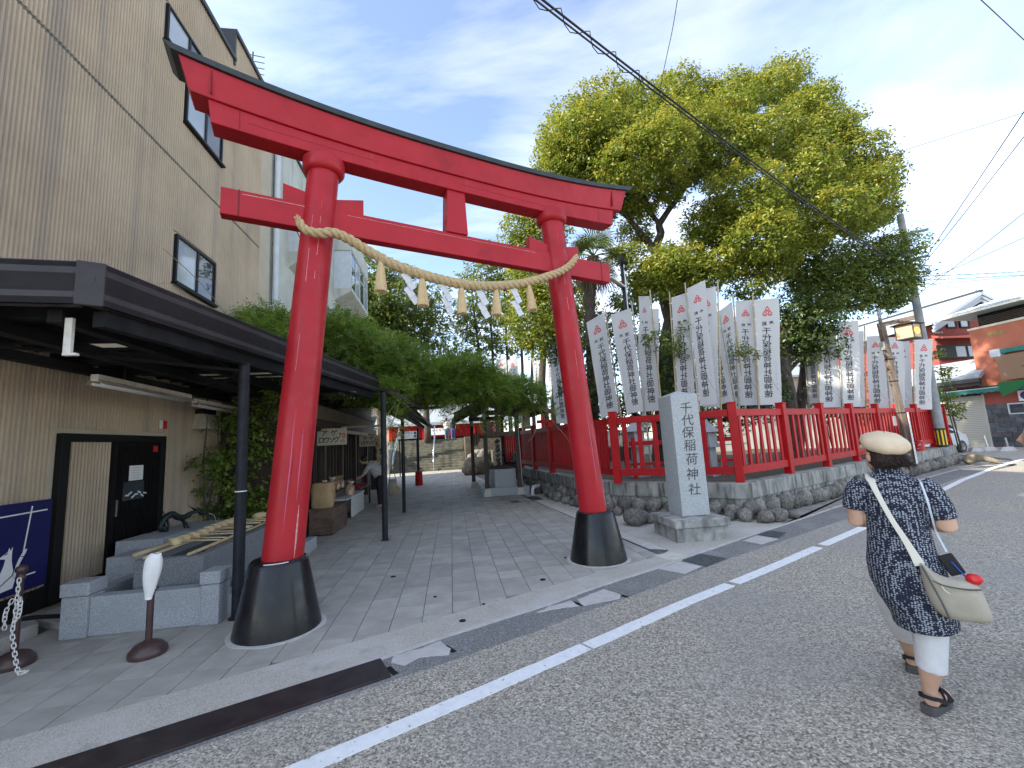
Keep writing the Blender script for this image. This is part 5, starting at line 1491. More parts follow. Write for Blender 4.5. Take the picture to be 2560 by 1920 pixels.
b.bb(u0, u1, v0, v0 + .1, .06, .80); b.bb(u0, u1, v1 - .1, v1, .06, .80); b.bb(u0, u0 + .1, v0 + .1, v1 - .1, .06, .80); b.bb(u1 - .1, u1, v0 + .1, v1 - .1, .06, .80); b.bb(u0 + .1, u1 - .1, v0 + .1, v1 - .1, .06, .5)
b.obj('body', MT['granite_lt'], gb, bevel=.008); b = MB(PROT); b.bb(u0 + .1, u1 - .1, v0 + .1, v1 - .1, .5, .74); b.obj('water', MT['water'], gb)
b = MB(PROT)
for k in range(5): b.tube([(1.2, 14.15 + .3 * k, .84), (2.15, 14.1 + .3 * k, .86)], .022, 8)
tag(b.obj('bamboo_bundle', MT['wood_dark'], auto=40), 'dark bamboo poles laid across the basin under the pavilion', 'bamboo poles')
dk = wpthing('bird_spout', 'black metal spout figure with raised neck above the pavilion basin', 'spout', 1.9, 15.5, .8)
b = MB(PROT); b.tube(catmull([(2.2, 15.6, .85), (2.05, 15.5, .95), (1.9, 15.4, .92), (1.82, 15.3, 1.1), (1.80, 15.25, 1.28), (1.72, 15.2, 1.22)], 5), [.05] * 14 + [.04] * 6 + [.03] * 6, 8); b.tube(catmull([(2.2, 15.6, .85), (2.3, 15.6, 1.0), (2.42, 15.65, 1.15)], 5), [.06, .055, .05, .045, .04, .035, .03, .03, .025, .02, .01], 8); b.obj('body', MT['black_gloss'], dk, smooth=True)
def slip(label, u, v, z, w, h, m='paper'):
    b = MB(PROT); b.bb(u - w / 2, u + w / 2, v, v + .006, z - h / 2, z + h / 2); o = b.obj('paper_slip', MT['sign_white'] if m == 'paper' else MT[m]); tag(o, label, 'paper slip')
    c = MB(PROT); c.bb(u - .012, u + .012, v - .002, v, z - h * .35, z + h * .35); c.obj('print', MT['ink_grey'], o)
slip('white paper slip pasted high on the front left pavilion post', 1.04, 13.79, 2.74, .12, .20)
slip('grey paper slip below the white one on the pavilion post', 1.05, 13.78, 2.50, .09, .17, 'oldconc')
slip('paper slip on the rear left pavilion post', .80, 17.0, 2.45, .11, .19, 'oldconc')
slip('tall white votive strip hung at the right pavilion post', 2.22, 13.7, 2.40, .14, .32)
wb = wpthing('wooden_tag', 'pale wooden plank sign leaning behind the right pavilion post', 'wooden tag', 2.5, 14.2, 2.2)
b = MB(PROT); b.bb(2.45, 2.62, 14.2, 14.23, 2.05, 2.65); b.obj('plank', MT['bamboo_grey'], wb); b = MB(PROT); b.bb(2.42, 2.45, 14.2, 14.24, 2.0, 2.65); b.obj('edge', MT['bamboo'], wb)
sr = wpthing('straw_garland', 'thin straw garland with white paper zigzags under the pavilion beam', 'straw garland', 1.6, 14, 2.3)
b = MB(PROT); b.tube(catmull([(1.1, 13.95, 2.42), (1.4, 13.95, 2.30), (1.7, 13.95, 2.30), (2.08, 13.9, 2.42)], 6), .014, 6); b.obj('cord', MT['straw'], sr, smooth=True)
for u in (1.38, 1.75):
    b = MB(PROT)
    for k in range(3): b.box((u + .02 * (-1) ** k, 13.95, 2.24 - .085 * k), (.07, .006, .09), mat=Matrix.Rotation(R(20 * (-1) ** k), 4, 'Y'))
    b.obj('zigzag', MT['sign_white'], sr)
bl_ = wpthing('bamboo_bells', 'bunch of dangling bamboo tubes and slips on the left pavilion post', 'wind chimes', .95, 15.5, 1.8)
for k in range(9):
    b = MB(PROT); u, v = .92 - .02 * (k % 3), 14.6 + .28 * k; b.tube([(u, v, 2.3), (u, v, 2.05)], .004, 4); b.tube([(u, v, 2.05), (u, v, 1.72 - .07 * (k % 3))], .02, 7); b.obj('tube', MT['bamboo_grey' if k % 2 else 'wood_mid'], bl_)
pe = MB(PROT); pe.tube(catmull([(2.42, 13.45, .0), (2.42, 13.45, .10), (2.44, 13.48, .19), (2.52, 13.6, .23), (2.7, 13.8, .23)], 5), .055, 14); pe.lathe([(.062, .07), (.062, .10)], 14, (2.42, 13.45, 0)); pe.tube([(2.47, 13.53, .215), (2.53, 13.61, .23)], .063, 14)
tag(pe.obj('pipe_elbow', MT['pvc'], auto=50), 'white plastic drain pipe elbow beside the stone wall foot', 'pipe')
cdp = MB(PROT); cdp.tube(catmull([(2.17, 13.76, 0.3), (2.15, 13.76, 1.2), (2.14, 13.76, 2.2), (2.3, 13.7, 2.12), (2.6, 13.75, 2.2)], 6), .009, 5); tag(cdp.obj('cable', MT['pvc'], smooth=True), 'thin white cable running down the right pavilion post', 'cable')

# ================================================================== stone staircase and the upper terrace
sc_ = wpthing('stone_staircase', 'broad mossy stone staircase with steel handrails at the end of the path', 'staircase', -1.6, 30)
for k in range(13):
    b = MB(PROT); b.bb(-4.1, .9, 30.2 + .31 * k, 34.4, .168 * k if k == 0 else .168 * k - .02, .168 * (k + 1)); b.obj('step', MT['stairs'], sc_, bevel=.012)
for u, z0 in ((-1.25, 0), (-3.95, 0)):
    b = MB(PROT); b.tube([(u, 30.1, .95), (u, 34.3, 3.2)], .035, 8); b.tube([(u, 30.1, 0), (u, 30.1, .95)], .03, 8); b.tube([(u, 34.3, 2.1), (u, 34.3, 3.2)], .03, 8); b.tube([(u, 30.1, .55), (u, 34.3, 2.8)], .025, 6)
    b.obj('handrail', MT['stainless'], sc_, smooth=True)
b = MB(PROT); b.bb(-40, 60, 34.4, 120, -.05, 2.17); b.bb(-5.2, -4.1, 29.6, 34.4, -.05, 1.6); struct(b.obj('terrace', MT['wallconc']))
bw = wpthing('boulder_wall', 'dark stone retaining wall right of the staircase', 'stone wall', 2, 29)
b = MB(PROT); b.bb(.92, 8, 29.8, 34.39, 0, 2.2); b.bb(2.6, 8, 18, 29.8, 0, 1.2); b.obj('core', MT['soil'], bw)
sm = []
for k in range(4):
    b = MB(); b.ico((0, 0, 0), 1, 2, (1, 1, 1), .5, k + 3); me = b.mesh('stone', True); me.materials.append(MT['stone']); sm.append(me)
def stone(parent, p, sx, sy, sz, rz, name='stone', mats=None):
    o = bpy.data.objects.new(name, sm[rnd.randrange(4)]); COL.objects.link(o)
    o.parent = parent; o.matrix_parent_inverse = parent.matrix_basis.inverted()
    o.location = p; o.scale = (sx, sy, sz); o.rotation_euler = (rnd.uniform(-.2, .2), rnd.uniform(-.2, .2), rz)
    return o
for k in range(14): stone(bw, PW(rnd.uniform(1.0, 2.4), rnd.uniform(29.2, 30.0), rnd.uniform(.1, 1.2)), .36, .3, .3, rnd.uniform(0, 3))
for k in range(6): stone(bw, PW(2.0, 19.2, .75 + .2 * k), .12, .12, .11, rnd.uniform(0, 3))
bo = MB(PROT); bo.ico((1.5, 24.6, .35), .8, 3, (.9, .7, .75), .5, 5); tag(bo.obj('boulder', MT['boulder'], smooth=True), 'tan boulder behind the wooden pavilion', 'boulder')
bo = MB(PROT); bo.ico((.95, 24.0, .22), .42, 2, (1, .8, .8), .5, 9); tag(bo.obj('boulder', MT['boulder'], smooth=True), 'smaller light boulder left of the tan boulder near staircase', 'boulder')
# red gate boards right behind the pavilion
rg = wpthing('red_board_fence', 'bright red boarded panel seen behind the pavilion basin', 'board fence', 2.5, 19.0)
for k in range(7):
    b = MB(PROT); b.bb(2.20 + k * .10, 2.285 + k * .10, 19.0, 19.03, .62, 2.0); b.obj('board', MT['fence'], rg)
b = MB(PROT); b.bb(2.18, 2.92, 19.03, 19.08, .85, .95); b.bb(2.18, 2.92, 19.03, 19.08, 1.75, 1.85); b.objs('rail', MT['fence'], rg)
# shrine buildings on the terrace
shr = wpthing('shrine_hall', 'low red and black shrine hall with white curtain on the upper terrace', 'shrine hall', -.5, 39, 2.17)
b = MB(PROT); b.bb(-5.5, 4.5, 40.0, 46, 2.17, 3.9); b.obj('wall', MT['fence'], shr)
b = MB(PROT); b.bb(-5.5, 4.5, 39.9, 40.0, 2.17, 2.45); b.obj('base', MT['under'], shr)
b = MB(PROT); b.add([(-6.5, 38.6, 3.75), (5.5, 38.6, 3.75), (5.5, 43, 6.2), (-6.5, 43, 6.2), (-6.5, 38.6, 3.5), (5.5, 38.6, 3.5), (5.5, 43, 5.9), (-6.5, 43, 5.9)], [(0, 1, 2, 3), (7, 6, 5, 4), (0, 4, 5, 1), (1, 5, 6, 2), (2, 6, 7, 3), (3, 7, 4, 0)]); b.obj('roof', MT['roof_grey'], shr)
b = MB(PROT); b.bb(-2.1, -.4, 38.5, 38.53, 2.62, 3.2); cu_ = b.obj('curtain', MT['sign_white'], shr)
M_ = plane_M(PW(-1.25, 38.48, 2.98), ND, (0, 0, 1))
flat_text('lettering', *marks_line(5, .3, 0, .2, -.6, .05, 60), MT['ink'], cu_, M_)
b = MB(PROT)
for u in (-5.2, -2.4, -.2, 2, 4.3): b.bb(u - .12, u + .12, 38.8, 39.04, 2.17, 3.7)
b.objs('column', MT['fence'], shr)
lo_b = wpthing('shop_signboard', 'white shop signboard with black and red writing near the stairs', 'signboard', -2.4, 27, 2.2)
b = MB(PROT); b.bb(-3.1, -2.0, 26.5, 26.55, 2.18, 2.62); bo_ = b.obj('board', MT['sign_white'], lo_b)
M_ = plane_M(PW(-2.55, 26.49, 2.42), ND, (0, 0, 1))
flat_text('lettering', *text2d([('本', .42, .09, .2, .2), ('店', .42, -.11, .2, .2), ], .02), MT['ink'], bo_, M_)
flat_text('lettering', *marks_line(6, .13, 0, .11, -.45, .1, 80), MT['ink'], bo_, M_)
flat_text('lettering_red', *marks_line(4, .14, 0, .12, -.42, -.09, 90), MT['sign_red'], bo_, M_)
b = MB(PROT)
for u in (-3.05, -2.05): b.bb(u - .03, u + .03, 26.55, 26.6, 0, 2.2)
b.objs('stand', MT['under'], lo_b)
crm = wpthing('cream_house', 'cream rendered house with grey tiled roof far behind the staircase', 'house', -5, 44, 2.17)
b = MB(PROT); b.bb(-9, -2.2, 43, 50, 2.17, 6.2); b.obj('wall', MT['plaster'], crm); b = MB(PROT); b.bb(-9.5, -1.8, 42.4, 50.5, 6.2, 6.5); b.obj('roof', MT['roof_grey'], crm)
for k in range(3):
    b = MB(PROT); b.bb(-8 + 2 * k, -6.9 + 2 * k, 42.96, 43, 3.6, 4.8); b.obj('window', MT['glass'], crm)

# ================================================================== retaining wall, river stones and red fence
WL = [(0.0, 19.5), (0.35, 16.25), (1.5, 11.41), (2.05, 9.81), (4.29, 8.27), (15.35, 15.65), (16.5, 16.5)]
rw = thing('retaining_wall', 'stained concrete retaining wall on river stones below the red fence', 'retaining wall', (4.29, 8.27, 0), 0); WORLDP.add(rw.name)
def strip(P, w0, w1, z0, z1):
    """solid strip along a polyline; w to the left (inside) of the walking direction"""
    b = MB(); A_, B_ = [], []
    for i, p in enumerate(P):
        t0 = (Vector(P[i]) - Vector(P[i - 1])).normalized() if i else (Vector(P[1]) - Vector(P[0])).normalized()
        t1 = (Vector(P[i + 1]) - Vector(P[i])).normalized() if i < len(P) - 1 else t0
        n = (Vector((-t0.y, t0.x)) + Vector((-t1.y, t1.x))); n.normalize(); k = 1 / max(.4, n.dot(Vector((-t1.y, t1.x))))
        A_.append((p[0] + n.x * w0 * k, p[1] + n.y * w0 * k)); B_.append((p[0] + n.x * w1 * k, p[1] + n.y * w1 * k))
    vv, ff = [], []
    for a_, c_ in zip(A_, B_): vv += [(a_[0], a_[1], z0), (c_[0], c_[1], z0), (c_[0], c_[1], z1), (a_[0], a_[1], z1)]
    m = len(P)
    for i in range(m - 1):
        o, q = 4 * i, 4 * i + 4
        for j in range(4): ff.append((o + j, q + j, q + (j + 1) % 4, o + (j + 1) % 4))
    ff += [(3, 2, 1, 0), (4 * m - 4, 4 * m - 3, 4 * m - 2, 4 * m - 1)]
    b.add(vv, ff); return b
strip(WL, 0, .32, .36, .65).obj('coping', MT['wallconc'], rw, bevel=.012)
strip(WL, .03, .30, -.05, .36).obj('footing', MT['wallconc'], rw)
nst = 0
for i in range(len(WL) - 1):
    a_, c_ = Vector(WL[i]), Vector(WL[i + 1]); L_ = (c_ - a_).length; t = (c_ - a_) / L_; n = Vector((-t.y, t.x)); ang = math.atan2(t.y, t.x)
    s_ = .1
    while s_ < L_ - .05:
        sx = rnd.uniform(.10, .16) if i != 3 else rnd.uniform(.12, .19); sz = rnd.uniform(.14, .20)
        p = a_ + t * (s_ + sx) - n * rnd.uniform(.0, .06)
        stone(rw, (p.x, p.y, sz * .95), sx, .13, sz, ang + rnd.uniform(-.3, .3)); nst += 1
        if i in (1, 2, 3) and rnd.random() < .75:
            p2 = p - n * rnd.uniform(.16, .26) + t * rnd.uniform(-.08, .08); s2 = rnd.uniform(.08, .14)
            stone(rw, (p2.x, p2.y, s2 * .75), s2, s2 * .9, s2, rnd.uniform(0, 3)); nst += 1
        s_ += sx * 1.95
for (x, y, s_) in ((2.15, 8.35, .2), (2.45, 8.45, .12), (4.35, 7.95, .14), (4.62, 8.0, .16), (5.0, 8.15, .1)):
    stone(rw, (x, y, s_ * .7), s_ * 1.1, s_, s_ * .85, rnd.uniform(0, 3))
bd = MB(); bd.prism([(0.3, 19.4), (.62, 16.35), (1.77, 11.5), (2.28, 9.98), (4.28, 8.6), (15.2, 15.9), (16.2, 16.6), (10, 28), (1, 30)], -.05, .6)
struct(bd.obj('raised_bed', MT['soil']))
def ray_z(p0, p1, t): return Vector(p0).lerp(Vector(p1), t)
def fence(label, P, posts, slat_gap, slat_w, nper=None, ext=(0, 0)):
    """P: post positions along one straight run"""
    P = [Vector((*p, 0)) for p in P]
    t = (P[-1] - P[0]).normalized(); n = Vector((t.y, -t.x, 0)); ang = math.atan2(t.y, t.x)
    f = thing('red_fence', label, 'fence', (P[0].x, P[0].y, .65), 0, 'red wooden fence runs on the stone wall'); WORLDP.add(f.name)
    for k, p in enumerate(P):
        if not posts[k]: continue
        b = MB(); b.box((p.x, p.y, 1.41), (.155, .155, 1.53), rz=ang); po_ = b.obj('post', MT['fence'], f, bevel=.006)
        b = MB(); b.box((p.x, p.y, 2.185), (.168, .168, .03), rz=ang); b.obj('cap', MT['fence'], po_, bevel=.006)
    for p, q in zip(P[:-1], P[1:]):
        b = MB(); b.bar(p + t * .08 + Vector((0, 0, 1.99)), q - t * .08 + Vector((0, 0, 1.99)), .085, .14); b.obj('rail', MT['fence'], f, bevel=.005)
        b = MB(); b.bar(p + t * .08 + Vector((0, 0, .875)), q - t * .08 + Vector((0, 0, .875)), .085, .15); b.obj('rail', MT['fence'], f, bevel=.005)
        L_ = (q - p).length - .16; m = max(1, round(L_ / slat_gap))
        sm_ = MB(); sm_.bb(-slat_w / 2, slat_w / 2, -.018, .018, .95, 1.92); me = sm_.mesh('slat'); me.materials.append(MT['fence'])
        for k in range(m):
            c = p + t * (.08 + L_ * (k + .5) / m)
            o = bpy.data.objects.new('slat', me); COL.objects.link(o); o.parent = f; o.matrix_parent_inverse = f.matrix_basis.inverted()
            o.location = (c.x, c.y, 0); o.rotation_euler = (0, 0, ang)
            bv = o.modifiers.new('bevel', 'BEVEL'); bv.width = .004; bv.segments = 1
    return f
LF = [(0.22, 17.3), (0.66, 15.4), (1.10, 13.5), (1.62, 11.6), (2.16, 9.72)]
fence('red wooden fence run along the path, between the pavilion and the wall corner', LF, (1, 1, 1, 1, 0), .155, .085)
fence('short red fence run with wide gaps behind the granite monument', [(2.19, 9.62), (4.29, 8.52)], (1, 1), .30, .095)
RF_ = [(4.29, 8.52), (5.92, 9.60), (7.55, 10.72), (9.12, 11.80), (10.70, 12.86), (12.25, 13.90), (13.7, 14.88), (15.0, 15.75), (16.2, 16.45)]
fence('long red fence run beside the street, up to the concrete utility pole', RF_, (0, 1, 1, 1, 1, 1, 1, 1, 1), .255, .085)
# a solid red board stretch near the far end
bp = thing('red_board_gate', 'solid red boarded gate leaf in the fence near the utility pole', 'gate', (12.3, 14.0, .65), 0); WORLDP.add(bp.name)
t_ = (Vector(RF_[6]) - Vector(RF_[5])).normalized(); a0 = Vector(RF_[5]) + t_ * .1
for k in range(8):
    c = a0 + t_ * (.09 + .19 * k); b = MB(); b.box((c.x + t_.y * -.03, c.y + t_.x * .03, 1.42), (.185, .02, 1.0), rz=math.atan2(t_.y, t_.x)); b.obj('board', MT['fence'], bp, bevel=.003)
# low red rail and grey stones behind the monument fence
lr = thing('inner_red_rail', 'low dark red rail in the shade behind the monument fence', 'rail', (4, 10.5, .6), 0); WORLDP.add(lr.name)
b = MB(); b.bar((2.8, 10.8, 1.45), (5.4, 10.4, 1.45), .08, .1); b.bar((2.8, 10.8, .95), (5.4, 10.4, .95), .06, .06)
for k in range(4): b.bar((2.9 + .8 * k, 10.75 - .12 * k, .6), (2.9 + .8 * k, 10.75 - .12 * k, 1.6), .08, .08)
b.objs('rail', MT['fence'], lr)
def lantern_stone(x, y, s, label):
    t = thing('stone_lantern', label, 'stone lantern', (x, y, .6), .4, 'stone lanterns behind the red fence')
    b = MB(); b.bb(-.2 * s, .2 * s, -.2 * s, .2 * s, 0, .18 * s); b.bb(-.11 * s, .11 * s, -.11 * s, .11 * s, .18 * s, .75 * s); b.obj('base', MT['granite'], t, bevel=.01)
    b = MB(); b.bb(-.2 * s, .2 * s, -.2 * s, .2 * s, .75 * s, .85 * s); b.bb(-.15 * s, .15 * s, -.15 * s, .15 * s, .85 * s, 1.15 * s); b.obj('fire_box', MT['granite'], t, bevel=.01)
    b = MB(); b.lathe([(.34 * s, 1.15 * s), (.30 * s, 1.22 * s), (.08 * s, 1.40 * s), (.05 * s, 1.45 * s), (.0, 1.5 * s)], 4); b.obj('roof', MT['granite'], t, bevel=.01)
lantern_stone(3.1, 11.2, 1.0, 'grey stone lantern behind the gap left of the monument')
lantern_stone(4.6, 10.4, .9, 'grey stone lantern seen right of the monument through the fence')
rt = thing('small_red_torii', 'small red torii posts far behind the left fence run', 'torii gate', (1.9, 20.5, .6), .2)
b = MB(); b.tube([(-.6, 0, 0), (-.55, 0, 2.3)], .09, 12); b.tube([(.6, 0, 0), (.55, 0, 2.3)], .09, 12); b.objs('pillar', MT['fence'], rt, smooth=True)
b = MB(); b.bb(-1.0, 1.0, -.09, .09, 2.3, 2.5); b.bb(-.85, .85, -.06, .06, 1.85, 2.0); b.objs('beam', MT['fence'], rt, bevel=.006)
nt_ = thing('fence_notice', 'narrow white notice strip fixed to the fence right of the torii pillar', 'notice', (1.9, 10.55, 1.5), 0); WORLDP.add(nt_.name)
t_ = (Vector(LF[4]) - Vector(LF[3])).normalized(); c = Vector((1.83, 10.5))
b = MB(); b.box((1.79, 10.45, 1.42), (.17, .012, .72), rz=math.atan2(t_.y, t_.x)); no_ = b.obj('strip', MT['sign_white'], nt_)
M_ = plane_M((1.79 - .0075 * .95, 10.45 - .0075 * .3 - .004, 1.42), (t_.x, t_.y, 0), (0, 0, 1))
flat_text('lettering', *marks_line(4, 0, -.13, .085, 0, .26, 40), MT['ink_grey'], no_, M_)

# ================================================================== granite monument
mo = thing('stone_monument', 'square granite shrine name pillar on a weathered two step plinth', 'monument', (2.745, 7.273, 0), R(6.5))
b = MB(); b.bb(-.415, .415, -.415, .415, -.02, .205); b.obj('plinth', MT['plinth'], mo, bevel=.008)
b = MB(); b.bb(-.448, .448, -.448, .448, .207, .328); b.obj('plinth_slab', MT['plinth'], mo, bevel=.012)
b = MB(); h_ = .235; cx_, cy_ = 0.065, 0.085
b.add([(cx_ - h_, cy_ - h_, .33), (cx_ + h_, cy_ - h_, .33), (cx_ + h_, cy_ + h_, .33), (cx_ - h_, cy_ + h_, .33), (cx_ - h_, cy_ - h_, 2.275), (cx_ + h_, cy_ - h_, 2.275), (cx_ + h_, cy_ + h_, 2.275), (cx_ - h_, cy_ + h_, 2.275), (cx_, cy_, 2.36)],
      [(3, 2, 1, 0), (0, 1, 5, 4), (1, 2, 6, 5), (2, 3, 7, 6), (3, 0, 4, 7), (4, 5, 8), (5, 6, 8), (6, 7, 8), (7, 4, 8)])
pil = b.obj('pillar', MT['granite_lt'], mo, bevel=.008)
M_ = Matrix(((1, 0, 0, cx_), (0, 0, -1, cy_ - h_ - .0015), (0, 1, 0, 0), (0, 0, 0, 1)))
zs = (2.055, 1.855, 1.655, 1.445, 1.225, .985, .745)
it = [(c_, .015 + .01 * math.sin(k * 2.1), z, .215, .205, .10) for k, (c_, z) in enumerate(zip('千代保稲荷神社', zs))]
flat_text('engraved_name', *text2d(it, .004), MT['engrave'], pil, M_, thick=.003)

# ================================================================== votive banners
TXT = '千代保稲荷神社御神徳'
def banner(label, TL, TR, BL, BR, mirror=False, pole='R', wave=.03, seed=0, pz0=.55, ptop=.18, m=0.0, grp='white votive banners behind the red fence'):
    TL, TR, BL, BR = map(Vector, (TL, TR, BL, BR))
    n = (TR - TL).cross(BL - TL).normalized()
    if n.y > 0: n = -n
    Hh = (BL - TL).length; Ww = max(.3, (TR - TL).length)
    base = (BR if pole == 'R' else BL); t = thing('votive_banner', label, 'banner', (base.x, base.y, pz0), 0, grp); WORLDP.add(t.name)
    def S(a_, b_, off=0.0):
        p = TL.lerp(TR, a_).lerp(BL.lerp(BR, a_), b_)
        k = (1 - a_) if pole == 'R' else a_
        w = wave * (k ** .7) * (math.sin(b_ * 5.2 + seed * 1.7 + a_ * 1.5) * .8 + .55 * math.sin(b_ * 11 + seed * 2.9 + a_ * 5))
        w += .006 * math.sin(a_ * 7 + seed + b_ * 3)
        return p + n * (w + off)
    nx, ny = 10, 30
    b = MB(); vv, ff = [], []
    for j in range(ny + 1):
        for i in range(nx + 1): vv.append(S(i / nx, j / ny))
    for j in range(ny):
        for i in range(nx):
            o = j * (nx + 1) + i; ff.append((o, o + 1, o + nx + 2, o + nx + 1))
    b.add(vv, ff); cl_ = b.obj('cloth', MT['cloth_white'], t, smooth=True)
    def pr(name, V, F, mm):
        V, F = densify(V, F, .035)
        V2 = []
        for x, y in V:
            a_ = .5 + (-x if mirror else x); V2.append(tuple(S(min(max(a_, .01), .99), y, .005)))
        me = bpy.data.meshes.new(name); me.from_pydata(V2, [], F)
        mkobj(name, me, mm, cl_)
    asp = Hh / Ww
    V, F = emblem2d(0, 0, 1.0)
    es = .175
    pr('emblem', [(x * es, .125 - y * es / asp) for x, y in V], F, MT['ink_red'])
    cw = .30; items = [('奉', -.15, 0, 1, 1), ('献', .15, 0, 1, 1)]
    V, F = text2d([(c_, x / .20, 0, 1, 1) for c_, x, *_ in items], .008)
    pr('lettering', [(x * .20, .235 - y * .20 / asp) for x, y in V], F, MT['ink'])
    V, F = [], []
    for k, c_ in enumerate(TXT):
        v_, f_2 = text2d([(c_, 0, 0, 1, 1)], .010)
        o = len(V); V += [(.07 + x * .40, .305 + .066 * k - y * .069) for x, y in v_]; F += [tuple(i + o for i in q) for q in f_2]
    pr('lettering', V, F, MT['ink'])
    V, F = [], []
    for col, n_c, x0, y0, st_, sz in ((0, 9, -.27, .50, .026, .055), (1, 7, -.33, .60, .024, .05), (2, 4, -.31, .72, .045, .10)):
        for k in range(n_c):
            v_, f_2 = marks2d(seed * 31 + col * 17 + k)
            o = len(V); V += [(x0 + x * sz, y0 + st_ * k + y * sz / asp) for x, y in v_]; F += [tuple(i + o for i in q) for q in f_2]
    pr('lettering_small', V, F, MT['ink_grey'])
    # bamboo pole along one edge
    e0, e1 = (TR, BR) if pole == 'R' else (TL, BL)
    side = (TR - TL).normalized() * (.035 if pole == 'R' else -.035)
    d_ = (e1 - e0) / max(.01, (e0.z - e1.z))
    top = e0 + side - d_ * ptop; bot = e1 + side + d_ * (e1.z - pz0)
    b = MB(); P_ = [top.lerp(bot, k / 12) for k in range(13)]
    b.tube(P_, [.016 + .010 * k / 12 for k in range(13)], 8)
    for k in range(1, 12): b.tube([P_[k] - (P_[k] - P_[k - 1]) * .02, P_[k] + (P_[k] - P_[k - 1]) * .02], .020 + .010 * k / 12, 8)
    b.obj('pole', MT['bamboo' if seed % 2 else 'bamboo_grey'], t, smooth=True)
    b = MB()
    for k in range(7):
        q = (k + .3) / 7; p = S(1 if pole == 'R' else 0, q); c_ = e0.lerp(e1, q) + side
        b.bar(p - side * .5, c_ + side * .6, .006, .035)
    b.objs('tie', MT['sign_white'], t)
    b = MB(); b.tube([S(0, 0.0) + Vector((0, 0, .005)), S(1, 0.0) + Vector((0, 0, .005))], .008, 6); b.obj('top_rod', MT['sign_white'], t)
    return t
def yo(w, sgn=1, full=.56): return sgn * math.sqrt(max(0, full * full - w * w))
banner('white votive banner seen just left of the right torii pillar, behind it', (1.36, 14.5, 4.66), (1.64, 14.2, 4.82), (1.39, 14.5, 2.19), (1.80, 14.25, 2.14), False, 'R', seed=0)
banner('white votive banner nearest the right torii pillar on its right, top edge steeply slanting', (2.13, 11.5, 4.75), (2.59, 11.3, 4.96), (2.31, 11.5, 2.14), (2.75, 11.3, 2.26), False, 'R', seed=1)
banner('white votive banner second from the right torii pillar, readable writing and slanted top', (2.68, 11.0, 4.79), (3.20, 10.9, 4.92), (2.87, 11.0, 2.20), (3.27, 10.9, 2.25), False, 'R', seed=2)
banner('narrow twisted white banner with pointed top left of the monument', (3.44, 11.0, 5.26), (3.64, 10.7, 5.15), (3.24, 11.0, 2.24), (3.60, 10.6, 2.23), False, 'R', seed=3, wave=.05)
banner('white banner half hidden behind the narrow twisted one left of the monument', (3.85, 12.0, 5.2), (4.35, 12.1, 5.22), (3.62, 12.0, 2.29), (4.08, 12.1, 2.3), False, 'L', seed=4)
banner('white banner with mirrored writing rising directly behind the monument top', (4.11, 10.5, 5.01), (4.45, 10.2, 5.04), (4.0, 10.5, 2.15), (4.30, 10.2, 2.15), True, 'L', seed=5)
banner('tall narrow white banner right above the monument, top higher than the rest', (4.36, 10.1, 5.09), (4.67, 9.8, 5.18), (4.36, 10.1, 2.25), (4.62, 9.8, 2.25), True, 'L', seed=6)
banner('broad white banner just right of the tall narrow one above the monument', (4.69, 10.4, 5.12), (5.12, 10.2, 5.13), (4.55, 10.4, 2.24), (4.85, 10.2, 2.21), True, 'R', seed=7)
banner('leaning white banner squeezed between broad banner and sunlit banner', (5.12, 11.1, 4.78), (5.42, 10.9, 4.75), (5.15, 11.1, 2.28), (5.56, 10.9, 2.38), False, 'R', seed=8)
banner('white banner with a folded slanting top right of the leaning banner', (5.50, 11.1, 4.72), (5.83, 10.9, 4.95), (5.50, 11.1, 2.28), (5.80, 10.9, 2.29), False, 'R', seed=9, wave=.05)
banner('white banner with mirrored writing next left of the widest full banner', (5.92, 10.9, 4.96), (6.30, 10.7, 4.89), (5.72, 10.9, 2.25), (6.13, 10.7, 2.23), True, 'L', seed=10)
banner('widest full white banner with mirrored writing left of the dark tree', (6.24, 10.6, 4.87), (6.86, 10.6, 4.89), (6.04, 10.6, 2.22), (6.57, 10.6, 2.21), True, 'L', seed=11, wave=.02)
banner('narrow white banner edge on, just right of the dark tree trunk', (10.15, 14.6, 4.83), (10.5, 14.4, 4.82), (10.0, 14.6, 2.4), (10.30, 14.4, 2.39), True, 'L', seed=12)
banner('white banner with leaves over its top, first full one right of the dark tree', (9.95, 13.6, 4.78), (10.40, 13.5, 4.82), (9.62, 13.6, 2.2), (10.2, 13.5, 2.17), True, 'L', seed=13)
banner('white banner with sunlit top, second full one right of the dark tree', (10.44, 13.4, 4.84), (11.06, 13.4, 4.86), (10.20, 13.4, 2.21), (10.76, 13.4, 2.16), True, 'L', seed=14)
banner('white banner third right of the dark tree, partly covered by its neighbours', (11.50, 14.5, 4.71), (12.03, 14.4, 4.74), (11.15, 14.5, 2.2), (11.66, 14.4, 2.18), True, 'R', seed=15)
banner('shorter white banner fourth right of the dark tree, left of the lantern post', (12.17, 14.5, 4.55), (12.58, 14.3, 4.52), (11.88, 14.5, 2.11), (12.35, 14.3, 2.11), True, 'R', seed=16)
banner('white banner immediately right of the leaning lantern post', (13.37, 15.1, 4.61), (13.90, 15.0, 4.57), (13.05, 15.1, 2.15), (13.52, 15.0, 2.09), True, 'L', seed=17)
banner('white banner between lantern post and utility pole, middle of the three', (14.05, 15.6, 4.5), (14.45, 15.4, 4.48), (13.70, 15.6, 2.1), (14.16, 15.4, 2.04), True, 'L', seed=18)
banner('white banner touching the utility pole, the last of the row', (14.40, 15.15, 4.47), (15.0, 15.1, 4.44), (14.0, 15.15, 2.02), (14.50, 15.1, 1.98), True, 'L', seed=19)
FAR = 'far white banners on the terrace'
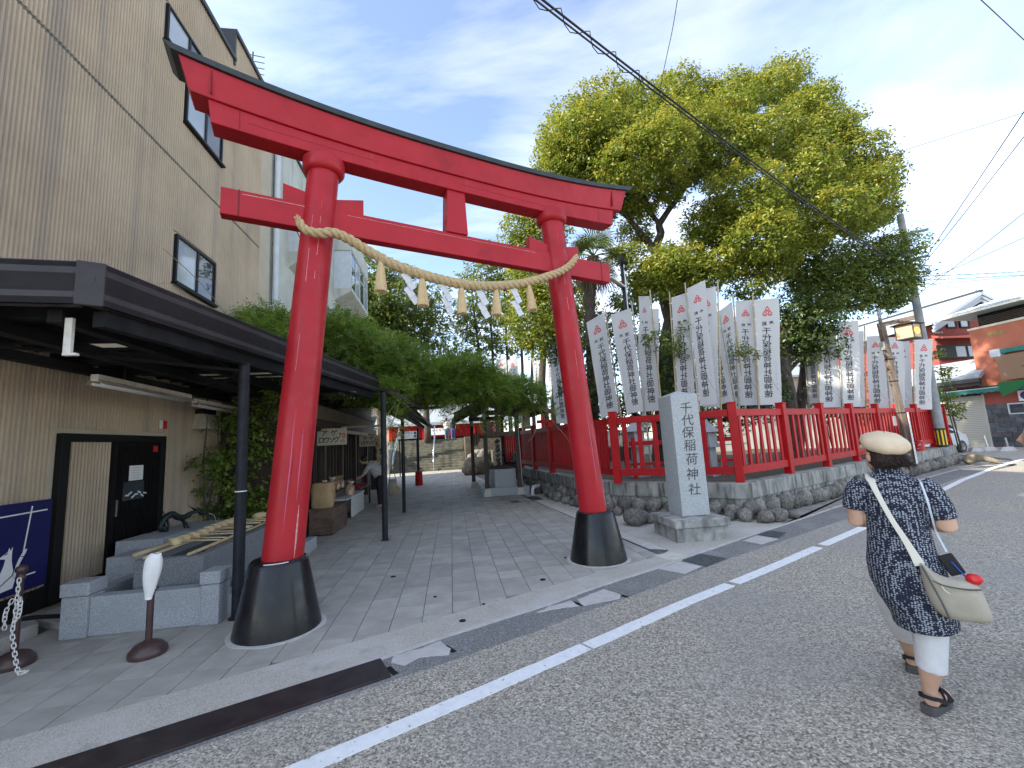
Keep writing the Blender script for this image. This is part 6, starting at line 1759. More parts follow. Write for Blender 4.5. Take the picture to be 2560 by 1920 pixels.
for k, (u, v, w, lb) in enumerate(((3.0, 27.0, .6, 'banner above the vine, left of the far pair'), (3.75, 27.2, .62, 'banner above the vine, right of the far pair'), (5.35, 27.0, .3, 'banner, thin and alone above the vine end'), (6.2, 26.5, .35, 'banner, thin, nearest the right torii pillar'))):
    a_, c_ = PW(u, v), PW(u + w, v - .1)
    banner('small distant white ' + lb, (a_.x, a_.y, 6.9), (c_.x, c_.y, 7.0), (a_.x + .05, a_.y, 3.9), (c_.x + .05, c_.y, 3.9), False, 'R', seed=20 + k, pz0=1.2, grp=FAR)

# ================================================================== street furniture
lp = thing('lantern_post', 'weathered square lantern post leaning beside the red fence', 'lamp post', (12.1, 13.5, 0), 0)
b = MB(); b.bar((0, 0, 0), (-.13, .12, 4.8), .15, .15, up=(0, 1, 0)); b.obj('post', MT['wood_mid'], lp, bevel=.006)
b = MB(); b.tube([(-.13, .12, 4.8), (-.135, .125, 5.3)], .05, 10); b.obj('mast', MT['upole'], lp, smooth=True)
b = MB(); b.bar((-.2, .2, 4.74), (.46, -.42, 4.80), .07, .13); b.obj('arm', MT['wood_mid'], lp, bevel=.005)
b = MB(); b.bar((-.15, .13, 3.92), (-.145, .125, 4.18), .162, .162, up=(0, 1, 0)); b.obj('pale_band', MT['oldconc'], lp)
for zz_ in (.9, 1.9, 2.9, 3.6):
    b = MB(); k = zz_ / 4.8; b.box((-.13 * k, .12 * k, zz_), (.165, .165, .03)); b.obj('steel_band', MT['under'], lp)
ln = thing('street_lantern', 'amber glass lantern with lit yellow emblem hanging from the post arm', 'lantern', (12.42, 13.22, 4.38), R(24))
b = MB()
for sx in (-1, 1):
    for sy in (-1, 1): b.bb(sx * .225 - .015, sx * .225 + .015, sy * .225 - .015, sy * .225 + .015, -.21, .21)
b.bb(-.24, .24, -.24, .24, -.235, -.205); b.bb(-.24, .24, -.24, .24, .20, .225); b.obj('frame', MT['wood_dark'], ln)
b = MB(); b.add([(-.34, -.34, .225), (.34, -.34, .225), (.34, .34, .225), (-.34, .34, .225), (-.1, -.1, .32), (.1, -.1, .32), (.1, .1, .32), (-.1, .1, .32)], [(3, 2, 1, 0), (4, 5, 6, 7), (0, 1, 5, 4), (1, 2, 6, 5), (2, 3, 7, 6), (3, 0, 4, 7)]); b.obj('roof', MT['wood_dark'], ln)
b = MB(); b.bb(-.222, .222, -.222, .222, -.205, .20); pn = b.obj('panel', MT['lamp_amber'], ln)
b = MB(); V = [(.155 * math.cos(2 * math.pi * k / 28), -.2265, .10 * math.sin(2 * math.pi * k / 28)) for k in range(28)]; V2 = [(p[0], -.2225, p[2]) for p in V]
b.add(V + V2, [tuple(range(28))] + [(i, (i + 1) % 28, (i + 1) % 28 + 28, i + 28) for i in range(28)]); b.obj('emblem', MT['lamp_lit'], pn)
b = MB(); b.tube([(0, 0, .32), (0, 0, .45)], .02, 6); b.obj('hanger', MT['under'], ln)
pls = thing('post_sign', 'narrow white sign plank with small print fixed to the lantern post', 'sign', (12.12, 13.38, 1.1), R(35))
b = MB(); b.bar((.02, 0, -.75), (-.03, 0, .80), .012, .13, up=(1, 0, 0)); pk_ = b.obj('plank', MT['sign_white'], pls)
M_ = Matrix(((1, 0, 0, -.005), (0, 0, -1, -.012), (0, 1, 0, 0), (0, 0, 0, 1)))
flat_text('lettering', *marks_line(10, .003, -.12, .07, -.01, .55, 5), MT['ink_grey'], pk_, M_)
b = MB(); b.box((.035, 0, -.83), (.10, .013, .14)); b.obj('red_tip', MT['sign_red'], pls)
wp_ = MB(); wp_.box((11.88, 13.62, 1.66), (.26, .02, .3), rz=R(33)); tag(wp_.obj('white_plate', MT['sign_white'], bevel=.03), 'blank white rounded plate on the lantern post side', 'plate')
sp_ = thing('bollard_post', 'short round concrete post with peeling red metal collar by the lantern post', 'bollard', (13.21, 14.38, 0), 0)
b = MB(); b.lathe([(.125, 0), (.118, .6)], 20); b.obj('concrete_shaft', MT['upole'], sp_, auto=40)
b = MB(); b.lathe([(.118, .585), (.128, .59), (.122, .96), (.145, .975), (.145, .99), (.10, .985), (.09, .93)], 20); b.obj('red_collar', mat('peeling_red', (.42, .012, .016), (.5, .02, .02), scale=8, rough=.5, spots=((.6, .5, .48), 16, .62, .68, .9)), sp_, auto=40)
up_ = thing('utility_pole', 'grey concrete utility pole with yellow and black warning band', 'utility pole', (15.06, 15.51, 0), 0)
b = MB(); b.tube([(0, 0, 0), (0, 0, 9.4)], [.150, .105], 28); shf = b.obj('shaft', MT['upole'], up_, auto=40)
b = MB(); b.lathe([(.152, .66), (.152, 1.32)], 28); b.obj('warning_band', MT['wire'], up_, auto=40)
b = MB()
for k in range(9):
    a0_, a1_ = R(40 * k - 9), R(40 * k + 9); vv = []
    for z in (.735, 1.25):
        for a_ in (a0_, (a0_ + a1_) / 2, a1_): vv.append((.1535 * math.cos(a_), .1535 * math.sin(a_), z))
    b.add(vv, [(0, 1, 4, 3), (1, 2, 5, 4)])
b.objs('yellow_stripe', MT['yellow'], up_)
b = MB()
for k in range(6):
    a_ = R(-60 + 57 * k); r_k = .148 - .0047 * (1.55 + .45 * k); b.tube([(r_k * math.cos(a_), r_k * math.sin(a_), 1.55 + .45 * k), ((r_k + .02) * math.cos(a_), (r_k + .02) * math.sin(a_), 1.55 + .45 * k)], .014, 6)
b.objs('step_socket', MT['under'], up_)
b = MB(); b.bar((-.6, .35, 8.6), (.6, -.35, 8.6), .08, .08); b.bar((-.5, .3, 7.6), (.5, -.3, 7.6), .08, .08); b.objs('cross_arm', MT['upole'], up_)
sl = thing('street_light', 'slim black street light pole with flat white head behind the torii', 'street light', (3.45, 12.3, .6), 0)
b = MB(); b.tube([(0, 0, 0), (0, 0, 6.4)], .05, 12); b.obj('pole', MT['post'], sl, smooth=True)
b = MB(); b.tube([(.06, -.02, 4.6), (.06, -.02, 6.1)], .02, 6); b.obj('conduit', MT['pvc'], sl)
b = MB(); b.bar((0, 0, 5.40), (-.46, -.28, 5.62), .16, .05); b.obj('lamp_head', MT['lampwhite'], sl, bevel=.01)
b = MB(); b.box((.05, -.05, 6.15), (.16, .1, .1)); b.box((.1, 0, 5.95), (.1, .12, .08)); b.obj('camera', MT['under'], sl, bevel=.01)
b = MB(); b.bar((-.02, -.02, 5.36), (-.2, -.12, 5.44), .02, .02); b.obj('bracket', MT['under'], sl)
rs = MB(); rs.tube(catmull([(15.75, 15.55, .10), (15.95, 15.45, .22), (16.2, 15.3, .20), (16.55, 15.1, .05)], 5), [.1, .13, .15, .16, .17, .17, .16, .15, .14, .12, .11, .10, .09, .08, .07, .05], 10)
tag(rs.obj('driftwood_stump', MT['bark_tan'], smooth=True), 'pale weathered stump root lying at the foot of the utility pole', 'stump')
lt = MB()
for k in range(90):
    x, y = (12.9 + rnd.uniform(-.6, 1.3), 14.0 + rnd.uniform(-.5, .6)) if k < 45 else (rnd.uniform(4.4, 8.5), 0)
    if k >= 45: y = 8.1 + (x - 4.4) * .66 + rnd.uniform(-.5, .15)
    a_ = rnd.uniform(0, 6.28); s_ = rnd.uniform(.015, .035)
    lt.add([(x + s_ * math.cos(a_), y + s_ * math.sin(a_), .006), (x - s_ * .4 * math.sin(a_), y + s_ * .4 * math.cos(a_), .012), (x - s_ * math.cos(a_), y - s_ * math.sin(a_), .006), (x + s_ * .4 * math.sin(a_), y - s_ * .4 * math.cos(a_), .008)], [(0, 1, 2, 3)])
o = lt.obj('fallen_leaves', mat('dry_leaf', (.22, .13, .06), (.36, .24, .12), scale=3, rough=.9, isl=.4)); tag(o, 'dry fallen leaves scattered along the foot of the wall', 'leaves'); o['kind'] = 'stuff'

# overhead wires
def wire(label, pts, r, spiral=None, twin=0.0):
    P = catmull(pts, 14); b = MB(); b.tube(P, r, 6)
    if twin: b.tube([p + Vector((0, 0, -twin)) for p in P], r * .8, 6)
    if spiral:
        L_ = 0; Q = []
        for a_, c_ in zip(P[:-1], P[1:]):
            d_ = (c_ - a_).length; t = (c_ - a_).normalized(); s1 = t.cross(Vector((0, 0, 1))).normalized(); s2 = s1.cross(t)
            m = max(2, int(d_ / (spiral[1] / 8)))
            for j in range(m):
                if L_ > spiral[2]: break
                p = a_.lerp(c_, j / m); an_ = 2 * math.pi * L_ / spiral[1]
                Q.append(p + (s1 * math.cos(an_) + s2 * math.sin(an_)) * spiral[0] + Vector((0, 0, -twin / 2))); L_ += d_ / m
        b.tube(Q, r * .4, 5)
    o = b.obj('overhead_cable', MT['wire'], smooth=True); tag(o, label, 'cable', 'overhead cables')
def sag(a_, c_, s_): a_, c_ = Vector(a_), Vector(c_); return [tuple(a_.lerp(c_, k / 8) - Vector((0, 0, 4 * s_ * (k / 8) * (1 - k / 8)))) for k in range(9)]
wire('thick black cable pair with a spiral wrap crossing in front of the big tree', sag((-1.8, 3.2, 7.65), (15.0, 15.5, 7.15), .25), .017, (.075, .55, 9.5), .09)
wire('thin cable dropping behind the big tree top', [(3.0, 4.2, 10.7), (3.93, 8, 10.7), (4.33, 10.3, 10.68), (5.5, 17, 10.6)], .008)
wire('thin cable across the upper right corner of the sky', [(8.2, 7, 10.35), (10.3, 8, 10.3), (12.3, 8.98, 10.3), (16, 10.8, 10.3)], .009)
wire('thin cable running from the right frame edge into the tree crown', [(8, 19, 11.2), (14.2, 15, 11.42), (17.3, 13, 11.46), (22, 10, 11.5)], .009)
for lb, e_, z_ in (('steepest cable from utility pole up to the right', (11.98, 9.0, 8.53), 6.95), ('second steep cable from utility pole up to the right', (13.17, 10.0, 8.61), 6.9), ('third cable fanning right from utility pole', (16.56, 13.0, 8.05), 6.2), ('fourth cable fanning right from utility pole', (18.9, 15.0, 8.07), 6.6),
                   ('cable from utility pole to beyond the gable roof, sloping down', (31.94, 26.0, 8.91), 6.75), ('nearly level cable below the wrapped bundle', (24.79, 20.0, 8.28), 6.6)):
    a_ = Vector((15.1, 15.5, z_)); c_ = Vector(e_); wire(lb, sag(tuple(a_), tuple(a_ + (c_ - a_) * 1.6), .06), .012)
wire('level cable bundle with zigzag wrap right of the utility pole', sag((15.1, 15.5, 6.95), (34.5, 24.5, 10.1), .1), .014, (.11, .9, 30), .16)

# ================================================================== salmon house across the side street
sh2 = wpthing('salmon_house', 'salmon stucco house with pale teal roofs and cream roller shutter', 'house', 29, 19)
UH = 28.85
b = MB(PROT); b.bb(UH, 34, 14.0, 19.8, 3.1, 6.42); b.obj('tower_wall', MT['salmon'], sh2)
b = MB(PROT); b.bb(UH - .03, 34, 13.9, 19.84, 6.42, 6.53); b.obj('parapet_trim', MT['trim_cream'], sh2)
b = MB(PROT); b.bb(UH + .25, 33.6, 14.3, 19.45, 6.5, 7.35); b.obj('louvre_box', MT['under'], sh2)
for k in range(6):
    b = MB(PROT); b.bb(UH + .15, UH + .24, 14.4, 19.35, 6.57 + k * .085, 6.60 + k * .085); b.obj('louvre', MT['wood_mid'], sh2)
b = MB(PROT)
b.add([(27.9, 20.45, 7.33), (27.9, 13.2, 7.33), (34.6, 13.2, 7.33), (34.6, 20.45, 7.33), (30.6, 18.9, 8.15), (30.6, 14.6, 8.15), (32.0, 14.6, 8.15), (32.0, 18.9, 8.15), (27.9, 20.45, 7.22), (27.9, 13.2, 7.22), (34.6, 13.2, 7.22), (34.6, 20.45, 7.22)],
      [(0, 1, 5, 4), (1, 2, 6, 5), (2, 3, 7, 6), (3, 0, 4, 7), (4, 5, 6, 7), (8, 11, 10, 9), (0, 8, 9, 1), (1, 9, 10, 2), (2, 10, 11, 3), (3, 11, 8, 0)])
r_1 = b.obj('tower_roof', MT['roof_teal'], sh2)
b = MB(PROT); b.bb(27.86, 27.92, 13.2, 20.5, 7.20, 7.30); b.bb(27.9, 34.6, 20.44, 20.5, 7.20, 7.30); b.objs('eave_trim', MT['trim_cream'], r_1)
b = MB(PROT)
for k in range(6):
    q = (k + .5) / 6; b.bar((27.9 + 2.7 * q, 20.45 - 1.55 * q, 7.345 + .82 * q), (27.9 + 2.7 * q, 13.2 + 1.4 * q, 7.345 + .82 * q), .03, .03)
b.objs('roof_batten', MT['trim_white'], r_1)
for k in range(3):
    b = MB(PROT); v = 18.95 - .29 * k; b.bb(UH - .012, UH, v - .085, v + .085, 5.9, 6.08); b.obj('green_tile', mat('green_block', (.22, .24, .06), rough=.2), sh2)
b = MB(PROT); b.bb(UH + .01, 34, 14.0, 19.72, 0, 3.12); b.obj('lower_wall', MT['salmon_shade'], sh2)
for i in range(9):
    for j in range(9):
        v0 = 19.70 - .46 * i + (.23 if j % 2 else 0); v1_ = min(v0, 19.70)
        b = MB(PROT); b.bb(UH - .02 - .012 * rnd.random(), UH + .012, v0 - .445, v1_, .02 + .25 * j, .255 + .25 * j); b.obj('slate_tile', MT['slate'], sh2)
b = MB(PROT)
b.bb(UH - .06, UH + .0, 17.0, 18.75, 2.19, 2.26); b.bb(UH - .06, UH, 17.0, 18.75, 1.68, 1.74); b.bb(UH - .06, UH, 18.68, 18.75, 1.74, 2.19); b.bb(UH - .06, UH, 17.0, 17.07, 1.74, 2.19); wq = b.obj('window', MT['trim_white'], sh2)
b = MB(PROT); b.bb(UH - .03, UH - .025, 17.07, 18.68, 1.74, 2.19); b.obj('pane', MT['glass'], wq)
# shutter bay and lean-to roof
b = MB(PROT); b.bb(UH + .3, 34, 19.8, 25, 0, 3.7); b.obj('shutter_wall', MT['salmon_shade'], sh2)
shm = MB(PROT); shm.bb(UH + .02, UH + .06, 19.80, 22.2, 0, .088); me = shm.mesh('slat'); me.materials.append(MT['shutter'])
for k in range(28):
    o = bpy.data.objects.new('shutter_slat', me); COL.objects.link(o); o.parent = sh2; o.matrix_parent_inverse = sh2.matrix_basis.inverted(); o.location = (0, 0, .1 * k)
b = MB(PROT); b.bb(UH + .06, UH + .10, 19.8, 22.2, 0, 2.85); b.obj('shutter_back', MT['grey_frame'], sh2)
b = MB(PROT); b.bb(UH - .02, UH + .08, 19.70, 19.80, 0, 2.9); b.obj('shutter_guide', MT['shutter'], sh2)
b = MB(PROT)
b.add([(28.2, 19.3, 3.86), (28.2, 25, 3.86), (30.4, 25, 5.0), (30.4, 19.8, 5.0), (28.2, 19.3, 3.62), (28.2, 25, 3.62), (30.4, 25, 4.8), (30.4, 19.8, 4.8)], [(0, 3, 2, 1), (4, 5, 6, 7), (0, 1, 5, 4), (1, 2, 6, 5), (2, 3, 7, 6), (3, 0, 4, 7)])
r_2 = b.obj('lean_to_roof', MT['roof_grey'], sh2)
b = MB(PROT)
for k in range(7):
    q = (k + .5) / 7; b.bar((28.2 + 2.2 * q, 19.35 + .45 * q, 3.875 + 1.14 * q), (28.2 + 2.2 * q, 25, 3.875 + 1.14 * q), .03, .02)
b.objs('roof_batten', MT['trim_white'], r_2)
b = MB(PROT); b.bb(28.1, 28.2, 19.25, 25, 3.52, 3.72); b.bb(28.3, 28.45, 19.4, 25, 3.34, 3.5); b.objs('gutter', MT['coping'], r_2)
fl_ = wpthing('flood_light', 'small white flood light on the pale lean to roof', 'flood light', 28.6, 21.2, 4.1)
b = MB(PROT); b.box((28.6, 21.1, 4.30), (.16, .30, .16), mat=Matrix.Rotation(R(20), 4, 'X')); b.tube([(28.65, 21.1, 4.05), (28.62, 21.1, 4.25)], .03, 6); b.obj('head', MT['trim_cream'], fl_, bevel=.02)
aw = wpthing('green_awning', 'dark green scalloped shop awning above the cream shutter', 'awning', 28.6, 19, 3.1)
b = MB(PROT); b.add([(UH, 21.5, 3.28), (UH, 13.5, 3.28), (UH - .55, 13.5, 3.14), (UH - .55, 21.5, 3.14)], [(0, 1, 2, 3), (3, 2, 1, 0)]); b.obj('top', MT['awning_green'], aw)
for k in range(26):
    v = 21.5 - .3 * k; b = MB(PROT); P = [(UH - .55, v, 3.14), (UH - .55, v - .3, 3.14)] + [(UH - .55 + .02 * (j % 2), v - .3 + .3 * j / 6, 2.94 - .05 * math.sin(math.pi * j / 6)) for j in range(7)]
    P2 = [(p[0] + .008, p[1], p[2]) for p in P]; m = len(P); b.add(P + P2, [tuple(range(m)), tuple(reversed(range(m, 2 * m)))] + [(i, (i + 1) % m, (i + 1) % m + m, i + m) for i in range(m)]); b.obj('valance', MT['awning_green'], aw)
b = MB(PROT); b.bb(UH - .565, UH - .545, 13.5, 21.5, 3.12, 3.16); b.obj('edge', MT['trim_white'], aw)
ra = wpthing('roller_awning', 'white boxed roller awning with brown and green translucent sheet', 'awning', 28.4, 18.3, 4.9)
b = MB(PROT); b.bb(UH - .35, UH - .01, 18.42, 18.86, 4.72, 5.12); b.obj('end_box', MT['trim_white'], ra, bevel=.02)
b = MB(PROT); b.bb(UH - .30, UH - .02, 12.5, 18.42, 4.86, 5.08); b.obj('roller', MT['awning_green'], ra)
b = MB(PROT); b.tube([(UH - .2, 18.5, 4.75), (UH - .5, 17.0, 3.6)], .02, 6); b.obj('arm', MT['under'], ra)
b = MB(PROT); b.add([(UH - .32, 18.7, 4.75), (UH - .32, 13, 4.8), (UH - .45, 13, 3.5), (UH - .45, 18.5, 3.45)], [(0, 1, 2, 3)]); b.obj('brown_sheet', mat('brown_sheet', (.36, .22, .13), rough=.5, trans=.4), ra)
b = MB(PROT); b.add([(UH - .60, 18.62, 3.35), (UH - .60, 17.2, 3.35), (UH - .62, 17.9, 2.85), (UH - .62, 18.5, 2.60)], [(0, 1, 2, 3)]); b.obj('green_sheet', MT['flag_green'], ra)
ps = wpthing('no_parking_sign', 'small white sign with dark violet disc on the shade-toned salmon wall', 'sign', UH, 18.0, 2.6)
b = MB(PROT); b.bb(UH - .03, UH - .01, 17.7, 18.25, 2.33, 2.86); b.obj('plate', MT['sign_white'], ps)
b = MB(PROT); b.add([(UH - .034, 17.97 + .2 * math.cos(2 * math.pi * k / 20), 2.6 + .2 * math.sin(2 * math.pi * k / 20)) for k in range(20)], [tuple(range(20))]); b.obj('disc', mat('violet', (.08, .03, .25), rough=.5), ps)
# gabled wing behind
gw = wpthing('gabled_house', 'salmon house, shade put into its wall colour, broad white trimmed gable behind the tower', 'house', 34, 24)
VG = 23.0
b = MB(PROT); b.add([(30.9, VG, 0), (37.4, VG, 0), (37.4, VG, 7.6), (34, VG, 9.2), (30.9, VG, 7.6), (30.9, 33, 0), (37.4, 33, 0), (37.4, 33, 7.6), (34, 33, 9.2), (30.9, 33, 7.6)], [(0, 1, 2, 3, 4), (9, 8, 7, 6, 5), (0, 4, 9, 5), (1, 6, 7, 2), (0, 5, 6, 1)])
b.obj('wall', MT['salmon_shade'], gw)
b = MB(PROT)
for (ue, ze) in ((29.9, 7.62), (38.1, 7.62)):
    b.add([(34, 22.3, 9.62), (34, 33.5, 9.62), (ue, 33.5, ze), (ue, 22.3, ze), (34, 22.3, 9.5), (34, 33.5, 9.5), (ue, 33.5, ze - .12), (ue, 22.3, ze - .12)], [(0, 1, 2, 3), (7, 6, 5, 4), (0, 3, 7, 4), (1, 5, 6, 2), (3, 2, 6, 7)])
r_3 = b.obj('roof', MT['roof_grey'], gw)
for k in range(3):
    b = MB(PROT); o_ = .21 * k; dv = .06 * k
    b.bar((34, 22.28 + dv, 9.50 - o_), (29.9 + .1, 22.28 + dv, 7.52 - o_), .10, .17); b.bar((34, 22.28 + dv, 9.50 - o_), (38.0, 22.28 + dv, 7.52 - o_), .10, .17)
    b.objs('barge_board', MT['trim_white'], r_3)
b = MB(PROT); b.bar((34, 22.2, 9.66), (34, 33.5, 9.66), .2, .12); b.obj('ridge', MT['coping'], r_3)
for (u0, u1, z0, z1) in ((31.85, 32.62, 7.40, 8.14), (32.86, 33.62, 7.40, 8.14)):
    b = MB(PROT); b.bb(u0, u0 + .09, VG - .07, VG, z0, z1); b.bb(u1 - .09, u1, VG - .07, VG, z0, z1); b.bb(u0 + .09, u1 - .09, VG - .069, VG, z0, z0 + .09); b.bb(u0 + .09, u1 - .09, VG - .069, VG, z1 - .09, z1); w = b.obj('window', MT['dark_frame'], gw)
    b = MB(PROT); b.bb(u0 + .09, u1 - .09, VG - .03, VG - .02, z0 + .09, z1 - .09); b.obj('pane', MT['glass_pale'], w)
b = MB(PROT); b.add([(30.6, VG, 6.95), (34.2, VG, 6.95), (34.2, VG - .6, 6.72), (30.6, VG - .6, 6.72), (30.6, VG, 6.80), (34.2, VG, 6.80), (34.2, VG - .6, 6.62), (30.6, VG - .6, 6.62)], [(0, 3, 2, 1), (4, 5, 6, 7), (3, 7, 6, 2), (0, 4, 7, 3), (1, 2, 6, 5)]); b.obj('pent_roof', MT['salmon_shade'], gw)
b = MB(PROT); b.bb(30.8, 33.9, VG - .08, VG, 5.42, 5.52); b.bb(30.8, 33.9, VG - .08, VG, 6.2, 6.3); b.bb(30.8, 30.95, VG - .08, VG, 5.52, 6.2); b.bb(33.0, 33.1, VG - .08, VG, 5.52, 6.2); w = b.obj('window', MT['dark_frame'], gw)
b = MB(PROT); b.bb(30.95, 32.2, VG - .06, VG - .02, 5.52, 6.2); b.obj('shutter', MT['dark_frame'], w); b = MB(PROT); b.bb(32.2, 33.0, VG - .04, VG - .03, 5.52, 6.2); b.obj('pane', MT['glass_pale'], w); b = MB(PROT); b.bb(33.1, 33.9, VG - .04, VG - .03, 5.52, 6.2); b.obj('pane', MT['glass_pale'], w)
b = MB(PROT)
for u in (30.95, 31.2): b.tube([(u, VG, 7.13), (u, VG - .2, 7.1)], .06, 8)
b.objs('vent_pipe', MT['trim_white'], gw)
lw = wpthing('pale_roof_house', 'white house with wide pale grey roof behind the right banners', 'house', 25, 31)
b = MB(PROT); b.bb(18, 30.2, 29, 38, 0, 5.4); b.obj('wall', MT['oldconc'], lw)
b = MB(PROT); b.add([(17.2, 28, 5.4), (30.6, 28, 5.4), (30.6, 39, 5.4), (17.2, 39, 5.4), (20.5, 33.5, 8.9), (27.5, 33.5, 8.9), (17.2, 28, 5.25), (30.6, 28, 5.25), (30.6, 39, 5.25), (17.2, 39, 5.25)], [(0, 1, 5, 4), (1, 2, 5), (2, 3, 4, 5), (3, 0, 4), (6, 9, 8, 7), (0, 6, 7, 1), (1, 7, 8, 2), (2, 8, 9, 3), (3, 9, 6, 0)]); b.obj('roof', MT['roof_grey'], lw)
for k in range(4):
    b = MB(PROT); b.bb(19 + 2.8 * k, 20.6 + 2.8 * k, 28.95, 29, 2.6, 4.2); b.obj('window', MT['glass'], lw)
ww = wpthing('white_shed', 'white panelled wall seen between the dark tree trunk and the banners', 'shed', 12, 20)
b = MB(PROT); b.bb(10.5, 15, 20.5, 23, 0, 3.6); b.obj('wall', MT['oldconc'], ww)
for k in range(7):
    b = MB(PROT); b.bb(10.5, 15, 20.485, 20.5, .5 + .45 * k, .515 + .45 * k); b.obj('panel_joint', MT['grey_frame'], ww)
# concrete sign bases and car by the side street
for k, (x, y, lb, h) in enumerate(((22.45, 20.95, 'pale concrete sign base with a bent post, the leftmost by the slate wall', .55), (22.75, 20.35, 'pale concrete sign base with short post, right of the first one', .42), (22.1, 21.2, 'broken pale concrete block lying left of the sign bases', 0))):
    t = thing('concrete_block', lb, 'concrete block', (x, y, 0), .5 * k, 'concrete bases by the slate wall')
    b = MB(); b.add([(-.34, -.22, 0), (.34, -.22, 0), (.34, .22, 0), (-.34, .22, 0), (-.2, -.12, .2), (.2, -.12, .2), (.2, .12, .2), (-.2, .12, .2)], [(3, 2, 1, 0), (4, 5, 6, 7), (0, 1, 5, 4), (1, 2, 6, 5), (2, 3, 7, 6), (3, 0, 4, 7)]); b.obj('block', MT['cover'], t, bevel=.02)
    if h: b = MB(); b.tube([(0, 0, .18), (-.05, .02, .2 + h)], .035, 8); b.obj('post', MT['stainless'], t)
car = thing('parked_car', 'white compact car mostly hidden behind the far fence end', 'car', (20.0, 21.3, 0), R(20))
prof = [(-1.75, .32), (-1.78, .62), (-1.72, .82), (-1.45, .92), (-1.05, 1.42), (-.6, 1.52), (.3, 1.52), (.75, 1.40), (1.25, .95), (1.65, .86), (1.76, .62), (1.74, .32)]
b = MB(); W_ = .73; vv = []
for s_ in (-1, 1):
    for x, z in prof: vv.append((x, s_ * (W_ - (.12 if z > 1.2 else 0)), z))
m = len(prof); b.add(vv, [tuple(range(m)), tuple(reversed(range(m, 2 * m)))] + [(i, i + m, (i + 1) % m + m, (i + 1) % m) for i in range(m)])
cbd = b.obj('body', MT['car_white'], car, bevel=.05)
for s_ in (-1, 1):
    b = MB(); b.add([(-1.0, s_ * .70, .95), (-.82, s_ * .665, 1.36), (.1, s_ * .655, 1.42), (.1, s_ * .70, .95)], [(0, 1, 2, 3)]); b.add([(.18, s_ * .70, .95), (.18, s_ * .655, 1.42), (.66, s_ * .665, 1.34), (1.08, s_ * .71, .95)], [(0, 1, 2, 3)]); b.obj('window', MT['glass'], cbd)
    for x in (-1.12, 1.15):
        b = MB(Matrix.Translation((x, s_ * .68, .29)) @ Matrix.Rotation(R(90), 4, 'X')); b.lathe([(.16, -.09), (.28, -.085), (.29, -.05), (.29, .05), (.28, .085), (.16, .09)], 24); wh = b.obj('wheel', MT['rubber'], car, auto=40)
        b = MB(Matrix.Translation((x, s_ * .70, .29)) @ Matrix.Rotation(R(90), 4, 'X')); b.lathe([(0, -.08), (.17, -.075), (.17, .075), (0, .08)], 20); b.obj('rim', MT['stainless'], wh, auto=40)
    b = MB(); b.box((1.70, s_ * .52, .70), (.1, .26, .14)); b.obj('headlight', MT['glass_pale'], car, bevel=.02)
    b = MB(); b.box((-1.74, s_ * .60, .78), (.08, .14, .2)); b.obj('tail_light', MT['sign_red'], car, bevel=.02)
# ================================================================== vegetation
def quads_mesh(name, V, tint, m):
    """V: (n, 4, 3) leaf quads"""
    n = V.shape[0]
    me = bpy.data.meshes.new(name)
    me.vertices.add(n * 4); me.loops.add(n * 4); me.polygons.add(n)
    me.vertices.foreach_set('co', V.reshape(-1).astype(np.float32))
    me.loops.foreach_set('vertex_index', np.arange(n * 4, dtype=np.int32))
    me.polygons.foreach_set('loop_start', np.arange(0, n * 4, 4, dtype=np.int32))
    me.polygons.foreach_set('loop_total', np.full(n, 4, dtype=np.int32))
    at = me.attributes.new('tint', 'FLOAT', 'FACE')
    at.data.foreach_set('value', tint.astype(np.float32))
    me.materials.append(m)
    me.update(); me.validate()
    return me
def unit(a): return a / (np.linalg.norm(a, axis=-1, keepdims=True) + 1e-9)
def leaf_quads(rs, centers, normals, size, ratio=.5, droop=0.25, jit=.6):
    n = len(centers)
    N_ = unit(normals + rs.normal(0, jit, (n, 3)))
    d = rs.normal(0, 1, (n, 3)); d[:, 2] -= droop * 2
    T = unit(d - N_ * (d * N_).sum(1, keepdims=True))
    B = np.cross(N_, T)
    L = (size * rs.uniform(.7, 1.3, (n, 1)))
    p0 = centers - T * L * .5; p2 = centers + T * L * .5
    mid = centers - T * L * .06 + N_ * L * .10
    w = L * ratio * .5
    return np.stack([p0, mid + B * w, p2, mid - B * w], 1)
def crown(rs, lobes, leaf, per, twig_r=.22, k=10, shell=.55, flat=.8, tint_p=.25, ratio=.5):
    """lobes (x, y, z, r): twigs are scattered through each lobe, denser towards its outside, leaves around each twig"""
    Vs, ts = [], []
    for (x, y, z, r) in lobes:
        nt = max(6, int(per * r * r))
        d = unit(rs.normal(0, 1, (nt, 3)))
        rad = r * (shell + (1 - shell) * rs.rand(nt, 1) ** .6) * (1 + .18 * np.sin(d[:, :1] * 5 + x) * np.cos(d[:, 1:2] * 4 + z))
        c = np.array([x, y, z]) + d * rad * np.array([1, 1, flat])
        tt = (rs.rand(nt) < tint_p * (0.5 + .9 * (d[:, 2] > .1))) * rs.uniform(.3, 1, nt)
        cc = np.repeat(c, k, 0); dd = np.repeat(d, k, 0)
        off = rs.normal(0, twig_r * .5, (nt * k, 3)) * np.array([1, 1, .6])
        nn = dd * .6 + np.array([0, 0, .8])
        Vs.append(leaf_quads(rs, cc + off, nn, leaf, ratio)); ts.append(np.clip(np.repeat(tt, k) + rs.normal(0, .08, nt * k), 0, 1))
    return np.concatenate(Vs), np.concatenate(ts)
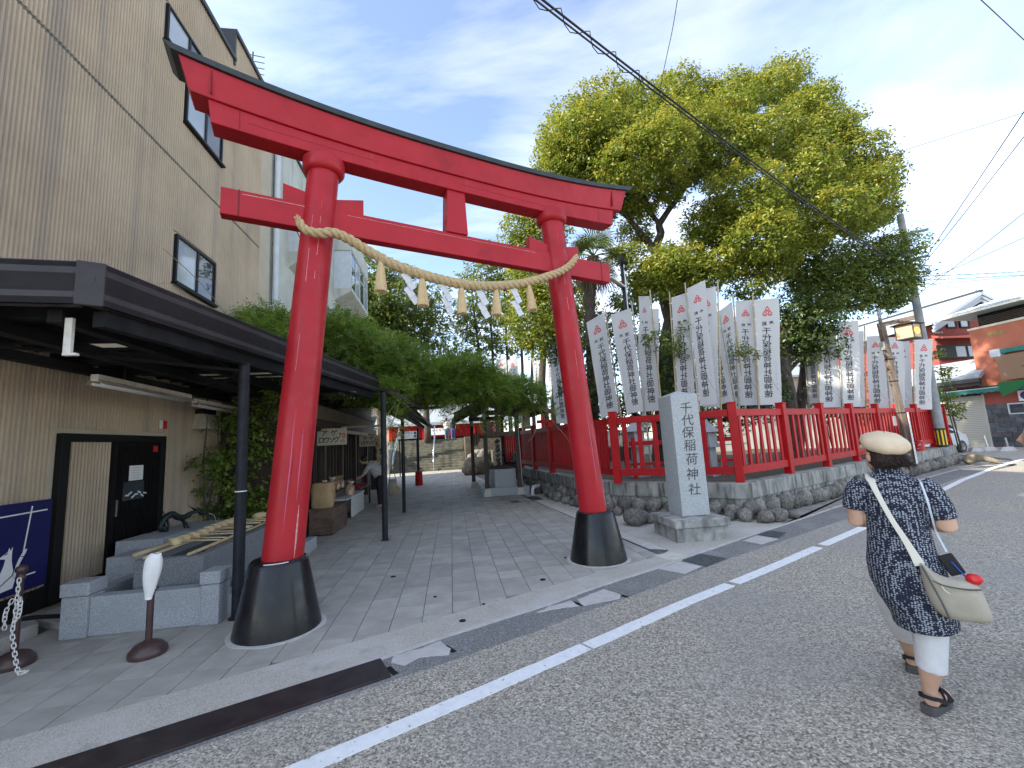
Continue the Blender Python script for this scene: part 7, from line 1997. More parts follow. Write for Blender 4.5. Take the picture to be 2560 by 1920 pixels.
def limb(b, a_, c_, r0, r1, bend=.25, n=9, sd=0):
    a_, c_ = Vector(a_), Vector(c_); L_ = (c_ - a_).length
    P = []
    for i in range(n + 1):
        t = i / n; p = a_.lerp(c_, t)
        p += Vector((mnoise.noise((t * 2.2, sd, 1)), mnoise.noise((t * 2.2, sd, 5)), mnoise.noise((t * 2.2, sd, 9)) + .25 * math.sin(math.pi * t))) * bend * L_ * .35 * math.sin(math.pi * t)
        P.append(p)
    b.tube(P, [r0 + (r1 - r0) * (i / n) for i in range(n + 1)], 9)
    return P

rs = np.random.RandomState(5)
# ---- the big camphor tree: trunk, limbs, crown
cam_t = thing('camphor_tree', 'huge spreading yellow green camphor tree behind the white banners', 'tree', (5.7, 14.6, .5), 0); WORLDP.add(cam_t.name)
CL_ = [(2.24, 15.2, 12.01, 0.83), (2.97, 15.6, 13.37, 1.14), (3.97, 15.0, 13.47, 1.23), (3.29, 14.2, 11.25, 1.17), (5.22, 15.6, 14.46, 0.86), (4.7, 13.9, 11.39, 1.21), (7.13, 15.4, 14.83, 0.84), (6.21, 13.8, 11.8, 1.14), (8.11, 15.8, 14.12, 1.08), (8.95, 15.2, 14.14, 0.97), (7.69, 14.0, 11.29, 1.09), (10.21, 16.2, 15.35, 0.74), (12.06, 16.5, 16.12, 0.83), (12.56, 16.4, 15.04, 0.56), (13.45, 16.3, 15.16, 0.6), (10.08, 15.0, 12.48, 0.96), (7.98, 13.2, 9.09, 1.09), (8.24, 13.4, 7.88, 1.04), (7.0, 13.9, 8.54, 0.76), (11.06, 16.5, 10.48, 0.98), (12.13, 15.4, 12.51, 0.99), (13.42, 16.0, 13.3, 0.88), (13.27, 15.2, 11.51, 0.97), (10.55, 14.0, 10.48, 0.9), (14.13, 15.5, 10.89, 0.85), (14.02, 15.2, 9.56, 0.56), (11.85, 14.2, 9.47, 0.84), (12.91, 14.8, 9.03, 0.68), (5.1, 14.6, 9.95, 0.6), (6.25, 14.8, 10.6, 0.54), (4.96, 13.8, 7.07, 0.76), (5.86, 13.8, 7.22, 0.69), (11.0, 14.4, 8.57, 0.72), (9.92, 14.6, 8.03, 0.67), (4.45, 15.5, 10.99, 0.71), (4.84, 15.2, 9.12, 0.49), (3.85, 15.8, 10.11, 0.43)]
CR_ = [(10.81, 14.6, 7.28, 0.8), (11.77, 14.6, 7.02, 0.8), (12.82, 14.6, 7.37, 0.73), (13.85, 14.6, 7.59, 0.67), (13.96, 14.6, 6.68, 0.53), (12.98, 14.6, 6.33, 0.73), (11.95, 14.6, 6.04, 0.67), (10.98, 14.6, 6.17, 0.73), (13.3, 14.6, 5.9, 0.47), (10.47, 14.6, 6.74, 0.6)]
CD_ = [(9.24, 13.6, 5.34, 0.68), (9.45, 13.6, 4.71, 0.75), (10.01, 13.6, 4.43, 0.62), (8.92, 13.6, 4.37, 0.5), (9.94, 13.6, 5.18, 0.68), (9.4, 13.6, 3.97, 0.44)]

def grow(L_, f): return [(x, y, z, r * f) for x, y, z, r in L_]
CF_ = []
for x, y, z, r in CL_[:34]:
    k = 1 + rnd.choice((-1, 1)) * rnd.uniform(.05, .11)
    CF_.append((x * k + rnd.uniform(-.4, .1), y * k, 1.65 + (z - 1.65) * k - rnd.uniform(0, .4), r * .95))
LOW_ = [(4.6, 13.4, 6.5, .8), (5.3, 13.3, 6.9, .8), (6.3, 13.3, 6.6, .8), (7.1, 13.3, 6.9, .75), (7.8, 13.4, 6.3, .7), (4.0, 13.6, 6.0, .6), (8.7, 13.6, 6.9, .7), (3.9, 13.8, 7.6, .5)]
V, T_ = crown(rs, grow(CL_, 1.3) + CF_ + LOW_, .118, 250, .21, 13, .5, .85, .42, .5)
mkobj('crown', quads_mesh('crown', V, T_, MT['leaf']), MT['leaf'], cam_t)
# inner sparse fill behind, so the crown has depth
b = MB()
b.tube(catmull([(5.3, 15.4, .3), (5.5, 15.2, 2.5), (5.75, 15.0, 4.9), (6.1, 15, 6.2)], 5), [.62 - .02 * k for k in range(16)], 14)
tk = b.obj('trunk', MT['bark'], cam_t, smooth=True)
b = MB()
F1, F2, F0 = (5.55, 15.0, 8.1), (6.5, 15, 7.1), (6.1, 15, 6.1)
limb(b, (5.9, 15, 5.6), F1, .34, .26, .2, sd=1); limb(b, F0, F2, .36, .26, .15, sd=2)
for k, (a_, c_, r0, r1) in enumerate(((F1, (4.6, 15, 9.6), .16, .08), (F1, (5.65, 14.8, 9.2), .17, .12), ((5.65, 14.8, 9.2), (6.65, 14.8, 10.4), .12, .07), ((5.65, 14.8, 9.2), (4.9, 14.9, 10.8), .09, .05), ((6.65, 14.8, 10.4), (7.15, 15, 11.3), .07, .05), ((4.6, 15, 9.6), (3.6, 15.2, 10.9), .08, .04), ((4.6, 15, 9.6), (4.3, 15, 10.7), .07, .03),
                                    ((6.65, 14.8, 10.4), (6.3, 15.2, 12.4), .07, .03), ((7.15, 15, 11.3), (7.6, 15.5, 13.5), .06, .03), ((7.15, 15, 11.3), (9.5, 15.5, 13.5), .06, .03), (F2, (7.1, 14.8, 7.6), .16, .12), ((7.1, 14.8, 7.6), (7.9, 14.4, 8.5), .10, .05), (F2, (10.2, 15.2, 7.8), .20, .15), ((10.2, 15.2, 7.8), (11.0, 15.2, 8.7), .13, .09), ((11.0, 15.2, 8.7), (12.2, 15.3, 10.1), .08, .04),
                                    ((11.0, 15.2, 8.7), (13.2, 15.3, 9.7), .07, .03), ((11.0, 15.2, 8.7), (11.6, 15.6, 10.6), .08, .04), ((11.6, 15.6, 10.6), (12.2, 15.9, 12.6), .05, .02), ((10.2, 15.2, 7.8), (11.8, 14.6, 7.2), .07, .03), ((8.0, 15, 9.5), (10.9, 16.3, 13.4), .09, .05), ((10.9, 16.3, 13.4), (13.3, 16.3, 14.4), .06, .02), ((10.9, 16.3, 13.4), (12.0, 16.4, 15.6), .05, .02), (F2, (8.0, 15, 9.5), .16, .09), ((4.6, 15, 9.6), (2.8, 15.3, 12.2), .06, .02), (F1, (4.6, 14.6, 7.4), .08, .03), (F2, (9.6, 14.6, 7.6), .07, .03))):
    limb(b, a_, c_, r0, r1, .3, sd=k + 3)
for k in range(60):
    x, y, z, r = CL_[rnd.randrange(len(CL_))]; a_ = Vector((x, y, z)) + Vector((rnd.uniform(-1, 1), rnd.uniform(-1, 1), rnd.uniform(-1, .3))) * r * .8
    c_ = a_ + Vector((rnd.uniform(-1, 1), rnd.uniform(-1, 1), rnd.uniform(.1, .9))) * r * .9; limb(b, a_, c_, .03, .01, .3, 5, sd=k + 90)
b.objs('limb', MT['bark'], cam_t, smooth=True)
# ---- second, darker green tree right of it
t2_ = thing('broadleaf_tree', 'smaller dense green tree at right edge of the camphor, above the lantern', 'tree', (9.6, 14.4, .5), 0); WORLDP.add(t2_.name)
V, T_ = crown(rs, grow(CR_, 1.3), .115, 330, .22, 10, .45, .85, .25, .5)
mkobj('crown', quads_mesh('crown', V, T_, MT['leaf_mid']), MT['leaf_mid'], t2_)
b = MB(); limb(b, (9.7, 15.2, .4), (10.6, 14.8, 5.8), .2, .14, .1, sd=3); b.obj('trunk', MT['bark'], t2_, smooth=True)
b = MB()
for k, (x, y, z, r) in enumerate(CR_): limb(b, (10.6, 14.8, 5.4), (x, y, z), .07, .02, .25, sd=k)
b.objs('limb', MT['bark'], t2_, smooth=True)
t3_ = thing('dark_evergreen', 'dark leaved evergreen with a thick trunk right of the widest banner', 'tree', (8.75, 13.7, .5), 0); WORLDP.add(t3_.name)
V, T_ = crown(rs, grow(CD_, 1.25), .12, 210, .2, 10, .35, .9, .15, .5)
mkobj('crown', quads_mesh('crown', V, T_, MT['leaf_dark']), MT['leaf_dark'], t3_)
b = MB(); b.tube(catmull([(8.68, 13.7, .4), (8.70, 13.7, 1.6), (8.74, 13.7, 2.6), (8.72, 13.7, 3.4), (8.9, 13.7, 4.6), (9.2, 13.7, 5.5)], 4), [.26, .25, .24, .235, .23, .23, .225, .22, .22, .22, .21, .2, .19, .18, .17, .16, .15, .14, .12, .1, .08], 12); b.obj('trunk', MT['bark'], t3_, smooth=True)
b = MB()
for k, (x, y, z, r) in enumerate(CD_): limb(b, (8.75, 13.7, 3.3), (x, y, z), .07, .02, .25, sd=k + 40)
b.objs('limb', MT['bark'], t3_, smooth=True)
# ---- palm
pm = thing('fan_palm', 'shaggy fan palm with brown fibre trunk right behind the torii pillar', 'palm tree', (2.55, 14.0, .5), 0); WORLDP.add(pm.name)
b = MB(); P_ = catmull([(2.5, 14, .3), (2.58, 14, 2.4), (2.68, 14, 4.6), (2.78, 14, 6.6), (2.98, 14, 7.7)], 10)
b.tube(P_, [.17 + .05 * mnoise.noise((k * .9, 0, 0)) + .03 * (k / 40) for k in range(41)], 12)
for k in range(420):
    i = rnd.randrange(6, 40); p = P_[i]; a_ = rnd.uniform(0, 6.28); r_k = .18 + .03 * (i / 40); q = p + Vector((math.cos(a_), math.sin(a_), 0)) * r_k
    b.tube([q, q + Vector((math.cos(a_) * rnd.uniform(.02, .12), math.sin(a_) * rnd.uniform(.02, .12), rnd.uniform(-.28, -.08)))], [.008, .002], 3, cap=False)
b.obj('trunk', MT['palmfiber'], pm)
def frond(az, el, L_, m, name, fan=.75):
    hub = Vector((3.0, 14, 7.75)); d = Vector((math.cos(az) * math.cos(el), math.sin(az) * math.cos(el), math.sin(el))); side = d.cross(Vector((0, 0, 1))).normalized(); up = side.cross(d)
    tip = hub + d * L_ * .55 + Vector((0, 0, -.1 * L_)); b = MB(); b.tube([hub, hub.lerp(tip, .5) + Vector((0, 0, .06)), tip], [.025, .02, .014], 5)
    n_ = 22
    for k in range(n_):
        a_ = R(-115 + 230 * k / (n_ - 1)); bd_ = d * math.cos(a_) + side * math.sin(a_); ln_ = fan * rnd.uniform(.8, 1.05)
        q = tip + bd_ * ln_ * .6 + up * .03; e_ = tip + bd_ * ln_ - Vector((0, 0, ln_ * rnd.uniform(.12, .4)))
        w_ = side * math.cos(a_) * .022 - d * math.sin(a_) * .022
        b.add([tip - w_ * .3, tip + w_ * .3, q + w_, q - w_, e_], [(0, 1, 2, 3), (3, 2, 4)])
    b.obj(name, MT[m], pm)
for k in range(15): frond(R(24 * k + rnd.uniform(-8, 8)), R(rnd.uniform(-5, 60)), rnd.uniform(.9, 1.3), 'palmgreen', 'frond')
for k in range(12): frond(R(30 * k + rnd.uniform(-8, 8)), R(rnd.uniform(-75, -35)), rnd.uniform(.8, 1.1), 'palmdead', 'dead_frond', .8)
# ---- trees far behind on the terrace
BGT = [('A', 'leaf_mid', 'tall green tree rising behind the vine next to the pale concrete building', 150, .26, 32, [(-9.2, 30, 2), (-9.0, 30, 9.5)], [(-10.46, 30.0, 14.19, 1.83), (-9.76, 30.0, 12.04, 2.14), (-10.63, 30.0, 10.9, 2.14), (-8.92, 30.0, 10.21, 1.83), (-7.46, 30.0, 11.61, 1.83), (-11.77, 30.0, 13.05, 1.22), (-7.7, 30.0, 14.03, 0.92), (-9.22, 30.0, 9.06, 1.83)]),
       ('B', 'leaf_mid', 'loose airy green tree between the two taller trees behind the vine', 90, .24, 22, [(-6.6, 33, 2), (-6.4, 33, 10)], [(-6.96, 33.0, 11.56, 2.02), (-5.76, 33.0, 9.56, 1.85), (-8.26, 33.0, 10.02, 2.02), (-5.96, 33.0, 13.47, 1.34)]),
       ('C', 'leaf_mid', 'group tree of slim dark stems with light green top under the rope middle', 110, .24, 24, None, [(-2.16, 34.0, 14.96, 1.73), (-0.16, 34.0, 15.54, 2.08), (1.8, 34.0, 15.08, 1.73), (-2.94, 34.0, 11.96, 2.08), (-0.96, 34.0, 12.52, 2.08), (0.97, 34.0, 12.07, 1.73), (-2.4, 34.0, 9.6, 1.73), (-0.13, 34.0, 9.8, 1.73), (2.21, 34.0, 16.44, 1.39), (-0.75, 34.0, 16.96, 1.39)]),
       ('D', 'leaf', 'bright yellow green bushy tree left of the right torii pillar', 120, .2, 46, [(2.2, 22.2, .6), (2.3, 22.2, 8)], [(1.78, 22.0, 10.08, 1.34), (2.75, 22.0, 8.71, 1.57), (1.44, 22.0, 7.91, 1.57), (3.28, 22.0, 10.22, 1.12), (2.2, 22.0, 6.8, 1.34), (3.48, 22.0, 7.15, 1.34), (1.11, 22.0, 9.46, 0.9)]),
       ('E', 'leaf', 'yellow green treetop showing beside the right end of the torii tie beam', 90, .2, 40, [(2.0, 26, .6), (2.0, 26, 14)], [(1.05, 26.0, 15.14, 1.19), (2.02, 26.0, 14.28, 1.32), (3.11, 26.0, 15.3, 1.19), (1.86, 26.0, 15.91, 0.79)])]
for nm, mm, lb, _, lf, per, st_, L_ in BGT:
    x0, y0 = (st_[0][0], st_[0][1]) if st_ else (-.6, 34)
    t = thing('background_tree', lb, 'tree', (x0, y0, 0), 0, 'trees behind the shrine path'); WORLDP.add(t.name)
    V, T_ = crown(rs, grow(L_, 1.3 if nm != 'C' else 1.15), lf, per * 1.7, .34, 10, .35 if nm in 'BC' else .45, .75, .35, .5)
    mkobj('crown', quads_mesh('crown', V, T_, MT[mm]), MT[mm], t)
    b = MB()
    if st_:
        limb(b, st_[0], st_[1], .28, .12, .1, sd=9); b.obj('trunk', MT['bark'], t, smooth=True); b = MB()
        for k, (x, y, z, r) in enumerate(L_): limb(b, (st_[1][0], st_[1][1], z - r * 1.6 if z - r * 1.6 > st_[0][2] + 2 else st_[0][2] + 3), (x, y, z + r * .3), .10, .02, .35, sd=k + ord(nm))
    else:
        for k, (xa, xb) in enumerate(((-1.9, -3.0), (-1.3, -1.6), (-.3, -.2), (.7, 1.2), (1.6, 2.0))):
            limb(b, (xa, 34 + .3 * k, 2), (xb, 34, 15.5), .17, .05, .06, 12, sd=k)
            for j in range(7): z = 8.5 + j * 1.0; q = xa + (xb - xa) * (z - 2) / 13.5; limb(b, (q, 34, z), (q + rnd.choice((-1, 1)) * rnd.uniform(.8, 1.8), 34 + rnd.uniform(-1, 1), z + rnd.uniform(.2, .9)), .04, .012, .3, 5, sd=j + 7 * k)
    b.objs('trunk' if not st_ else 'limb', MT['bark'], t, smooth=True)
# ---- shrubs and sprigs among the banners
def shrub(name, lb, L_, mm, lf, per, stem=None, grp=None, tp=.2, k=9):
    x, y, z, r = L_[0]
    t = thing(name, lb, 'shrub', (x, y, .5), 0, grp); WORLDP.add(t.name)
    V, T_ = crown(rs, L_, lf, per, .14, k, .25, .9, tp, .5); mkobj('foliage', quads_mesh('foliage', V, T_, MT[mm]), MT[mm], t)
    b = MB()
    for (x, y, z, r) in L_:
        if name == 'young_maple': limb(b, (x + .5, y + 1.6, z - .5), (x, y, z), .012, .005, .2, 6, sd=x)
        else: limb(b, (x + .1, y, .5), (x, y, z), .025, .008, .2, 6, sd=x)
    b.objs('stem', MT['bark'], t, smooth=True)
shrub('young_maple', 'thin leafy sprig hanging in front of banners left above the monument', [(3.55, 10.4, 3.95, .30), (3.95, 10.35, 3.75, .32), (4.35, 10.3, 4.15, .22), (4.25, 10.4, 3.6, .25)], 'leaf_mid', .09, 260, tp=.5)
shrub('young_maple', 'small leafy sprig in front of the sunlit banner', [(5.55, 10.3, 3.55, .22), (5.9, 10.3, 3.45, .14)], 'leaf_mid', .08, 420, tp=.5)
shrub('dark_shrub', 'dark evergreen shrub behind the banners above the monument', [(4.3, 12.8, 3.2, .9), (3.6, 12.6, 2.4, .9), (4.9, 12.8, 2.2, .9), (4.2, 13.2, 4.5, .9), (5.2, 13.4, 3.8, .9)], 'leaf_dark', .12, 170)
shrub('dark_shrub', 'dark evergreen shrub behind banners beside the palm trunk', [(3.0, 13.6, 4.2, .9), (2.1, 13.4, 3.0, .8), (3.3, 13.6, 2.6, .9), (3.5, 13.9, 5.4, .8), (1.8, 13.8, 4.6, .7)], 'leaf_dark', .12, 160)
shrub('dark_shrub', 'dark evergreen shrub between the sunlit banner and the trunk', [(6.4, 13.0, 2.4, 1.0), (7.6, 13.2, 2.6, 1.0), (5.8, 13.2, 3.2, .9), (7.2, 13.8, 4.4, 1.1), (6.2, 14.0, 5.0, .9)], 'leaf_dark', .12, 160)
shrub('dark_shrub', 'dark shrub behind the fence between banner group and lantern post', [(11.6, 16.2, 2.5, .8), (12.6, 16.4, 3.2, .7), (13.0, 16.4, 2.2, .8)], 'leaf_dark', .12, 120)
shrub('roadside_bush', 'leafy bush beside the utility pole in front of the lean to roof', [(16.2, 16.4, 2.6, .55), (16.6, 16.5, 3.4, .35), (16.8, 16.7, 2.0, .5), (16.4, 16.4, 4.1, .25)], 'leaf_mid', .13, 150)
# wall ivy in the dark corner
iv = wpthing('wall_ivy', 'green leafy climber in the dark corner behind the trough', 'climber', -4.2, 9, 0)
V, T_ = crown(rs, [(*PW(-4.15, 8.9, .9), .75), (*PW(-4.0, 9.2, 1.7), .7), (*PW(-3.8, 8.7, 2.3), .5), (*PW(-3.7, 9.1, .5), .6), (*PW(-4.2, 8.3, 1.55), .35)], .10, 190, .14, 9, .2, .9, .3); mkobj('foliage', quads_mesh('foliage', V, T_, MT['leaf_vine']), MT['leaf_vine'], iv)
b = MB(PROT)
for k in range(8): limb(b, (-4.3, 8.4 + .14 * k, .1), (-4.2 + .1 * (k % 3), 8.2 + .2 * k, 2.4), .018, .008, .3, 7, sd=k)
b.objs('stem', MT['bark'], iv, smooth=True)

# ---- wisteria over the trellis: pinnate sprays
vt = wpthing('wisteria_trellis', 'mound of green wisteria vine spilling over the trellis across the path', 'vine trellis', -.5, 11.5, 2.6)
def sprays(rs, lobes, per, rl=.26, nl=13, ll=.066, up=.35):
    Vs, ts = [], []
    for (u, v, z, ru, rv, rz_) in lobes:
        n = int(per * (ru * rv + rv * rz_ + ru * rz_))
        d = unit(rs.normal(0, 1, (n, 3)) + np.array([0, -.15, up])); rad = rs.uniform(.55, 1.06, (n, 1)) ** .7
        c = np.array([u, v, z]) + d * rad * np.array([ru, rv, rz_])
        c[:, 2] += .10 * np.sin(c[:, 0] * 3.1 + c[:, 1] * 2.3)
        ax = unit(d * np.array([1, 1, .35]) + rs.normal(0, .45, (n, 3))); nn = unit(np.array([0, 0, 1.0]) + d * .5 + rs.normal(0, .3, (n, 3))); nn = unit(nn - ax * (nn * ax).sum(1, keepdims=True)); sd = np.cross(nn, ax)
        tin = (rs.rand(n) < .35) * rs.uniform(.2, .9, n)
        for k in range(nl):
            q = (k // 2 + .6) / (nl / 2 + .6); s_ = 1 if k % 2 else -1
            if k == nl - 1: s_ = 0; q = 1.05
            base = c + ax * (q * rl) - nn * (.22 * rl * q * q)
            dr = unit(sd * s_ * .9 + ax * (.45 if s_ else 1) - nn * .28 + rs.normal(0, .10, (n, 3)))
            L_ = ll * rs.uniform(.8, 1.2, (n, 1)) * (1.0 - .25 * q); wv = np.cross(nn, dr) * L_ * .19
            Vs.append(np.stack([base, base + dr * L_ * .45 + wv, base + dr * L_, base + dr * L_ * .45 - wv], 1)); ts.append(tin)
    V = np.concatenate(Vs); sh = V.shape
    M = np.array([[ND.x, PD.x, 0], [ND.y, PD.y, 0], [0, 0, 1]])
    return (V.reshape(-1, 3) @ M.T).reshape(sh), np.concatenate(ts)
VL = [(-.2, 10.5, 3.0, .9, .5, .30), (.9, 10.7, 2.92, .7, .5, .22), (-1.0, 10.3, 3.15, .7, .6, .36), (.2, 11.3, 3.5, 1.2, 1.1, .36), (-.6, 11.4, 3.25, 1.9, 1.4, .52), (-1.5, 11.0, 3.5, 1.3, 1.3, .8), (.7, 11.6, 3.12, 1.3, 1.2, .42), (1.7, 11.8, 3.0, .8, .9, .28), (2.15, 11.7, 2.8, .5, .6, .22), (-2.4, 9.9, 3.75, 1.1, 1.3, .85), (-3.2, 9.2, 3.95, .9, 1.2, .55), (-3.4, 8.2, 3.55, .7, .8, .35), (-2.6, 11.4, 4.2, 1.0, 1.2, .7), (-3.9, 10.2, 4.2, .7, 1.2, .5), (-1.35, 9.6, 2.9, .5, .6, .3), (-4.1, 8.2, 3.6, .4, .6, .3)]
V, T_ = sprays(rs, VL, 800)
mkobj('foliage', quads_mesh('foliage', V, T_, MT['leaf_vine']), MT['leaf_vine'], vt)
V, T_ = sprays(rs, [(-1.15, 9.3, 2.3, .18, .2, .25), (.1, 11.0, 2.35, .25, .2, .22), (-1.2, 9.2, 1.95, .06, .06, .1), (1.5, 11.3, 2.3, .4, .3, .2), (.75, 11, 2.15, .12, .12, .15), (2.5, 11.6, 2.45, .4, .3, .12), (-2.9, 8.3, 2.6, .3, .5, .2)], 520)
mkobj('hanging_foliage', quads_mesh('hanging_foliage', V, T_, MT['leaf_vine']), MT['leaf_vine'], vt)
b = MB(PROT)
for k in range(14): limb(b, (-1.3 + rnd.uniform(-.2, .2), 10.2, 2.7), (rnd.uniform(-3, 2.2), rnd.uniform(10, 12.6), rnd.uniform(2.7, 3.4)), .045, .012, .5, 10, sd=k)
b.objs('vine_stem', MT['bark'], vt, smooth=True)
b = MB(PROT)
for v in (10.9, 11.6, 12.4): b.bb(-3.2, 1.2, v - .04, v + .04, 2.82, 2.90)
for u in (-2.8, -1.4, 0, 1.2): b.bb(u - .03, u + .03, 10.7, 12.6, 2.90, 2.96)
b.objs('trellis_bar', MT['under'], vt)
b = MB(PROT)
for P in ([(-1.0, 9.2, 2.75), (-1.12, 9.1, 2.3), (-1.30, 9.1, 1.95), (-1.32, 9.1, 1.6), (-1.22, 9.1, 1.3)], [(-1.05, 9.2, 2.7), (-1.35, 9.1, 2.2), (-1.42, 9.1, 1.75)], [(2.2, 11.4, 2.5), (2.3, 11.4, 2.2), (2.15, 11.3, 1.8), (2.0, 11.3, 1.65)], [(2.4, 11.5, 2.6), (2.75, 11.4, 2.1), (3.0, 11.3, 1.75), (3.15, 11.3, 1.5)], [(-.2, 10.8, 2.8), (-.6, 10.6, 2.35), (-.9, 10.5, 2.5), (-1.1, 10.4, 2.75)], [(1.0, 11, 2.6), (.7, 10.9, 2.2), (.85, 10.9, 1.9)], [(-2.5, 8.6, 3.1), (-1.9, 8.0, 2.75), (-1.6, 7.7, 2.65)], [(-4.3, 9.0, 4.1), (-4.4, 7.6, 4.5), (-4.2, 6.6, 4.15), (-4.0, 6.0, 3.9)], [(-4.2, 9.2, 4.2), (-4.35, 8.2, 4.75), (-4.3, 7.0, 4.9)]):
    b.tube(catmull(P, 8), .006, 5)
b.objs('tendril', mat('tendril', (.35, .30, .16), rough=.8), vt, smooth=True)
# ================================================================== people
def blob(parts_fn, voxel, name, m, parent, smooth_it=6, label=None):
    """one continuous skin grown over overlapping lofts"""
    b = MB(); parts_fn(b)
    me = b.mesh(name)
    o = bpy.data.objects.new(name, me); COL.objects.link(o)
    r = o.modifiers.new('r', 'REMESH'); r.mode = 'VOXEL'; r.voxel_size = voxel; r.use_smooth_shade = True
    s_ = o.modifiers.new('s', 'SMOOTH'); s_.factor = .5; s_.iterations = smooth_it
    dg = bpy.context.evaluated_depsgraph_get()
    me2 = bpy.data.meshes.new_from_object(o.evaluated_get(dg)); me2.name = name
    bpy.data.objects.remove(o); bpy.data.meshes.remove(me)
    me2.materials.clear(); me2.materials.append(m)
    me2.polygons.foreach_set('use_smooth', [True] * len(me2.polygons))
    o = bpy.data.objects.new(name, me2); COL.objects.link(o); o.parent = parent
    if label: o['label'] = label
    return o
def hand(b, wrist, d, palm_n, s=1.0, left=False):
    """palm and five bent fingers growing from the wrist along d"""
    w, d, n = Vector(wrist), Vector(d).normalized(), Vector(palm_n).normalized(); side = d.cross(n) * (-1 if left else 1)
    b.tube([w - d * .01, w + d * .03 * s, w + d * .085 * s], [.024 * s, .036 * s, .034 * s], 10)
    for k, ln_ in enumerate((.070, .080, .075, .060)):
        base = w + d * .08 * s + side * (.030 - .020 * k) * s
        b.tube([base - d * .02 * s, base + d * ln_ * .45 * s + n * .006, base + d * ln_ * .8 * s + n * .022, base + d * ln_ * .85 * s + n * .045], [.0105 * s, .010 * s, .009 * s, .0075 * s], 8)
    tb = w + d * .03 * s + side * .03 * s
    b.tube([tb - side * .015, tb + side * .02 * s + d * .025 * s + n * .01, tb + side * .018 * s + d * .06 * s + n * .025], [.013 * s, .012 * s, .009 * s], 8)

# ---- woman with beret, walking away up the street.  local x right, y away from the viewer
wm = thing('person', 'woman in navy flower tunic, beige beret and pale trousers walking away with shoulder bag', 'person', (2.24, 2.78, 0), R(-38.8))
hc = Vector((.052, .02, 1.455))
def wbody(b):
    b.loft([(.075, 0, .70, .12, .10), (.072, 0, .80, .165, .125), (.066, 0, .92, .145, .11), (.07, .005, 1.10, .14, .10), (.072, .01, 1.24, .16, .085), (.07, .01, 1.30, .10, .07), (.06, .015, 1.34, .055, .055), (.055, .02, 1.40, .05, .052)], 20)
    b.ico(hc, .092, 3, (.86, 1.05, 1.18))
    # face turned to the left and away: brow, nose, cheek, chin, ear
    fd = Vector((-.62, .78, 0)); sdv = Vector((.78, .62, 0))
    b.ico(hc + fd * .04 + Vector((0, 0, -.055)), .062, 2, (1, 1, .9)); b.ico(hc + fd * .075 + Vector((0, 0, -.095)), .026, 2)
    b.tube([hc + fd * .085 + Vector((0, 0, .02)), hc + fd * .112 + Vector((0, 0, -.025)), hc + fd * .095 + Vector((0, 0, -.04))], [.012, .015, .012], 8)
    b.ico(hc + fd * .092 + Vector((0, 0, -.066)), .014, 2, (1, 1, .7))
    for s_ in (-1, 1):
        b.ico(hc + sdv * .085 * s_ + fd * .0 + Vector((0, 0, -.02)), .026, 2, (.6, 1, 1.2))
    # arms: upper arm inside the sleeve, elbow, forearm reaching forward
    b.tube([(-.09, 0, 1.25), (-.12, .0, 1.13), (-.125, -.01, 1.04), (-.095, .10, 1.02), (-.06, .21, 1.04)], [.052, .05, .046, .040, .026], 12)
    b.tube([(.235, 0, 1.25), (.275, -.01, 1.12), (.285, -.03, 1.045), (.26, .09, 1.02), (.20, .20, 1.05)], [.055, .054, .050, .042, .027], 12)
    hand(b, (-.06, .21, 1.04), (.5, .8, .1), (.8, -.5, .1), 1.0, True)
    hand(b, (.20, .20, 1.05), (-.5, .8, .1), (-.8, -.5, .1), 1.0)
    # legs: the right one standing under the body, the left one a stride ahead
    b.tube([(.13, 0, .72), (.135, 0, .50), (.125, -.01, .36), (.108, -.02, .22), (.092, -.02, .13), (.088, -.02, .085)], [.105, .085, .068, .056, .036, .034], 14)
    b.tube([(.088, -.045, .065), (.098, .0, .06), (.125, .07, .052), (.165, .15, .042)], [.036, .036, .037, .028], 12)
    b.tube([(.01, .04, .72), (.005, .16, .52), (.02, .27, .38), (.03, .38, .24), (.035, .46, .13), (.04, .47, .085)], [.105, .085, .066, .054, .036, .034], 14)
    b.tube([(.04, .445, .068), (.045, .50, .06), (.055, .58, .05), (.07, .67, .042)], [.035, .036, .037, .028], 12)
blob(wbody, .0075, 'body', MT['skin'], wm, 4)
def tunic(b):
    b.loft([(.125, .015, .46, .148, .165, R(3), R(-3)), (.120, .015, .52, .152, .165, 0, R(-2)), (.098, .01, .60, .168, .160), (.080, .008, .70, .184, .152), (.073, .006, .80, .182, .146), (.066, .004, .89, .160, .132), (.068, .004, .98, .150, .125), (.072, .006, 1.08, .150, .120), (.074, .010, 1.18, .168, .108), (.075, .012, 1.25, .175, .090), (.074, .014, 1.295, .128, .078), (.068, .016, 1.335, .075, .066), (.062, .018, 1.372, .060, .060)], 28)
    b.loft([(.06, .0, .545, .10, .13), (.035, .0, .62, .115, .145), (.03, .0, .75, .12, .14)], 20)
    b.tube([(-.05, .01, 1.262), (-.095, .0, 1.215), (-.122, -.002, 1.15), (-.132, -.004, 1.108)], [.075, .072, .062, .058], 16)
    b.tube([(.19, .01, 1.262), (.235, .0, 1.215), (.268, -.006, 1.14), (.280, -.012, 1.072)], [.078, .075, .067, .064], 16)
tu_ = blob(tunic, .010, 'tunic', MT['dress'], wm, 5)
b = MB(); b.loft([(.062, .018, 1.34, .066, .066), (.060, .018, 1.36, .066, .067), (.058, .02, 1.395, .060, .062)], 24, cap=False); co_ = b.obj('collar', MT['dress'], tu_, smooth=True); sld = co_.modifiers.new('s', 'SOLIDIFY'); sld.thickness = .006
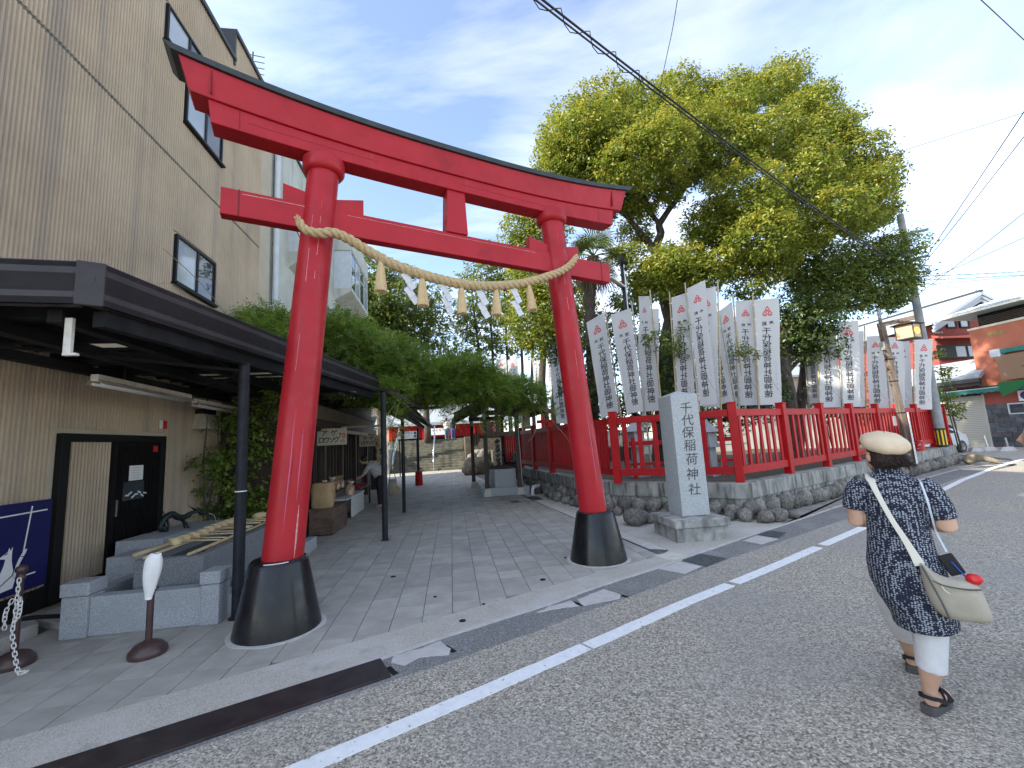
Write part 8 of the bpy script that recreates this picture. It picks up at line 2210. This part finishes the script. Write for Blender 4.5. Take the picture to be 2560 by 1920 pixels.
def trousers(b):
    b.loft([(.105, 0, .66, .118, .118), (.125, .0, .55, .100, .108), (.134, -.002, .47, .086, .092), (.132, -.004, .40, .080, .086), (.124, -.008, .32, .074, .080), (.113, -.012, .225, .069, .074, 0, R(8))], 22)
    b.loft([(.03, .03, .66, .12, .13), (.004, .13, .56, .108, .118, R(25)), (.010, .215, .45, .095, .10, R(35)), (.028, .305, .34, .085, .09, R(40)), (.034, .35, .285, .080, .085, R(40))], 22)
    for k in range(5): b.tube([(.058, -.05, .50 - .028 * k), (.13, -.092 + .004 * k, .485 - .028 * k), (.20, -.05, .495 - .03 * k)], [.006, .010, .005], 6)
blob(trousers, .008, 'trousers', MT['pants'], wm, 3)
# beret with a small peak, pulled down to the back right
b = MB()
Rh = Matrix.Translation(hc + Vector((.022, -.018, .062))) @ Matrix.Rotation(R(13), 4, 'Y') @ Matrix.Rotation(R(14), 4, 'X')
b.M = Rh
vv, ff = [], []
prof = [(.086, -.045), (.110, -.030), (.124, -.008), (.120, .018), (.098, .042), (.066, .058), (.03, .068), (.004, .070)]
for i, (r, z) in enumerate(prof):
    for k in range(40):
        a_ = 2 * math.pi * k / 40; w = 1 + (.05 * mnoise.noise((math.cos(a_) * 2.2, math.sin(a_) * 2.2, i * .45)) + .025 * math.sin(a_ * 7 + i * .3)) * min(1, i * .4) * (1 if i < 6 else .3)
        vv.append((r * w * math.cos(a_), r * w * 1.06 * math.sin(a_), z + .006 * mnoise.noise((a_ * 2, i, 1))))
for i in range(len(prof) - 1):
    for k in range(40): ff.append((i * 40 + k, i * 40 + (k + 1) % 40, (i + 1) * 40 + (k + 1) % 40, (i + 1) * 40 + k))
ff.append(tuple(range((len(prof) - 1) * 40, len(prof) * 40))); ff.append(tuple(reversed(range(40))))
b.add(vv, ff); b.lathe([(.011, .066), (.012, .073), (.004, .077)], 10)
hat = b.obj('beret', MT['hat'], wm, smooth=True)
b = MB(Rh); vv = []
for k in range(9):
    a_ = R(128 + 9 * (k - 4) * 1.5); vv += [(.088 * math.cos(a_), .090 * math.sin(a_), -.040), ((.152 - .010 * abs(k - 4)) * math.cos(a_), (.152 - .010 * abs(k - 4)) * math.sin(a_), -.052)]
b.add(vv, [(2 * k, 2 * k + 1, 2 * k + 3, 2 * k + 2) for k in range(8)]); pk_ = b.obj('peak', MT['hat'], hat, smooth=True); sld = pk_.modifiers.new('s', 'SOLIDIFY'); sld.thickness = .008
# hair: bob under the beret, strands blown to the right
b = MB()
def hairm(b):
    b.loft([(hc.x + .012, hc.y - .02, 1.365, .060, .058), (hc.x + .020, hc.y - .022, 1.385, .082, .078), (hc.x + .022, hc.y - .02, 1.42, .098, .092), (hc.x + .02, hc.y - .014, 1.46, .096, .096), (hc.x + .015, hc.y - .01, 1.52, .085, .095), (hc.x + .01, hc.y, 1.56, .04, .05)], 20)
    b.tube([(.10, -.03, 1.44), (.145, -.035, 1.415), (.19, -.03, 1.402)], [.035, .026, .006], 8); b.tube([(.11, -.05, 1.41), (.15, -.05, 1.392), (.172, -.045, 1.375)], [.03, .02, .005], 8); b.tube([(.11, -.04, 1.46), (.16, -.03, 1.44), (.195, -.02, 1.425)], [.025, .018, .005], 8)
hr = blob(hairm, .007, 'hair', MT['hair'], wm, 2)
b = MB()
for k in range(150):
    a_ = R(rnd.uniform(185, 385)); p = Vector((hc.x + .02 + .095 * math.cos(a_), hc.y - .02 + .092 * math.sin(a_), 1.455)); q = Vector((hc.x + .025 + .098 * math.cos(a_) + rnd.uniform(0, .02), hc.y - .022 + .088 * math.sin(a_), 1.40)); e_ = Vector((hc.x + .03 + .082 * math.cos(a_) + rnd.uniform(-.01, .05), hc.y - .02 + .074 * math.sin(a_), 1.355 + rnd.uniform(0, .035)))
    b.tube([p, q, e_], [.003, .003, .001], 3, cap=False)
b.obj('strand', MT['hair'], hr, smooth=True)
# glasses
b = MB(); fd = Vector((-.62, .78, 0)); sdv = Vector((.78, .62, 0))
for s_ in (-1, 1):
    c = hc + fd * .100 + sdv * .033 * s_ + Vector((0, 0, -.01)); b.tube([c + sdv * .026 * math.cos(2 * math.pi * k / 16) + Vector((0, 0, .019 * math.sin(2 * math.pi * k / 16))) for k in range(17)], .0022, 5)
    b.tube([c + sdv * .026 * s_, hc + sdv * .088 * s_ + Vector((0, 0, 0)) + fd * .01], .0022, 5)
b.obj('glasses', MT['sign_red'], wm, smooth=True)
# sandals
def sandal(px_, py, pz, dirx, diry, name='sandal'):
    d = Vector((dirx, diry, 0)).normalized(); s_ = Vector((d.y, -d.x, 0)); o = Vector((px_, py, pz)); b = MB(); vv = []
    prof = [(-.075, .028, .045), (-.05, .038, .044), (0, .040, .036), (.05, .043, .028), (.11, .047, .022), (.155, .040, .020), (.178, .018, .020)]
    for x, w, h in prof: vv += [o + d * x - s_ * w, o + d * x + s_ * w, o + d * x + s_ * w + Vector((0, 0, h)), o + d * x - s_ * w + Vector((0, 0, h))]
    m = len(prof); ff = [(3, 2, 1, 0), (4 * m - 4, 4 * m - 3, 4 * m - 2, 4 * m - 1)]
    for i in range(m - 1):
        for j in range(4): ff.append((4 * i + j, 4 * i + (j + 1) % 4, 4 * i + 4 + (j + 1) % 4, 4 * i + 4 + j))
    b.add(vv, ff); so = b.obj(name, MT['rubber'], wm, bevel=.005)
    b = MB()
    def strap(P, w):
        P = catmull(P, 5)
        for a_, c_ in zip(P[:-1], P[1:]): b.bar(a_, c_ + (c_ - a_) * .15, .005, w)
    up = Vector((0, 0, 1))
    strap([o + d * .05 - s_ * .046 + up * .04, o + d * .0 - s_ * .048 + up * .075, o - d * .06 - s_ * .03 + up * .095, o - d * .075 + up * .10, o - d * .06 + s_ * .03 + up * .095, o + d * .0 + s_ * .048 + up * .075, o + d * .05 + s_ * .046 + up * .04], .02)
    strap([o + d * .05 - s_ * .047 + up * .03, o + d * .075 - s_ * .02 + up * .09, o + d * .10 + s_ * .02 + up * .085, o + d * .13 + s_ * .045 + up * .03], .026); strap([o + d * .05 + s_ * .047 + up * .03, o + d * .075 + s_ * .02 + up * .092, o + d * .10 - s_ * .02 + up * .086, o + d * .13 - s_ * .045 + up * .03], .026)
    b.obj('strap', MT['black_fabric'], so)
sandal(.092, -.015, 0, .42, 1); sandal(.042, .49, 0, .12, 1)
# shoulder bag across the back
bag = thing('shoulder_bag', 'khaki canvas sling bag with cream strap across the back of the walking woman', 'bag', (2.24, 2.78, 0), R(-38.8))
b = MB()
Pf = [(.128, .862), (.150, .852), (.19, .800), (.25, .783), (.33, .775), (.362, .755), (.375, .70), (.39, .62), (.398, .575), (.33, .562), (.24, .560), (.185, .575), (.155, .62), (.138, .69), (.128, .78)]
cxp, czp = .26, .66; vv, ff = [], []
m = len(Pf)
rings = [(-.02, .0), (-.055, .10), (-.085, .35), (-.095, .75)]
for (dy, sh_k) in ((.0, .04), (-.030, .0), (-.060, .12), (-.078, .35), (-.085, .7)):
    for x, z in Pf: vv.append((x + (cxp - x) * sh_k, -.125 + dy + .05 * max(0, x - .2), z + (czp - z) * sh_k + .004 * mnoise.noise((x * 20, z * 20, dy * 20))))
for i in range(4):
    for k in range(m): ff.append((i * m + k, i * m + (k + 1) % m, (i + 1) * m + (k + 1) % m, (i + 1) * m + k))
ff.append(tuple(reversed(range(m)))); ff.append(tuple(range(4 * m, 5 * m)))
b.add(vv, ff); bo_ = b.obj('body', MT['bag'], bag, auto=60); ss = bo_.modifiers.new('s', 'SUBSURF'); ss.levels = 1; ss.render_levels = 2
b = MB(); SP = catmull([(-.03, .03, 1.325), (-.022, -.06, 1.30), (.0, -.105, 1.22), (.045, -.130, 1.08), (.085, -.138, .98), (.118, -.145, .89), (.135, -.15, .835)], 8)
for k, (a_, c_) in enumerate(zip(SP[:-1], SP[1:])): b.bar(a_, c_ + (c_ - a_) * .2, .048 - .022 * math.sin(math.pi * min(1, k / 44)) if k > 8 else .046, .006, up=(.3, -1, .1))
b.obj('strap', MT['strap'], bag, smooth=False)
b = MB(); SP = catmull([(.14, -.19, .845), (.17, -.225, .75), (.20, -.235, .65), (.215, -.225, .575)], 6)
for a_, c_ in zip(SP[:-1], SP[1:]): b.bar(a_, c_ + (c_ - a_) * .2, .008, .004, up=(.3, -1, .1))
SP = catmull([(.165, -.19, .775), (.22, -.215, .755), (.30, -.20, .745), (.358, -.175, .745)], 6)
for a_, c_ in zip(SP[:-1], SP[1:]): b.bar(a_, c_ + (c_ - a_) * .2, .006, .008, up=(.3, -1, .1))
b.obj('seam', MT['rubber'], bag)
b = MB(); b.tube([(.205, -.225, .755), (.215, -.235, .735), (.232, -.238, .722)], .003, 5); b.obj('zip_pull', MT['strap'], bag)
cs_ = thing('camera_strap_phone', 'black phone case on a pale blue shoulder cord at the woman right hip', 'phone case', (2.24, 2.78, 0), R(-38.8))
b = MB(); SP = catmull([(.20, .02, 1.30), (.205, -.07, 1.28), (.215, -.112, 1.2), (.222, -.10, 1.12), (.236, -.02, 1.0), (.262, -.05, .90)], 7)
for a_, c_ in zip(SP[:-1], SP[1:]): b.bar(a_, c_ + (c_ - a_) * .2, .010, .004, up=(.3, -1, .1))
b.obj('cord', MT['shirt_blue'], cs_)
b = MB(); b.box((.272, -.06, .835), (.07, .03, .11), mat=Matrix.Rotation(R(-24), 4, 'Y')); b.obj('case', MT['black_fabric'], cs_, bevel=.008)
b = MB(); b.tube([(.27, -.10, .86), (.295, -.115, .82), (.315, -.12, .79)], .004, 5); b.obj('lanyard', mat('blue_lanyard', (.02, .06, .35), rough=.5), cs_)
rdp = MB(); rdp.ico((.345, -.13, .785), .034, 3, (1.0, .8, .85), .15, 2); rd = rdp.obj('red_pouch', MT['red_plastic'], smooth=True); rd.location = (2.24, 2.78, 0); rd.rotation_euler = (0, 0, R(-38.8)); tag(rd, 'small shiny red pouch hanging above the khaki bag', 'pouch')

# ---- companion at the right frame edge
mn = thing('person', 'bearded person in pale blue shirt and ripped jeans cut by the right frame edge', 'person', (3.335, 2.75, 0), R(40))
mc = Vector((.0, 0, 1.50))
def mbody(b):
    b.loft([(0, 0, .78, .15, .11), (0, 0, .90, .155, .115), (0, 0, 1.05, .15, .11), (0, 0, 1.2, .175, .105), (0, 0, 1.28, .15, .09), (0, 0, 1.33, .06, .06), (0, .01, 1.40, .055, .058)], 18)
    b.ico(mc, .10, 3, (.85, 1.05, 1.2))
    fd = Vector((.15, .99, 0)); sdv = Vector((.99, -.15, 0))
    b.tube([mc + fd * .09 + Vector((0, 0, .03)), mc + fd * .125 + Vector((0, 0, -.02)), mc + fd * .10 + Vector((0, 0, -.035))], [.013, .017, .013], 8)
    b.ico(mc + fd * .06 + Vector((0, 0, -.08)), .055, 2); b.ico(mc + fd * .098 + Vector((0, 0, -.065)), .015, 2, (1, 1, .6))
    for s_ in (-1, 1): b.ico(mc + sdv * .088 * s_ + Vector((0, 0, -.01)), .028, 2, (1, .6, 1.2))
    b.tube([(-.19, 0, 1.25), (-.225, -.02, 1.10), (-.232, -.03, .99), (-.225, .02, .86), (-.215, .07, .76)], [.055, .05, .045, .038, .026], 12); hand(b, (-.215, .07, .76), (0, .25, -1), (1, 0, 0), 1.05, True)
    b.tube([(.19, 0, 1.25), (.23, 0, 1.10), (.235, 0, .98), (.22, .08, .86), (.21, .12, .76)], [.055, .05, .045, .038, .026], 12); hand(b, (.21, .12, .76), (0, .2, -1), (-1, 0, 0), 1.05)
    for s_, st_ in ((-1, -.05), (1, .12)):
        b.tube([(.085 * s_, 0, .80), (.09 * s_, st_ * .6, .45), (.085 * s_, st_, .10)], [.10, .07, .04], 12); b.tube([(.085 * s_, st_ - .06, .05), (.09 * s_, st_ + .06, .045), (.10 * s_, st_ + .17, .035)], [.04, .042, .03], 10)
blob(mbody, .009, 'body', MT['skin'], mn, 4)
def mshirt(b):
    b.loft([(0, 0, .90, .185, .14), (0, 0, 1.0, .18, .138), (0, 0, 1.15, .182, .128), (0, 0, 1.25, .185, .108), (0, 0, 1.30, .12, .085), (0, .005, 1.345, .068, .068)], 22); b.tube([(-.13, 0, 1.265), (-.20, -.01, 1.20), (-.235, -.025, 1.10), (-.24, -.03, 1.045)], [.085, .085, .078, .072], 14); b.tube([(.13, 0, 1.265), (.20, -.005, 1.20), (.235, -.005, 1.10), (.24, -.005, 1.03)], [.085, .085, .078, .072], 14)
ms = blob(mshirt, .011, 'shirt', MT['shirt_blue'], mn, 4)
b = MB(); b.tube([(-.24, -.03, 1.075), (-.241, -.031, 1.035)], [.079, .078], 18); b.obj('cuff', MT['shirt_blue'], ms, smooth=True)
def mjeans(b):
    b.loft([(0, 0, .95, .165, .125), (0, 0, .85, .185, .135), (0, 0, .78, .18, .13)], 20)
    for s_, st_ in ((-1, -.05), (1, .12)): b.loft([(.085 * s_, 0, .84, .105, .12), (.09 * s_, st_ * .5, .55, .085, .092), (.09 * s_, st_ * .8, .30, .068, .075), (.088 * s_, st_, .13, .062, .068)], 18)
blob(mjeans, .010, 'jeans', MT['jeans'], mn, 4)
def mhair(b):
    b.ico(mc + Vector((0, -.028, .03)), .112, 3, (.95, 1.0, 1.05)); b.ico(mc + Vector((0, -.045, -.05)), .085, 2)
blob(mhair, .010, 'hair', MT['hair'], mn, 2)
def mbeard(b):
    b.ico(mc + Vector((-.012, .055, -.105)), .058, 2, (1, .95, .9)); b.ico(mc + Vector((0, .01, -.095)), .07, 2, (1.0, .95, .7))
blob(mbeard, .009, 'beard', MT['hair'], mn, 2)
for s_ in (-1, 1):
    b = MB(); st_ = -.05 if s_ < 0 else .12; b.loft([(.09 * s_, st_ + .04, .0, .05, .14), (.09 * s_, st_ + .04, .03, .05, .14), (.09 * s_, st_ + .02, .07, .042, .10)], 16); b.obj('shoe', MT['stanchion'], mn, smooth=True)

# ---- shopkeeper bending over the counter behind the post
kp = pthing('person', 'person in grey striped top bending over the shop counter behind the post', 'person', -2.12, 13.2, 0)
def kbody(b):
    for s_ in (-1, 1):
        b.tube([(.02, .10 * s_, .82), (.04, .10 * s_, .45), (.05, .10 * s_, .08)], [.10, .07, .045], 12); b.tube([(.08, .1 * s_, .05), (-.08, .1 * s_, .04)], [.042, .032], 10)
    b.tube([(.03, 0, .80), (-.05, 0, 1.02), (-.20, 0, 1.20), (-.30, 0, 1.27)], [.145, .15, .15, .08], 16); b.tube([(-.30, 0, 1.27), (-.37, 0, 1.31)], [.06, .055], 10); b.ico((-.43, 0, 1.35), .10, 3, (1.05, .85, 1.1)); b.ico((-.52, 0, 1.32), .02, 2)
    for s_ in (-1, 1): b.tube([(-.22, .17 * s_, 1.22), (-.33, .20 * s_, 1.02), (-.48, .16 * s_, .90)], [.055, .045, .028], 10); hand(b, (-.48, .16 * s_, .90), (-1, 0, -.35), (0, 0, -1), 1.0, s_ < 0)
blob(kbody, .011, 'body', MT['skin'], kp, 4)
def ktop(b):
    b.tube([(.03, 0, .86), (-.05, 0, 1.03), (-.20, 0, 1.21), (-.28, 0, 1.265)], [.165, .17, .168, .10], 18)
    for s_ in (-1, 1): b.tube([(-.20, .13 * s_, 1.23), (-.28, .20 * s_, 1.12), (-.37, .19 * s_, .99)], [.08, .07, .055], 12)
blob(ktop, .012, 'top', mat('grey_check_top', (.30, .30, .31), (.62, .62, .62), scale=26, rough=.9, stretch=(.3, .3, 3)), kp, 3)
def kpant(b):
    b.loft([(.03, 0, .92, .15, .17), (.03, 0, .80, .15, .18)], 16)
    for s_ in (-1, 1): b.tube([(.02, .10 * s_, .84), (.04, .10 * s_, .45), (.05, .10 * s_, .10)], [.115, .088, .07], 12)
blob(kpant, .012, 'trousers', MT['black_fabric'], kp, 3)
def khair(b): b.ico((-.41, 0, 1.385), .108, 3, (1.0, .92, 1.0))
blob(khair, .012, 'hair', MT['hair'], kp, 2)
b = MB(); b.loft([(-.36, 0, 1.29, .09, .11), (-.33, 0, 1.27, .12, .14)], 14); b.obj('yellow_towel', mat('yellow_towel', (.66, .60, .20), (.72, .68, .36), scale=14, rough=.95), kp, smooth=True)
tb_ = wpthing('tote_bag', 'khaki tote bag with pale card hanging beside the shopkeeper', 'bag', -1.75, 13.2, .5)
b = MB(PROT); b.loft([(-1.72, 13.1, .32, .10, .05), (-1.72, 13.1, .5, .14, .07), (-1.72, 13.1, .78, .11, .04)], 14); b.tube(catmull([(-1.80, 13.1, .76), (-1.78, 13.1, 1.1), (-1.70, 13.1, 1.15), (-1.64, 13.1, .76)], 5), .012, 6); b.obj('body', MT['bag'], tb_, smooth=True)
b = MB(PROT); b.box((-1.60, 13.0, .48), (.13, .01, .17), mat=Matrix.Rotation(R(30), 4, 'Y')); b.obj('card', MT['kraft'], tb_)
# ---- two visitors at the top of the stairs
def visitor(u, v, label, m1, m2):
    t = pthing('person', label, 'person', u, v, 2.17)
    def fb(b):
        b.loft([(0, 0, .75, .15, .11), (0, 0, .95, .15, .11), (0, 0, 1.2, .19, .11), (0, 0, 1.38, .13, .09), (0, 0, 1.46, .055, .055)], 14); b.ico((0, 0, 1.57), .10, 2, (.85, 1, 1.2)); b.ico((0, .1, 1.56), .02, 1)
        for s_ in (-1, 1): b.tube([(.19 * s_, 0, 1.33), (.23 * s_, 0, 1.08), (.22 * s_, .05, .82)], [.055, .045, .03], 8); b.tube([(.09 * s_, 0, .8), (.09 * s_, .04 * s_, .45), (.09 * s_, .05 * s_, .06)], [.10, .07, .05], 8); b.tube([(.09 * s_, .05 * s_ - .08, .05), (.09 * s_, .05 * s_ + .14, .04)], [.045, .035], 8)
    blob(fb, .018, 'body', MT['skin'], t, 3)
    def ft(b):
        b.loft([(0, 0, .88, .165, .125), (0, 0, 1.2, .205, .125), (0, 0, 1.38, .14, .1), (0, 0, 1.43, .07, .07)], 14)
        for s_ in (-1, 1): b.tube([(.17 * s_, 0, 1.34), (.235 * s_, 0, 1.12)], [.075, .065], 8)
    blob(ft, .018, 'shirt', m1, t, 3)
    def fl(b):
        b.loft([(0, 0, .92, .16, .12), (0, 0, .78, .17, .13)], 14)
        for s_ in (-1, 1): b.tube([(.09 * s_, 0, .82), (.09 * s_, .04 * s_, .45), (.09 * s_, .05 * s_, .10)], [.11, .085, .075], 8)
    blob(fl, .018, 'trousers', m2, t, 3)
    def fh(b): b.ico((0, -.02, 1.61), .108, 2, (.9, 1, 1.1))
    blob(fh, .018, 'hair', MT['hair'], t, 2)
visitor(-.35, 36.2, 'distant visitor with pale top and blue trousers, left one at the stair top', MT['sign_white'], mat('teal_trousers', (.05, .14, .20), rough=.9))
visitor(.15, 36.6, 'distant visitor in blue trousers, right one at the stair top', MT['black_fabric'], mat('blue_trousers', (.06, .09, .22), rough=.9))
